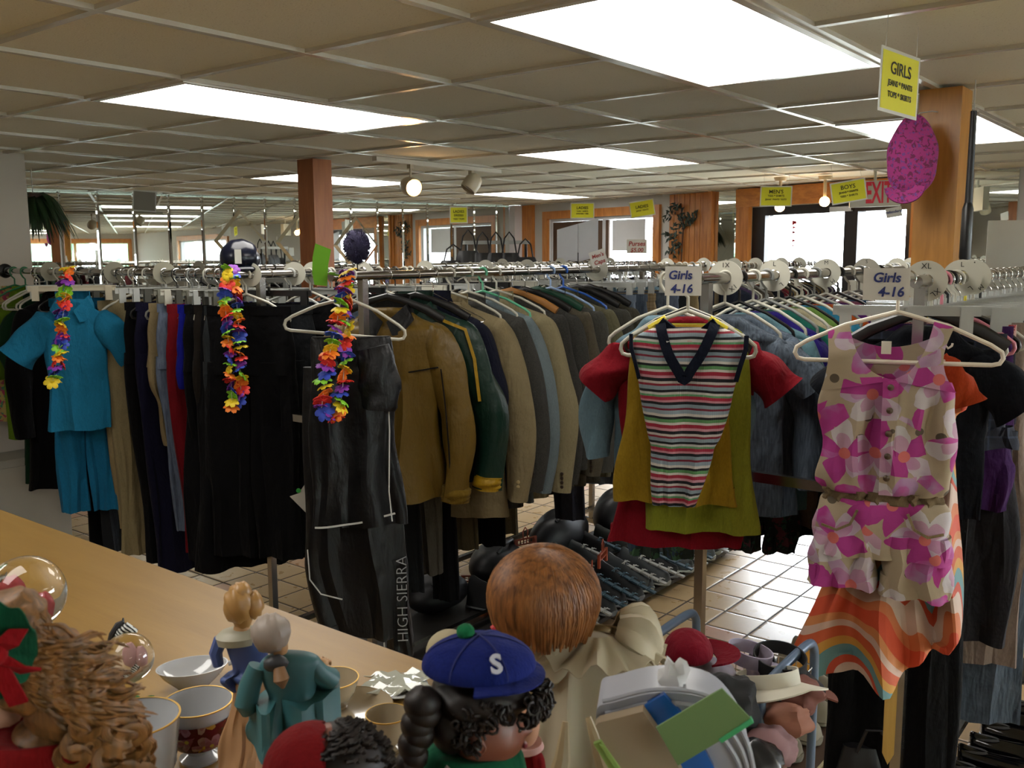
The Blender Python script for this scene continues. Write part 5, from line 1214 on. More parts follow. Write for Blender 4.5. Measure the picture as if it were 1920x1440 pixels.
# -- ginger bob doll in an ivory lace dress, seen from behind
a = At(1060, 1300, .98)
t = thing('doll', 'ginger bobbed doll in an ivory lace dress, seen from behind', 'doll', a.p, a.rz)
hc = Vector(a.L(1020, 1108)); hr_x = 92*a.k; hr_z = 86*a.k
m = MB(); m.ell(hc, (hr_x*.9, hr_x*.95, hr_z*.93), 36, 24); m.tube([hc+Vector((.0, 0, -.03)), hc+Vector((.012, .0, -.075))], [.020, .018], 14); m.build('head', SKIN_P, t)
m = MB(); rr = random.Random(5); crown = hc+Vector((-.008, -.004, hr_z*.90))
for i in range(480):
    ph = 2*PI*i/480+rr.uniform(-.02, .02); lenf = rr.uniform(.85, 1.08)
    if abs(((ph-PI/2+PI) % (2*PI))-PI) < .7: lenf *= .45      # the face side (away from us)
    pts = []
    for j in range(9):
        th = .02+j/8*(2.35)*lenf; bulge = 1.04+.06*math.sin(th)+rr.uniform(-.008, .008)
        rad = hr_x*bulge*(1 if th < 1.75 else 1-.17*(th-1.75))
        zz = hr_z*1.05*math.cos(th) if th < 1.57 else -hr_z*.92*(th-1.57)
        pts.append(hc+Vector((math.sin(min(th, 1.65))*rad*math.cos(ph+.06*math.sin(i)), math.sin(min(th, 1.65))*rad*math.sin(ph+.06*math.sin(i)), zz)))
    m.tube(pts, [.0012, .0022, .0030, .0034, .0034, .0032, .0030, .0024, .0010], 5)
m.build('hair', GINGER, t)
doll_body(t, a, 1105, 1185, 88, LACE, 0, .55, 'dress', 150, 601)
for sg, px_, py_ in ((-1, 1052, 1210), (1, 1170, 1195)):     # gathered lace sleeves
    m = MB(); c = Vector(a.L(px_, py_)); g = []
    for j in range(7):
        u = j/6; row = []
        for i in range(41):
            an = 2*PI*i/40; rad = (.013+.024*math.sin(PI*min(u*.85+.1, 1)))*(1+.13*math.sin(9*an+u*2)+.05*math.sin(17*an))
            row.append(c+Vector((sg*(-.012+.045*u)+rad*.35*math.cos(an)*sg, rad*math.sin(an)*.8, .01-.028*u+rad*math.cos(an))))
        g.append(row)
    m.sheet(g, .0015); m.build('lace_sleeve', LACE, t)
m = MB(); c = Vector(a.L(1120, 1190)); g = []
for j in range(6):
    u = j/5; g.append([c+Vector(((.022+.048*u)*math.cos(an)*(1+.03*math.sin(14*an)), (.018+.034*u)*math.sin(an), .008-.022*u+.0055*u*math.sin(15*an+u)+.004*u*math.sin(7*an))) for an in [2*PI*q/90 for q in range(91)]])
m.sheet(g, .0015); m.build('ruffle_collar', LACE, t)
m = MB(); m.tube([a.L(1060, 1300, -.06), a.L(1055, 1360, -.07), a.L(1040, 1420, -.075)], [.003, .008, .012], 8); m.tube([a.L(1100, 1290, -.06), a.L(1125, 1360, -.075), a.L(1150, 1420, -.08)], [.003, .008, .011], 8); m.build('dress_pleats', plain('ivory_satin', 'a08f6c', .5), t)
m = MB(); m.ell(a.L(944, 1166, -.02), (.011, .008, .012), 12, 8, lambda d, q: q*(1+.18*math.sin(8*d.x+6*d.z))); m.build('red_bow', plain('red_ribbon', 'a0121c', .5), t)
# -- doll with a blue cap, dark curls and a braid
a = At(900, 1420, .74)
t = thing('doll', 'dark-skinned doll with blue pompom cap, braid and green vest', 'doll', a.p, a.rz)
fc = Vector(a.L(914, 1362)); k = a.k
def face(d, q):
    x, y, z = q
    f = max(0, d.x)            # face looks towards +x (screen right) and a little down
    n = math.exp(-((d.z+.10)/.13)**2-((d.y)/.16)**2)*f
    x += n*15*k                # nose
    x += math.exp(-((d.z+.42)/.09)**2-((d.y)/.26)**2)*f*7*k      # lips
    x += math.exp(-((d.z+.75)/.16)**2-((d.y)/.3)**2)*f*9*k      # chin
    x -= math.exp(-((d.z-.12)/.12)**2-((abs(d.y)-.35)/.2)**2)*f*6*k   # eye hollow
    y += (1 if d.y > 0 else -1)*math.exp(-((d.z+.25)/.3)**2-((d.x-.6)/.3)**2)*4*k   # cheek
    return Vector((x, y, z))
m = MB(); m.ell(fc, (70*k, 62*k, 74*k), 48, 36, face); m.build('head', SKIN_D, t)
for o_ in (t.children[-1] if t.children else None,):
    pass
hd = [o for o in bpy.data.objects if o.parent == t][-1]; hd.rotation_euler = (0, 0, 0)
m = MB(); e = fc+Vector((-12*k, -60*k, -4*k)); m.ell(e, (9*k, 5*k, 15*k), 14, 10); m.lathe([(6*k, 0), (9*k, -2*k), (10*k, -5*k), (8*k, -6*k), (5*k, -3*k)], e+Vector((0, -1*k, 0)), 14, 'y', sx=1, sy=1.0); m.build('ear', SKIN_D, t)
m = MB(); m.ell(fc+Vector((58*k, -28*k, 10*k)), (6*k, 6*k, 5*k), 12, 8); m.build('eye', plain('doll_eye', '1c120c', .1), t)
m = MB(); m.ell(fc+Vector((69*k, -9*k, -29*k)), (6*k, 13*k, 4*k), 12, 8); m.build('lips', plain('doll_lips', '7a2c34', .35), t)
m = MB(); m.tube([fc+Vector((-8*k, 0, -50*k)), fc+Vector((-20*k, 0, -100*k))], [40*k, 42*k], 24)
m.lathe([(45*k, -66*k), (58*k, -58*k), (52*k, -38*k), (47*k, -34*k)], fc+Vector((-14*k, 0, -14*k)), 30); m.build('turtleneck', fab('b4b4ac'), t)
z = a.Z(1395); m = MB(); loftgar(m, [(z-.002, a.X(880), .022, .02, 0), (z-.010, a.X(882), .040, .030, 0), (z*.6, a.X(884), .046, .034, .001), (0.002, a.X(884), .048, .036, .002)], 7, 40, hem=False, sq=1); m.build('vest', fab('1c6a48'), t)
m = MB(); strip(m, [a.L(838, 1400, -.028), a.L(870, 1420, -.036), a.L(905, 1438, -.037)], .003); strip(m, [a.L(834, 1412, -.03), a.L(868, 1432, -.037), a.L(900, 1448, -.038)], .003); m.build('vest_stripe', fab('b4b4ac'), t)
m = MB(); rr = random.Random(8)
m.ell(fc+Vector((-14*k, 2*k, 66*k)), (94*k, 78*k, 50*k), 40, 24, lambda d, q: q*(1+.03*math.sin(11*d.x+9*d.z)+.03*math.sin(13*d.y)))
m.ell(fc+Vector((-66*k, 0, 16*k)), (44*k, 60*k, 58*k), 30, 20)
for i in range(170):    # curls round the fringe and sides
    an = rr.uniform(-2.2, 1.2); zz = rr.uniform(38, 84) if an > -1.6 else rr.uniform(-20, 70); rad = (98 if an > -.9 else 88)
    c = fc+Vector((-4*k+rad*k*math.cos(an)*rr.uniform(.94, 1.08), 74*k*math.sin(an)*rr.uniform(.95, 1.05), zz*k))
    if c.x > fc.x+40*k: c += Vector((14*k, 0, 0))
    rd = rr.uniform(6, 11)*k; ax = Vector((rr.uniform(-1, 1), rr.uniform(-1, 1), rr.uniform(-1, 1))).normalized(); u = ax.orthogonal().normalized(); w_ = ax.cross(u)
    m.tube([c+u*math.cos(q*.9)*rd+w_*math.sin(q*.9)*rd+ax*q*rd*.13 for q in range(11)], 2.8*k, 5)
m.build('hair', BLKHAIR, t)
m = MB()
for q in range(8):
    c = Vector(a.L(800-q*4.5+(3 if q % 2 else -3), 1285+q*20, -.02)); m.ell(c, (.0145-.0007*q, .013-.0006*q, .0125), 14, 10, lambda d, q_: q_*(1+.06*math.sin(16*d.x+9*d.z)))
m.build('braid', BLKHAIR, t)
CAPB = fab('1c2c84'); cc = Vector(a.L(902, 1230)); cp = MB()
def capf(d, q): return Vector((q.x, q.y, q.z if d.z > 0 else q.z*.28))
cp.ell(cc+Vector((-4*k, 0, -6*k)), (106*k, 88*k, 57*k), 44, 26, capf); o = cp.build('cap_crown', CAPB, t); 
m = MB(); g = []
for j in range(7):
    u = j/6; g.append([cc+Vector(((88+34*u)*k*math.cos(an)-4*k, (78+30*u)*k*math.sin(an)-6*k*u, (-8-11*u*abs(math.cos(an*1.0-0.2))-4*u)*k)) for an in [-1.65+2.7*i/30 for i in range(31)]])
m.sheet(g, .0018); m.build('cap_brim', CAPB, t)
m = MB()
for an in (0, PI/3, 2*PI/3): strip(m, [cc+Vector((-4*k, 0, -6*k))+Vector((104.6*k*math.sin(th)*math.cos(an), 88.6*k*math.sin(th)*math.sin(an), 57.6*k*math.cos(th))) for th in [-1.5+3*q/16 for q in range(17)]], .0012, nrm=(0, 0, 1))
m.build('cap_seams', plain('cap_seam', '121c58', .9), t)
m = MB(); m.ell(cc+Vector((-28*k, 6*k, 56*k)), (17*k, 17*k, 15*k), 18, 12, lambda d, q: q*(1+.04*math.sin(20*d.x)*math.sin(17*d.z))); m.build('pompom', fab('1c8050'), t)
text_obj('cap_letter', 'S', 46*k, plain('cap_letter_white', 'b6b8c6', .7), t, cc+Vector((27*k, -73*k, 26*k)), (math.radians(55), 0, math.radians(14)), bold=1.6*k, ext=.0012)
# -- cream pompom hat of a doll just behind the blue cap
a = At(842, 1400, .95); t = thing('doll', 'small doll behind the blue cap with only its cream bonnet showing', 'doll', a.p, a.rz)
doll_body(t, a, 842, 1260, 40, plain('bonnet_cream', '9a8f72', .8), 0, .6, 'dress', 60, 605); m = MB(); m.ell(a.L(842, 1210), (.023, .023, .021), 20, 14); m.build('bonnet', plain('bonnet_cream', '9a8f72', .8), t)
m = MB(); m.ell(a.L(842, 1240), (.02, .02, .022), 16, 12); m.build('head', SKIN_P, t)
# -- pale doll in red behind the dark doll's profile
a = At(978, 1440, .88); t = thing('doll', 'pale doll in a red jacket behind the dark doll face', 'doll', a.p, a.rz)
m = MB(); m.ell(a.L(978, 1352), (.017, .018, .024), 24, 16); m.build('head', SKIN_P, t)
m = MB(); m.ell(a.L(972, 1335, .006), (.018, .019, .018), 20, 12, wv); m.build('hair', plain('red_wool', '8c1c1c', .8), t)
m = MB(); m.lathe([(.010, -.006), (.020, -.002), (.018, .003)], a.L(980, 1392), 20); m.build('collar', plain('pink_lace', 'c49a94', .8), t)
doll_body(t, a, 984, 1398, 42, fab('a31a1e'), 0, .6, 'jacket', 52, 606)
# -- doll with red and black cap at the bottom
a = At(610, 1470, .66); t = thing('doll', 'doll at the bottom edge with a red cap over dark hair', 'doll', a.p, a.rz)
c = Vector(a.L(618, 1450)); k = a.k
m = MB(); m.ell(c, (.031, .034, .034), 30, 20); m.build('head', SKIN_D, t)
m = MB(); rr = random.Random(12); m.ell(c+Vector((.006, 0, .002)), (.036, .036, .032), 30, 20)
for i in range(120):
    th = rr.uniform(.2, 1.6); ph = rr.uniform(-PI*.9, PI*.5); p_ = c+Vector((.006+.036*math.sin(th)*math.cos(ph), .036*math.sin(th)*math.sin(ph), .002+.032*math.cos(th))); m.tube([p_+Vector((.004*math.cos(q), .004*math.sin(q), .0008*q-.002)) for q in range(7)], .0014, 5)
m.build('hair', BLKHAIR, t)
m = MB(); m.ell(c+Vector((-.012, -.002, .004)), (.034, .037, .033), 30, 20, lambda d, q: Vector((q.x if d.x < .35 else q.x*.6, q.y, q.z))); m.build('red_cap', fab('8c1016'), t)
zz = c.z-.03; m = MB(); loftgar(m, [(zz, c.x, .02, .02, 0), (zz-.01, c.x, .034, .026, 0), (.002, c.x, .04, .03, .002)], 9, 30, hem=False); m.build('dress', fab('5c1014'), t)
# -- large golden-curled doll at the left edge in green and red
a = At(90, 1470, .62); t = thing('doll', 'large doll at left edge with golden ringlets and red-green hair bow', 'doll', a.p, a.rz)
hc = Vector(a.L(10, 1255)); k = a.k
hc = hc+Vector((-.01, .03, .01)); m = MB(); m.ell(hc, (.026, .030, .034), 30, 20); m.tube([hc, hc+Vector((.0, 0, -.07))], [.02, .018], 14); m.build('head', SKIN_P, t)
m = MB(); zz = a.Z(1375); loftgar(m, [(zz+.004, a.X(60), .02, .02, 0), (zz-.006, a.X(60), .05, .035, .001), (max(zz*.5, .02), a.X(70), .065, .045, .004), (.002, a.X(80), .075, .05, .006)], 10, 44, hem=False, sq=1); m.build('dress', fab('9c1418'), t)
m = MB()
for q in range(26): m.ell((a.X(30)+.034*math.cos(q*.5)+.004*q*0, -.01+.03*math.sin(q*.5)-.015, zz*.8-.02+.0008*q), (.010, .008, .012), 8, 6, wv)
m.build('green_ruff', plain('dark_green_tinsel', '1c3a1e', .6), t)
m = MB(); strip(m, [a.L(20, 1440, -.05), a.L(60, 1400, -.055), a.L(110, 1372, -.05)], .003); m.build('gold_braid', plain('gold_thread', 'a8842c', .4, .6), t)
m = MB(); rr = random.Random(21)
wavy = lambda s1, s2: (lambda d, q: q*(1+.05*math.sin(s1*d.x+s2*d.z+4*math.sin(3*d.z))+.03*math.sin(2.3*s2*d.z-s1*d.x)))
for (px_, py_, rx_, ry_, dy_) in ((20, 1170, 70, 80, .01), (70, 1240, 92, 80, .0), (140, 1310, 88, 70, -.005), (205, 1370, 66, 62, -.01), (110, 1385, 80, 60, .0), (240, 1420, 48, 60, .0), (175, 1450, 80, 60, .01)):
    c = Vector(a.L(px_, py_, dy_)); m.ell(c, (rx_*k, .030, ry_*k), 34, 24, wavy(rr.uniform(5, 9), rr.uniform(7, 12)))
base_n = len(m.v)
for i in range(620):
    u0 = rr.random(); sx_, sy_ = 15+rr.uniform(-15, 60)+70*u0, 1120+rr.uniform(-10, 40)+110*u0
    ph = rr.uniform(0, 6.28); am = rr.uniform(4, 13); fr = rr.uniform(5, 9); Ln = rr.uniform(80, 190); an = .72+rr.uniform(-.35, .3); pts = []
    for q in range(12):
        v_ = q/11; xx = sx_+math.cos(an)*Ln*v_-math.sin(an)*am*math.sin(fr*v_+ph); yy = sy_+math.sin(an)*Ln*v_+math.cos(an)*am*math.sin(fr*v_+ph)
        dd = -.030-.010*math.sin(PI*v_)+.004*math.cos(fr*v_+ph)
        edge = max(0, abs((yy-1130)-(xx-20)*.95)-40)/110; pts.append(Vector(a.L(xx, yy, dd+.03*min(1, edge)**2)))
    for p_ in pts: p_.z = max(p_.z, .003)
    m.tube(pts, [.0004]+[.0011]*10+[.0003], 4, False)
for i in range(60):
    cxp, cyp = rr.uniform(120, 270), 0; cyp = 1230+cxp*.62+rr.uniform(-30, 70); c = Vector(a.L(cxp, cyp, rr.uniform(-.036, -.01))); rad = rr.uniform(8, 20)*k; th0 = rr.uniform(0, 6)
    for q2_ in range(4): m.tube([c+Vector(((rad+q2_*.0013)*math.cos(th0+v_*.55), -.0008*v_, (rad+q2_*.0013)*math.sin(th0+v_*.55)*.9)) for v_ in range(12)], .0010, 4, False)
m.v = [(x, y, max(z, .001)) for x, y, z in m.v]
m.build('ringlets', CURLH, t)
GREENF = fab('145a3c'); REDF = fab('a3121a')
m = MB(); bc = Vector(a.L(6, 1135, -.045)); g = []
for j in range(6):
    u = j/5; g.append([bc+Vector(((.004+.017*u)*math.cos(an), -.004*math.sin(3*an)*u-.006, (.006+.021*u)*math.sin(an)+.002*math.sin(9*an)*u)) for an in [2*PI*q/60 for q in range(61)]])
m.sheet(g, .0018); m.build('green_bow', GREENF, t)
m = MB()
for dx_, dz_, w_ in ((-.006, -.0, .010), (.008, .008, .010), (.011, -.009, .011), (.006, -.021, .010)):
    m.sheet([[bc+Vector((dx_*.1-w_*.25, -.012, dz_*.1)), bc+Vector((dx_*.1+w_*.25, -.014, dz_*.1))], [bc+Vector((dx_*.7-w_*.6, -.016, dz_*.8+.002)), bc+Vector((dx_*.7+w_*.6, -.018, dz_*.8-.002))], [bc+Vector((dx_*1.5-w_*.5, -.012, dz_*1.6)), bc+Vector((dx_*1.5+w_*.5, -.014, dz_*1.5))]], .002)
m.ell(bc+Vector((0, -.014, 0)), (.006, .006, .007), 10, 8); m.build('red_ribbon', REDF, t)
# ------------------------------------------------------------------ white plastic carrier at the lower right
a = At(1255, 1450, .80); t = thing('plastic_carrier', 'white plastic carrier with blue stripe, beige card band around it', 'container', a.p, a.rz)
WPL = plain('milky_plastic', '9da1ab', .35); k = a.k
def slab(m, pts, y0, y1):
    n_ = len(pts); m.add([(x, y0, z) for x, z in pts]+[(x, y1, z) for x, z in pts], [tuple(range(n_)), tuple(reversed(range(n_, 2*n_)))]+[(i, n_+i, n_+(i+1) % n_, (i+1) % n_) for i in range(n_)])
def q2(x, y): v = a.L(x, y); return (v[0], max(v[2], 0))
bow = [q2(*p) for p in catmull([(1116, 1330), (1120, 1300), (1150, 1288), (1235, 1262), (1330, 1270), (1385, 1330), (1406, 1400), (1410, 1470)], 5)]+[q2(1400, 1530), q2(1180, 1530), q2(1130, 1400)]
m = MB(); slab(m, [(x*.985+.001, z*.985) for x, z in bow], -.018, .035); m.build('shell', WPL, t, True, 30)
m = MB()
for i_, s_ in enumerate((1.0, .955, .91)): m.tube([(x*s_+.0, -.020, z*s_) for x, z in bow[8:36]], .0022, 6)
m.build('ribs', WPL, t)
m = MB(); slab(m, [q2(*p) for p in [(1210, 1292), (1245, 1268), (1275, 1300), (1310, 1350), (1335, 1400), (1352, 1460), (1330, 1530), (1250, 1530), (1262, 1440), (1240, 1360)]], -.024, -.018); m.build('blue_stripe', plain('gloss_blue', '1c5aa8', .2), t, False)
m = MB(); slab(m, [q2(*p) for p in [(1122, 1325), (1128, 1318), (1208, 1290), (1250, 1350), (1292, 1432), (1265, 1530), (1165, 1530), (1150, 1400)]], -.036, -.024); m.build('card_band', plain('beige_card', '93836c', .8), t, False)
m = MB(); slab(m, [q2(*p) for p in [(1119, 1355), (1132, 1349), (1168, 1405), (1170, 1412), (1152, 1410)]], -.040, -.036); slab(m, [q2(*p) for p in [(1130, 1352), (1140, 1356), (1172, 1402), (1166, 1406)]], -.043, -.040); m.build('green_tab', plain('lime_card', '8aa858', .7), t, False)
m = MB(); slab(m, [q2(*p) for p in [(1232, 1300), (1345, 1219), (1398, 1274), (1270, 1368)]], -.052, -.050); o = m.build('green_card', plain('sage_green_card', '64804f', .8), t, False)
m = MB(); slab(m, [q2(*p) for p in [(1395, 1268), (1399, 1276), (1345, 1318), (1340, 1312)]], -.053, -.049); m.build('green_card_edge', plain('bright_green_edge', '3aa068', .6), t, False)
m = MB(); m.ell(a.L(1262, 1262, -.0), (.012, .008, .018), 10, 8, lambda d, q: q*(1+.3*math.sin(6*d.x+5*d.z))); m.build('tissue', plain('white_tissue', 'c0c0c0', .8), t)
# ------------------------------------------------------------------ signs hung from the ceiling
YPAP = plain('fluorescent_yellow_paper', 'd9d42a', .7); SLEEVE = plain('sign_sleeve', 'c9c9c0', .4); INKB = plain('black_print', '1c1c14', .7)
def sign(lab, x, y, d, w, h, lines, rot=None, tilt=0, both=False, string=True, ink=None, sheet=YPAP, name='hanging_sign', sx=1):
    p = P(x, y, d); rr_ = ray(x, 480); rz = -math.atan2(rr_.x, rr_.y)+math.radians(rot or 0)
    t = card(name, lab, p, rz, w, h, SLEEVE, [], 'sign', math.radians(tilt), INKB, border=sheet)
    if both: MB().box((-w/2+.008, .0015, -h/2+.008), (w/2-.008, .0021, h/2-.008)).build('coloured_sheet', sheet, t, False)
    for tx, sz, z in lines:
        text_obj('lettering', tx, sz, ink or INKB, t, (0, -.0018, z), (PI/2, 0, 0), ext=.0002, bold=.0004)
        if both: text_obj('lettering', tx, sz, ink or INKB, t, (0, .0033, z), (PI/2, 0, PI), ext=.0002, bold=.0004)
    if string:
        m = MB(); zt = CZ-p.z; a_ = math.radians(tilt)
        for sg in (-1, 1):
            u = sg*w*.4; top_x = u*math.cos(a_)+(h/2)*math.sin(a_)*0
            m.tube([(u, 0, h/2-.002), (u*.98, 0, h/2+max(.004, (zt-h/2)/max(.2, math.cos(a_))))], .0007, 5)
        m.build('string', plain('nylon', 'b0b0a8', .3), t)
    return t
sign('yellow GIRLS sign hung near the right wooden post, nearest of the yellow signs', 1687, 157, 2.32, .20, .152, [('GIRLS', .042, .030), ('JEANS * PANTS', .019, -.005), ('TOPS * SKIRTS', .019, -.032)], rot=64, tilt=2)
sign("yellow MEN'S sign above the glass door", 1455, 368, 6.55, .214, .140, [("MEN'S", .036, .030), ('TEES * SHIRTS', .018, .002), ('JEANS * PANTS * SUITS', .014, -.022)], tilt=1)
sign('yellow BOYS sign overlapping the EXIT sign', 1591, 359, 5.9, .210, .136, [('BOYS', .036, .028), ('JEANS * PANTS', .017, -.002), ('TEES * SHIRTS', .017, -.026)], tilt=-9, both=True)
sign('yellow LADIES sign over the far window, left of its pair', 1092, 395, 8.5, .214, .140, [('LADIES', .034, .024), ('TOPS * SHIRTS', .016, -.006), ('SWEATERS * TEES', .014, -.028)])
sign('tilted yellow LADIES sign at the right end of the far window', 1204, 391, 8.2, .214, .140, [('LADIES', .036, .016), ('JEANS * PANTS', .016, -.016)], tilt=-9)
sign('yellow LADIES sign in front of the mirror wall near the spotlights', 860, 403, 7.4, .142, .130, [('LADIES', .028, .026), ('DRESSES', .02, -.004), ('TEES * TOPS', .016, -.032)])
sign('grey back of a sign seen against the mirrors at upper left', 271, 377, 6.4, .15, .14, [], sheet=plain('grey_card', '8a857a', .8), tilt=4)
# small hand-written cards
def hcard(lab, x, y, d, w, h, lines, tilt=0, ink=None, rot=0):
    p = P(x, y, d); rr_ = ray(x, 480); rz = -math.atan2(rr_.x, rr_.y)+math.radians(rot)
    return card('hand_written_card', lab, p, rz, w, h, CARD, lines, 'sign', math.radians(tilt), ink)
REDI = plain('red_marker_ink', '9a3a34', .7)
hcard("slanted white card with red handwriting Men's Caps on the suit rail", 1122, 484, 4.35, .075, .072, [("Men's", .024, 0, .012), ('Caps', .026, .0, -.018)], -18, REDI)
hcard('white card with faint red Purses $5.00 before the far window', 1194, 462, 7.5, .16, .11, [('Purses', .05, 0, .02), ('$5.00', .045, 0, -.03)], 0, REDI)
t = hcard('small white card hanging from the EXIT sign corner', 1676, 398, 6.35, .10, .065, [('refenders!', .026, 0, .004)], -9)
# lime tag
p = P(599, 497, 3.3); t = thing('lime_tag', 'lime green paper tag standing on the suit rail before the left post', 'price tag', p, math.radians(-50)); t.rotation_euler.y = math.radians(14)
m = MB(); m.sheet([[(-.030, 0, .070), (.028, 0, .062)], [(-.028, -.004, .02), (.030, -.004, .01)], [(-.020, .002, -.03), (.036, .002, -.035)], [(-.004, .008, -.072), (.040, .008, -.066)]], .0015); m.build('paper', plain('lime_paper', '6cae1e', .7), t)
# EXIT sign
p = P(1641, 363, 6.5); t = thing('exit_sign', 'white EXIT sign with red letters hung by the glass door', 'exit sign', p, -math.atan2(ray(1648, 480).x, ray(1648, 480).y)+.12); t.rotation_euler.y = -.02
MB().box((-.165, 0, -.088), (.165, .045, .088)).build('housing', plain('exit_housing', 'b8b6a8', .5), t, False)
text_obj('exit_letters', 'EXIT', .2, plain('exit_red', 'd01838', .5), t, (.022, -.001, -.0), (PI/2, 0, 0), sx=.42, bold=.005)
MB().tube([(0, .02, .088), (0, .02, CZ-p.z)], .01, 8).build('stem', plain('exit_housing', 'b8b6a8', .5), t)
# ------------------------------------------------------------------ track light and bulbs
BULB = emis('lit_bulb', 'ffc684', 40.0); CREAMM = plain('cream_enamel', 'b3aa92', .35)
pL, pR = onz(702, 293, CZ), onz(936, 318, CZ); ya = (pL.y+pR.y)/2
t = thing('track_light', 'white ceiling track carrying two spotlights right of the left post', 'track light', (pL.x, ya, CZ))
MB().box((0, -.018, -.026), (pR.x-pL.x, .018, -.001)).build('track', plain('white_track', 'd8d4c8', .4), t, False)
for k, (px_, py_, lit) in enumerate(((770, 350, True), (884, 345, False))):
    hx = ony(px_, py_, ya); xx = hx.x-pL.x; dz = hx.z-CZ
    m = MB(); m.box((xx-.014, -.014, -.05), (xx+.014, .014, -.024)); m.tube([(xx, 0, -.05), (xx, 0, dz+.05)], .008, 8); m.build('stem', CREAMM, t)
    ax = Vector((-.30, -.92, -.22)).normalized() if lit else Vector((-.55, .25, -.80)).normalized()
    q = ax.to_track_quat('Z', 'Y'); m = MB()
    m.lathe([(.001, -.072), (.028, -.068), (.048, -.05), (.056, -.02), (.056, .03), (.052, .045), (.050, .045), (.050, .02), (.001, .015)], (0, 0, 0), 26)
    m.v = [tuple(q @ Vector(v)+Vector((xx, 0, dz))) for v in m.v]; o = m.build('lamp_head', CREAMM, t)
    if lit:
        m = MB(); m.lathe([(.001, .050), (.024, .047), (.038, .04), (.042, .03), (.001, .028)], (0, 0, 0), 26); m.v = [tuple(q @ Vector(v)+Vector((xx, 0, dz))) for v in m.v]; m.build('bulb', BULB, o)
    else:
        m = MB(); m.lathe([(.001, .036), (.044, .030), (.046, .022), (.001, .02)], (0, 0, 0), 26); m.v = [tuple(q @ Vector(v)+Vector((xx, 0, dz))) for v in m.v]; m.build('bulb', plain('unlit_bulb', '8a8070', .3), o)
for x, y, d, lab in ((1546, 378, 6.9, 'lit round ceiling bulb between the two yellow signs by the door'), (1462, 388, 7.0, "lit bulb glowing just below the MEN'S sign")):
    p = P(x, y, d); t = thing('bulb_light', lab, 'ceiling lamp', p); m = MB(); m.ell((0, 0, 0), (.036, .036, .036), 20, 14); m.build('bulb', BULB, t)
    m = MB(); m.tube([(0, 0, .034), (0, 0, CZ-p.z-.03)], .012, 10); m.lathe([(.04, CZ-p.z-.03), (.05, CZ-p.z-.002)], (0, 0, 0), 16); m.build('lamp_stem', CREAMM, t)
# ------------------------------------------------------------------ hats on display
a = At(1710, 300, 3.28, 0); p = P(1708, 300, 3.20)
t = thing('cap', 'pink speckled cap hanging on the right wooden post', 'hat', p, a.rz); k = 3.26/FPX
PINKC = speckle_mat('pink_speckled', 'b03888', '7a2a5c', '7a4a9a', 70)
m = MB(); m.ell((2*k, 0, 8*k), (44*k, .05, 74*k), 34, 24, lambda d, q: Vector((q.x*(1+.12*d.z*(-1))*(1+.03*math.sin(7*d.z)), q.y*(.8+.06*math.sin(6*d.x+5*d.z)), q.z))); m.build('crown', PINKC, t)
m = MB(); g = []
for j in range(6):
    u = j/5; g.append([Vector(((-8+34*math.cos(an)*(.5+.5*u))*k, -.035-.02*u, (-44+(30*math.sin(an)-6)*(.35+.65*u))*k)) for an in [PI*1.02+PI*.98*i/16 for i in range(17)]])
m.sheet(g, .006); m.build('brim', PINKC, t)
pt = CZ-p.z; m = MB(); m.tube([(0, .0, .13), (.02, .05, .16), (.06, .10, .17), (.10, .16, .17)], .002, 6); m.build('hanging_loop', plain('nylon', 'b0b0a8', .3), t)
p = P(450, 478, 3.75); t = thing('cap', 'shiny dark navy cap with white tag on top of the rear rail', 'hat', (p.x, p.y, p.z), -.5); k = 3.75/FPX
m = MB(); m.ell((0, 0, -6*k), (37*k, .07, 36*k), 34, 22, lambda d, q: Vector((q.x, q.y, (q.z if d.z > 0 else q.z*.9)))*(1+.015*math.sin(12*d.x))); m.build('crown', plain('navy_satin', '0e1222', .22, 0, .1, 20), t)
m = MB(); m.ell((0, 0, -26*k), (39*k, .078, 10*k), 30, 10); m.build('brim', plain('navy_satin', '0e1222', .22), t)
MB().box((-14*k, -.075, -16*k), (-2*k, -.073, 10*k)).build('tag', CARD, t, False)
p = P(669, 462, 3.95); t = thing('furry_hat', 'furry dark purple hat perched above the rear rail, right of the left post', 'hat', p, -.8); k = 3.95/FPX
FUR = plain('purple_fur', '1c1636', .9, 0, .3, 30); m = MB(); m.ell((0, 0, 0), (24*k, .05, 30*k), 24, 18, lambda d, q: q*(1+.08*math.sin(6*d.x+4*d.z))); rr = random.Random(3)
for i in range(900):
    d = Vector((rr.gauss(0, 1), rr.gauss(0, 1), rr.gauss(0, 1))).normalized(); b_ = Vector((d.x*24*k, d.y*.05, d.z*30*k)); e = b_+d*rr.uniform(.004, .012)+Vector((rr.uniform(-.004, .004), 0, rr.uniform(-.005, .002)))
    m.tube([b_*.97, e], [.0018, .0003], 3, False)
m.build('fur', FUR, t)
m = MB(); m.tube([(0, 0, -30*k+.0), (0, .01, -.10)], .003, 6); m.build('stand', CHROME, t)
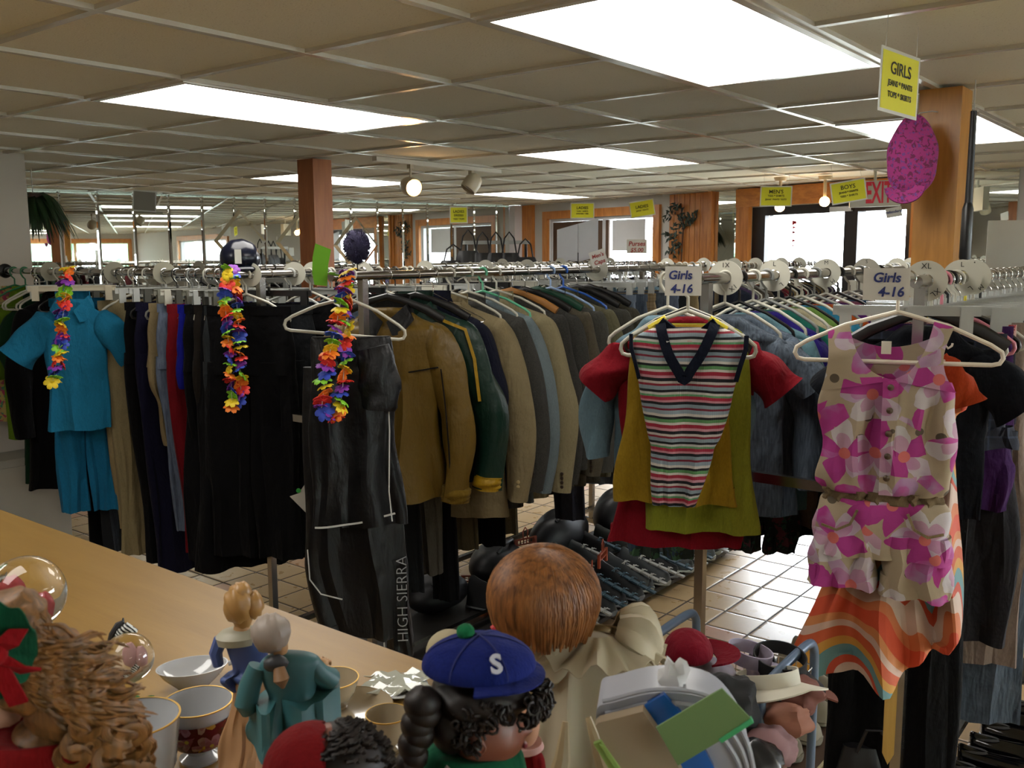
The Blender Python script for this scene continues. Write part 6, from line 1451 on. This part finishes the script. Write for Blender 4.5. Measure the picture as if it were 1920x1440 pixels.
# ------------------------------------------------------------------ plant at the left wall, garland on the planks
def leaf_plant(lab, p, n, L, spread, mat, seed, dirx=None, cat='plant', name='hanging_plant', w=.014, pot=True):
    rr = random.Random(seed); t = thing(name, lab, cat, p); m = MB()
    for i in range(n):
        an = rr.uniform(0, 2*PI) if dirx is None else dirx+rr.uniform(-1.0, 1.0); l = L*rr.uniform(.5, 1); up_ = rr.uniform(-.1, .6)
        g = []
        for j in range(7):
            u = j/6; c = Vector((math.cos(an)*spread*u*l/L, math.sin(an)*spread*u*l/L, up_*l*.45*math.sin(PI*u*.8)-l*.85*u*u+rr.uniform(0, .003))); s_ = Vector((-math.sin(an), math.cos(an), .25))
            ww = w*math.sin(PI*min(u*.9+.12, 1))+.001; g.append([c-s_*ww, c+Vector((0, 0, -.003)), c+s_*ww])
        m.sheet(g, .001)
    m.build('leaves', mat, t)
    if pot: MB().lathe([(.03, -.08), (.06, -.02), (.065, .03), (.055, .03), (.001, .0)], (0, 0, 0), 20).build('pot', plain('pot_brown', '4a2e20', .6), t); MB().tube([(0, 0, .02), (0, 0, CZ-p[2])], .003, 6).build('hanging_cord', plain('nylon', 'b0b0a8', .3), t)
    return t
FERN = plain('dark_leaf', '1c3a1a', .5, 0, .3, 20)
leaf_plant('dark green leafy plant hanging by the left wall corner', tuple(P(62, 372, 6.0)), 150, .34, .26, FERN, 4)
pw = onp(1284, 430, FW0, FN)+FN*.06; t = thing('ivy_garland', 'dark ivy garland hung on the orange plank panel', 'garland', pw, math.atan2(FE.y, FE.x)); m = MB(); rr = random.Random(6)
pts = [(.16, .13), (.10, .20), (.02, .18), (0, .08), (.04, 0), (.08, -.10), (.04, -.18), (.12, -.22), (-.04, .05), (-.10, .08), (-.14, .12), (.16, -.08)]
for (x, z) in pts:
    for q in range(11):
        c = Vector((x+rr.uniform(-.05, .05), rr.uniform(-.03, .03), z+rr.uniform(-.05, .05))); u = Vector((rr.uniform(-1, 1), rr.uniform(-.6, .6), rr.uniform(-1, 1))).normalized()*.032; v = Vector((-u.z, rr.uniform(-.01, .01), u.x))*.8
        m.sheet([[c-u, c-u*.9+v*.1], [c-v*.5, c+v*.5], [c+u*.9, c+u]], .002)
m.build('leaves', plain('ivy_leaf', '24382c', .6, 0, .25, 20), t)
m = MB(); m.tube([(.0, 0, .24), (.01, -.02, .15), (-.02, -.02, .05), (.0, -.02, -.3)], .006, 6); m.build('stem', plain('vine', '4a2a1c', .7), t)
# door decorations
pd = onp(1482, 440, FW0, FN)+FN*(-.04); t = thing('door_ornament', 'string of small red ornaments hung on the glass door', 'ornament', pd, math.atan2(FE.y, FE.x)); m = MB()
m.tube([(0, 0, .19), (0, 0, -.14)], .001, 5); m.build('string', plain('nylon', 'b0b0a8', .3), t)
for z, r_ in ((.10, .022), (.06, .014), (.02, .014), (-.05, .014), (-.09, .008)):
    m = MB(); m.ell((0, 0, z), (r_, .008, r_*.8), 10, 8, lambda d, q: q*(1+.3*math.sin(5*d.x))); m.build('red_charm', plain('charm_red', '9a2434', .5), t)
pd = onp(1546, 450, FW0, FN)-FN*.055; t = thing('door_poster', 'pale lettering seen reversed on the left glass leaf of the door', 'poster', pd, math.atan2(FE.y, FE.x))
for i, (tx, sz, z) in enumerate((('BENEFIT', .055, .13), ('PARTY', .055, .065), ('every saturday', .028, 0), ('good music', .026, -.07), ('food and prizes', .026, -.13))):
    text_obj('poster_line', tx, sz, plain('pale_pink_print', 'd8b8c8', .8), t, (0, 0, z), (PI/2, 0, 0), ext=.0005)
# ------------------------------------------------------------------ far-left-of-window clutter: white boards, bags
p = P(1084, 452, 8.3); t = thing('display_board', 'white folding display board standing before the far window', 'board', (p.x, p.y, 0), -.75)
m = MB(); h_ = p.z
for sg in (-1, 1):
    m2 = MB(); x0, x1 = (-.185, -.003) if sg < 0 else (.003, .18)
    zt0 = h_+.10+.10*(x0+.18)/.36; zt1 = h_+.10+.10*(x1+.18)/.36; zb0 = zt0-.335; zb1 = zt1-.335
    m2.add([(x0, 0, zb0), (x1, 0, zb1), (x1, 0, zt1), (x0, 0, zt0), (x0, .02, zb0), (x1, .02, zb1), (x1, .02, zt1), (x0, .02, zt0)], [(0, 1, 2, 3), (7, 6, 5, 4), (0, 4, 5, 1), (1, 5, 6, 2), (2, 6, 7, 3), (3, 7, 4, 0)])
    m2.build('leaf', plain('white_board', 'b8b8bc', .6), t, False)
m.tube([(0, .01, 0), (0, .01, h_-.1)], .012, 8); m.lathe([(.16, 0), (.16, .01), (.02, .03)], (0, .01, 0), 18); m.build('stand', BLACKM, t)
BAGM = plain('black_leather', '0c0b0f', .5, 0, .1)
def bag(lab, x, y, d, w, h, flap=False, cat='bag', grp=None, mat=BAGM, seed=0, rest=False):
    p = P(x, y, d); t = thing('handbag', lab, cat, p, -.85, grp); m = MB(); loftgar(m, [(0, 0, w*.36, .03, .002), (-h*.2, 0, w*.46, .05, .004), (-h*.7, 0, w*.5, .06, .005), (-h, 0, w*.45, .05, .003)], seed, 30); m.build('body', mat, t)
    m = MB(); m.tube([(-w*.3, 0, -.01), (-w*.2, 0, h*.35), (0, 0, h*.5), (w*.2, 0, h*.35), (w*.3, 0, -.01)], .007, 6); m.build('strap', mat, t); return t
t = thing('bag_rack', 'black rack with a white top bar carrying handbags before the mirrors', 'rack', (P(930, 455, 7.9).x, P(930, 455, 7.9).y, 0), -.85); zz = P(930, 458, 7.9).z
MB().box((-.28, -.015, zz), (.28, .015, zz+.03)).build('top_bar', plain('white_bar', 'a8aaa6', .5), t, False); MB().tube([(-.25, 0, 0), (-.25, 0, zz)], .012, 8).tube([(.25, 0, 0), (.25, 0, zz)], .012, 8).build('legs', BLACKM, t)
for i_, (x, y, w, h) in enumerate(((850, 488, .26, .26), (878, 470, .22, .34), (905, 474, .2, .34), (930, 474, .2, .34), (955, 474, .2, .34), (985, 482, .22, .3))):
    bag('black handbag in the row of bags before the mirrors, ' + ('domed one at its left end', 'second from its left end', 'third from its left end', 'third from its right end', 'second from its right end', 'squarish one at its right end')[i_], x, y, 7.85, w, h, seed=700+i_)
# right edge: white board, umbrella
p = P(1905, 455, 3.6); t = thing('display_board', 'large blank white board at the right edge above the rail', 'board', (p.x, p.y, 0), -1.25)
z0_, z1_ = P(1900, 520, 3.6).z-.15, P(1900, 413, 3.6).z
MB().box((-.10, 0, z0_), (.20, .008, z1_)).build('panel', plain('white_foamboard', 'c2c4bc', .7), t, False); MB().tube([(.05, .014, 0), (.05, .014, z0_+.1)], .01, 8).lathe([(.14, 0), (.14, .01), (.02, .03)], (.05, .014, 0), 18).build('stand', BLACKM, t)
pU = P(1823, 260, 3.12); t = thing('umbrella', 'closed black umbrella hanging at the right side of the oak post', 'umbrella', pU); zt = CZ-pU.z; zb = P(1818, 500, 3.12).z-pU.z
m = MB(); m.tube([(0, 0, zt), (0, 0, zt-.10)], .002, 6); m.build('cord', plain('nylon', 'b0b0a8', .3), t)
m = MB(); m.tube([(0, 0, zt-.10), (0, 0, -.25), (-.003, 0, zb+.21)], [.010, .012, .013], 14); m.build('shaft_cover', plain('black_nylon', '1a1a1c', .5), t)
m = MB(); m.tube([(-.003, 0, zb+.21), (-.004, 0, zb+.19), (-.006, 0, zb+.03), (-.006, 0, zb)], [.012, .018, .019, .010], 14); m.build('handle', plain('black_plastic', '101010', .35), t)
# ------------------------------------------------------------------ wire cart
CARTB = plain('grey_blue_tube', '56677c', .35, .2)
cx, cy, cz = 1.90, .885, .735; X0, X1, Y0, Y1 = -.15, .15, -.145, .155
t = thing('wire_cart', 'grey-blue tubular cart with a wire basket of visors and caps', 'cart', (cx, cy, 0))
for yy in (Y1, Y0):
    m = MB(); m.tube(catmull([(X0, yy, .05), (X0, yy, .5), (X0, yy, cz-.02), (X0+.012, yy, cz+.035), (X0+.06, yy, cz+.055), (X1-.06, yy, cz+.062), (X1-.012, yy, cz+.045), (X1, yy, cz-.01), (X1, yy, .5), (X1, yy, .05)], 4), .0105, 12); m.build('tube_frame', CARTB, t)
def basket(z0, z1, nm):
    m = MB(); w_ = .0016
    for z in (z0, (z0+z1)/2, z1): m.tube([(X0, Y0, z), (X1, Y0, z), (X1, Y1, z), (X0, Y1, z), (X0, Y0, z)], w_*1.3, 5)
    n_ = 14
    for i in range(n_+1):
        x = X0+(X1-X0)*i/n_; y = Y0+(Y1-Y0)*i/n_
        m.tube([(x, Y0, z1), (x, Y0, z0), (x, Y1, z0), (x, Y1, z1)], w_, 4); m.tube([(X0, y, z1), (X0, y, z0), (X1, y, z0), (X1, y, z1)], w_, 4)
    m.build(nm, CHROME_W, t)
basket(cz-.13, cz-.005, 'wire_basket'); basket(.36, .45, 'wire_basket')
for x in (X0, X1):
    for y in (Y0, Y1): MB().lathe([(.02, -.012), (.025, -.01), (.025, .01), (.02, .012)], (x, y, .025), 14, 'x').build('wheel', DARK_P, t)
def visor(lab, x, y, d, mat, rz, r_=.075, tiltx=.3, name='sun_visor'):
    p = P(x, y, d); t = thing(name, lab, 'visor', p, math.radians(rz)); t.rotation_euler.x = tiltx
    m = MB(); g = [[Vector((r_*math.cos(a_), r_*1.15*math.sin(a_), z)) for a_ in [2*PI*i/40 for i in range(41)]] for z in (-.014, .0, .016)]; m.sheet(g, .003); m.build('headband', mat, t)
    m = MB(); g = []
    for j in range(6):
        u = j/5; g.append([Vector(((r_+.062*u*math.sin(PI*i/20)**.7)*math.cos(PI+PI*i/20), (r_*1.15+.07*u*math.sin(PI*i/20)**.7)*math.sin(PI+PI*i/20), -.014-.02*u*abs(math.cos(PI*i/20)))) for i in range(21)])
    m.sheet(g, .003); m.build('peak', mat, t)
    m = MB(); m.tube([(0, r_*1.1, -.01), (.01, r_*1.2, -.05), (.0, r_*1.15, -.09)], [.003, .008, .005], 6); m.build('strap', mat, t); return t
visor('white sun visor lying uppermost in the wire cart', 1440, 1272, 1.98, plain('white_cloth', 'b8b4a4', .8), -30, .06, -.35)
visor('lilac-grey visor at the back of the wire cart', 1405, 1228, 2.08, plain('lilac_cloth', '8f8698', .8), 20, .042, .2)
visor('black velvet visor behind the white one in the wire cart', 1462, 1240, 2.06, plain('black_velvet', '08080a', .9), -50, .055, .1)
p = P(1290, 1222, 2.0); t = thing('cap', 'dark red cap in the wire cart beside the grey handle', 'hat', p, -.9); RC_ = fab('8c1228')
m = MB(); m.ell((0, 0, 0), (.052, .06, .048), 28, 18, lambda d, q: Vector((q.x, q.y, q.z if d.z > 0 else q.z*.4))); m.build('crown', RC_, t); m = MB(); g = [[Vector((.03+(.03+.05*u)*math.cos(a_), (.05+.02*u)*math.sin(a_), -.012+.012*u)) for a_ in [-1.2+2.4*i/14 for i in range(15)]] for u in (0, .5, 1)]; m.sheet(g, .004); m.build('brim', RC_, t)
for i_, (x, y, d, c, lab) in enumerate(((1500, 1300, 1.98, '5c2f22', 'brown leather cap piled at right in the wire cart'), (1475, 1340, 1.95, '8a5a48', 'tan cap under the white visor'), (1370, 1320, 1.88, '0a0a0c', 'black cap hanging over the near side of the wire cart'), (1440, 1400, 1.85, '7a5a5c', 'dusty pink cloth bundle low in the wire cart'), (1410, 1425, 1.75, '121418', 'black shiny bag beside the white plastic carrier'), (1340, 1268, 2.02, '97909a', 'grey knitted cap in the middle of the wire cart'))):
    p = P(x, y, d); t = thing('cap' if 'cap' in lab else 'cloth_bundle', lab, 'hat' if 'cap' in lab else 'cloth', p, i_*1.1)
    m = MB(); m.ell((0, 0, 0), (.055, .05, .035 if i_ != 2 else .06), 24, 16, lambda d_, q: q*(1+.12*math.sin(5*d_.x+4*d_.z+i_)+.06*math.sin(9*d_.y))); m.build('crown' if 'cap' in lab else 'folds', plain('cloth_'+c, c, .25 if i_ == 4 else .85), t)
    if 'cap' in lab: m = MB(); g = [[Vector((.03+(.03+.045*u)*math.cos(a_), (.045+.02*u)*math.sin(a_), -.014-.01*u)) for a_ in [-1.2+2.4*i/14 for i in range(15)]] for u in (0, .5, 1)]; m.sheet(g, .004); m.build('brim', plain('cloth_'+c, c, .85), t)
# ------------------------------------------------------------------ shoes
def shoe_meshes(body, sole, lace, pump=False, L=.27):
    m = MB(); prof = [(-.5, .34, .09, 0), (-.46, .42, .13, 0), (-.3, .44, .115, 0), (-.1, .44, .10, 0), (.12, .5, .075, 0), (.32, .52, .055, 0), (.45, .42, .042, 0), (.5, .15, .02, 0)]
    if pump: prof = [(-.5, .3, .055, 0), (-.46, .36, .06, 0), (-.3, .34, .05, 0), (-.05, .36, .045, 0), (.15, .44, .045, 0), (.32, .46, .045, 0), (.45, .36, .035, 0), (.5, .12, .015, 0)]
    rings = []
    for u, w_, h_, _q in catmull(prof, 4):
        rings.append([(u*L, w_*.1*math.cos(a_)*(1 if math.sin(a_) < .2 else .82), .022+h_*max(0, math.sin(a_))**.8-.004*(math.sin(a_) < 0)) for a_ in [2*PI*q/20 for q in range(20)]])
    m.loft(rings); a = m.build('upper', body); m = MB()
    rings = [[(u*L*1.02, (w_+.04)*.1*math.cos(a_), .012+.012*math.sin(a_)) for a_ in [2*PI*q/16 for q in range(16)]] for u, w_, h_, _q in catmull(prof, 3)]
    m.loft(rings); b = m.build('sole', sole); m = MB()
    if lace:
        m.sheet([[(-.03+.035*q, -.011, .105-.22*(-.03+.035*q)), (-.03+.035*q, .011, .105-.22*(-.03+.035*q))] for q in range(8)], .008)
        for q in range(5): u = -.02+q*.05; zz = .022+.098-.22*u; m.tube([(u, -.026, zz-.008), (u+.015, 0, zz+.003), (u, .026, zz-.008)], .003, 5); m.tube([(u+.012, -.026, zz-.01), (u, 0, zz+.002), (u+.012, .026, zz-.01)], .0025, 5)
    else:
        m.lathe([(.022, -.002), (.026, 0), (.022, .002)], (-.09, 0, .022+(.10 if not pump else .045)), 18, sx=1.8 if pump else 1.6)
    c = m.build('laces' if lace else 'opening', lace or plain('shoe_lining', '16120e', .8)); out = (a.data, b.data, c.data, 'laces' if lace else 'opening')
    for o in (a, b, c): bpy.data.objects.remove(o)
    return out
def shoe(dat, loc, rz, lab, grp, cat='shoe', name='shoe', rx=0):
    t = thing(name, lab, cat, loc, rz, grp); t.rotation_euler.x = rx
    for nme, dd in (('upper', dat[0]), ('sole', dat[1]), (dat[3], dat[2])):
        o = bpy.data.objects.new(nme, dd); COL.objects.link(o); o.parent = t
SN1 = shoe_meshes(plain('dark_olive_mesh', '1e211c', .7), plain('pale_sole', '6a6a5c', .6), plain('silver_laces', '8a8a84', .6)); SN2 = shoe_meshes(plain('black_mesh', '0e0f12', .7), plain('grey_sole', '55585a', .6), plain('blue_laces', '2a4450', .6)); SN3 = shoe_meshes(plain('grey_mesh', '34383a', .6), plain('white_sole', '8c8e86', .5), plain('white_laces', '9a9a94', .6))
BGS = shoe_meshes(plain('beige_suede', '857a66', .8), plain('tan_sole', '6e6452', .7), None); PMP = shoe_meshes(plain('black_patent', '050507', .08), plain('black_sole', '0a0a0c', .4), None, True); SN4 = shoe_meshes(plain('orange_mesh', 'c05a1c', .7), plain('dark_sole', '1c1c1e', .6), plain('orange_laces', 'd0682a', .6))
# board under the suits with sneakers along its edge
t = thing('shoe_shelf', 'low dark shelf under the suit rack with sneakers on it', 'shelf', (3.7, 2.62, 0)); MB().box((-1.5, -.42, .035), (1.15, .36, .055)).build('board', plain('dark_shelf', '1c1814', .6), t, False)
m = MB(); [m.box((x, y, 0), (x+.04, y+.04, .035)) for x in (-1.45, 1.0) for y in (-.38, .3)]; m.build('feet', BLACKM, t, False)
for i_ in range(13):
    X = 3.12+i_*.122; dat = (SN4, SN1, SN1, SN2, SN2, SN2, SN3, SN3, SN2, SN3, SN2, SN3, SN1)[i_]
    shoe(dat, (X, 2.33-.02*(i_ % 2), .056), -PI/2+R.uniform(-.12, .12), 'dark lace-up sneaker in the row under the blazers' if dat is not SN4 else 'orange and dark sneaker at the near end of the row under the blazers', 'sneakers in the row under the blazers' if dat is not SN4 else None, 'shoe', 'sneaker')
for i_ in range(10):
    X = 3.2+i_*.15; shoe((SN2, SN1, SN3)[i_ % 3], (X, 2.64, .056), -PI/2+R.uniform(-.2, .2), 'dark sneaker in the second row under the blazers', 'sneakers in the second row under the blazers', 'shoe', 'sneaker')
# black bags on the shelf
for i_, (x, y, z0_, w, h, lab, Yb) in enumerate(((3.05, 2.86, .06, .34, .16, 'black shoulder bag lying low left under the jackets', 0), (4.0, 2.85, .06, .5, .26, 'black duffel bag under the last blazers', 0), (4.5, 2.8, .06, .45, .28, 'black travel bag behind the sneakers, right', 0), (3.5, 2.88, .06, .4, .2, 'black soft case behind the sneakers, left', 0))):
    t = thing('duffel_bag', lab, 'bag', (x, y, z0_), .1*i_); m = MB(); m.ell((0, 0, h/2), (w/2, .12, h/2), 30, 20, lambda d, q: Vector((q.x, q.y, max(-h/2, q.z*(1+.08*math.sin(6*d.x+3*d.y)))))); m.build('body', BAGM, t); m = MB(); m.tube([(-w*.25, -.05, h*.9), (-w*.1, -.07, h*1.08), (w*.1, -.07, h*1.06), (w*.25, -.05, h*.88)], .009, 8); m.build('handle', BAGM, t)
# red-brown plastic clip hangers lying about
CLIPR = plain('red_brown_plastic', '8a3a20', .4)
for i_, (x, y, z) in enumerate(((890, 1080, .06), (940, 1020, .22), (985, 1010, .25), (1000, 1040, .2), (1130, 1035, .3), (1110, 1075, .25))):
    p = onz(x, y, z); t = thing('clip_hanger', 'red-brown plastic clip hanger piled below the blazers, ' + ('leftmost, by the black trousers', 'left one near the tan blazer hem', 'small one beside the ginger doll head, left', 'lower one beside the ginger doll head', 'upright one above the sneakers', 'low one left of the sneakers')[i_], 'hanger', p, -.9+.3*i_)
    m = MB(); m.box((-.07, -.004, -.004), (.07, .004, .004)); m.box((-.07, -.004, -.03), (.07, .004, -.024))
    for q in range(8): m.box((-.07+.019*q, -.003, -.026), (-.066+.019*q, .003, -.002))
    m.build('bar', CLIPR, t, False); m = MB(); m.tube([(-.012, 0, 0), (-.015, 0, .04), (0, 0, .06), (.015, 0, .04), (.012, 0, 0)], .0035, 6); m.build('hook', CLIPR, t)
    for sx_ in (-.06, .06): MB().box((sx_-.008, -.006, -.06), (sx_+.008, .006, .004)).build('clip', CLIPR, t, False)
# shoe shelf under the girls rack
t = thing('shoe_shelf', 'low brown shelf with chrome edge under the girls rack', 'shelf', (3.35, 1.16, 0)); MB().box((-.85, -.20, .075), (.98, .22, .095)).build('board', plain('brown_shelf', '4a3628', .5), t, False); MB().box((-.85, -.212, .07), (.98, -.201, .10)).build('chrome_edge', CHROME, t, False)
m = MB(); [m.box((x, y, 0), (x+.03, y+.03, .075)) for x in (-.8, .9) for y in (-.18, .17)]; m.build('feet', BLACKM, t, False)
for i_ in range(9): shoe(BGS, (2.58+i_*.145, 1.14+.01*(i_ % 2), .096), -PI/2+R.uniform(-.1, .1), 'beige suede shoe in the row on the brown shelf', 'beige shoes on the brown shelf')
for i_ in range(8): shoe(PMP, (2.86+i_*.115, .56-.01*i_, .001), -PI/2+.25+R.uniform(-.06, .06), 'shiny black pump in the row at the lower right corner', 'black pumps at the lower right')
# wooden slat, black trousers, black cloth bag at the lower right
p0 = P(1668, 1310, 2.42); p1 = P(1664, 1434, 2.42); t = thing('yardstick', 'plain yellow wooden yardstick hanging below the swirl dress', 'slat', p1, -1.2); h_ = p0.z-p1.z
m = MB(); m.add([(-.014, 0, .03), (.0, 0, 0), (.014, 0, .03), (.015, 0, h_+.42), (-.015, 0, h_+.42), (-.014, .006, .03), (.0, .006, 0), (.014, .006, .03), (.015, .006, h_+.42), (-.015, .006, h_+.42)], [(0, 1, 2, 3, 4), (9, 8, 7, 6, 5), (0, 5, 6, 1), (1, 6, 7, 2), (2, 7, 8, 3), (3, 8, 9, 4), (4, 9, 5, 0)]); m.build('stick', wood('slat_wood', 'c09a50', 'a8843e', 'z', 5, .6, False), t, False)
pants((2.60, YD+.05, RZ), math.radians(-72), BLACK, 'long black trousers hanging behind the swirl dress down to the floor', 1.38, .15, seed=801, legw=.09, top=-.16)
p = onz(1625, 1425, .25); t = thing('tote_bag', 'black cloth tote bag on the floor at the bottom, left of the slat', 'bag', (p.x, p.y, 0), -.9); m = MB(); loftgar(m, [(.30, 0, .07, .03, .002), (.2, 0, .085, .05, .004), (.06, 0, .09, .055, .004), (.0, 0, .08, .05, .002)], 33, 30); m.build('body', BAGM, t); m = MB(); m.tube([(-.04, -.03, .29), (-.02, -.04, .36), (.02, -.04, .36), (.04, -.03, .29)], .005, 6); m.build('handle', BAGM, t)
# blind and paper in the far window
hW = (w1b-w1a)/2; sL = fs(1137)-(w1a+w1b)/2
m = MB(); m.box((sL, -.05, .9), (hW-.032, -.03, wz1-.035)); m.build('blind', plain('dark_brown_blind', '4a3626', .7), W1, False)
m = MB(); m.box((fs(1204)-(w1a+w1b)/2, -.045, fz(1180, 470)), (fs(1142)-(w1a+w1b)/2, -.043, wz1-.04)); m.build('taped_paper', plain('grey_white_paper', 'b8babc', .8), W1, False)
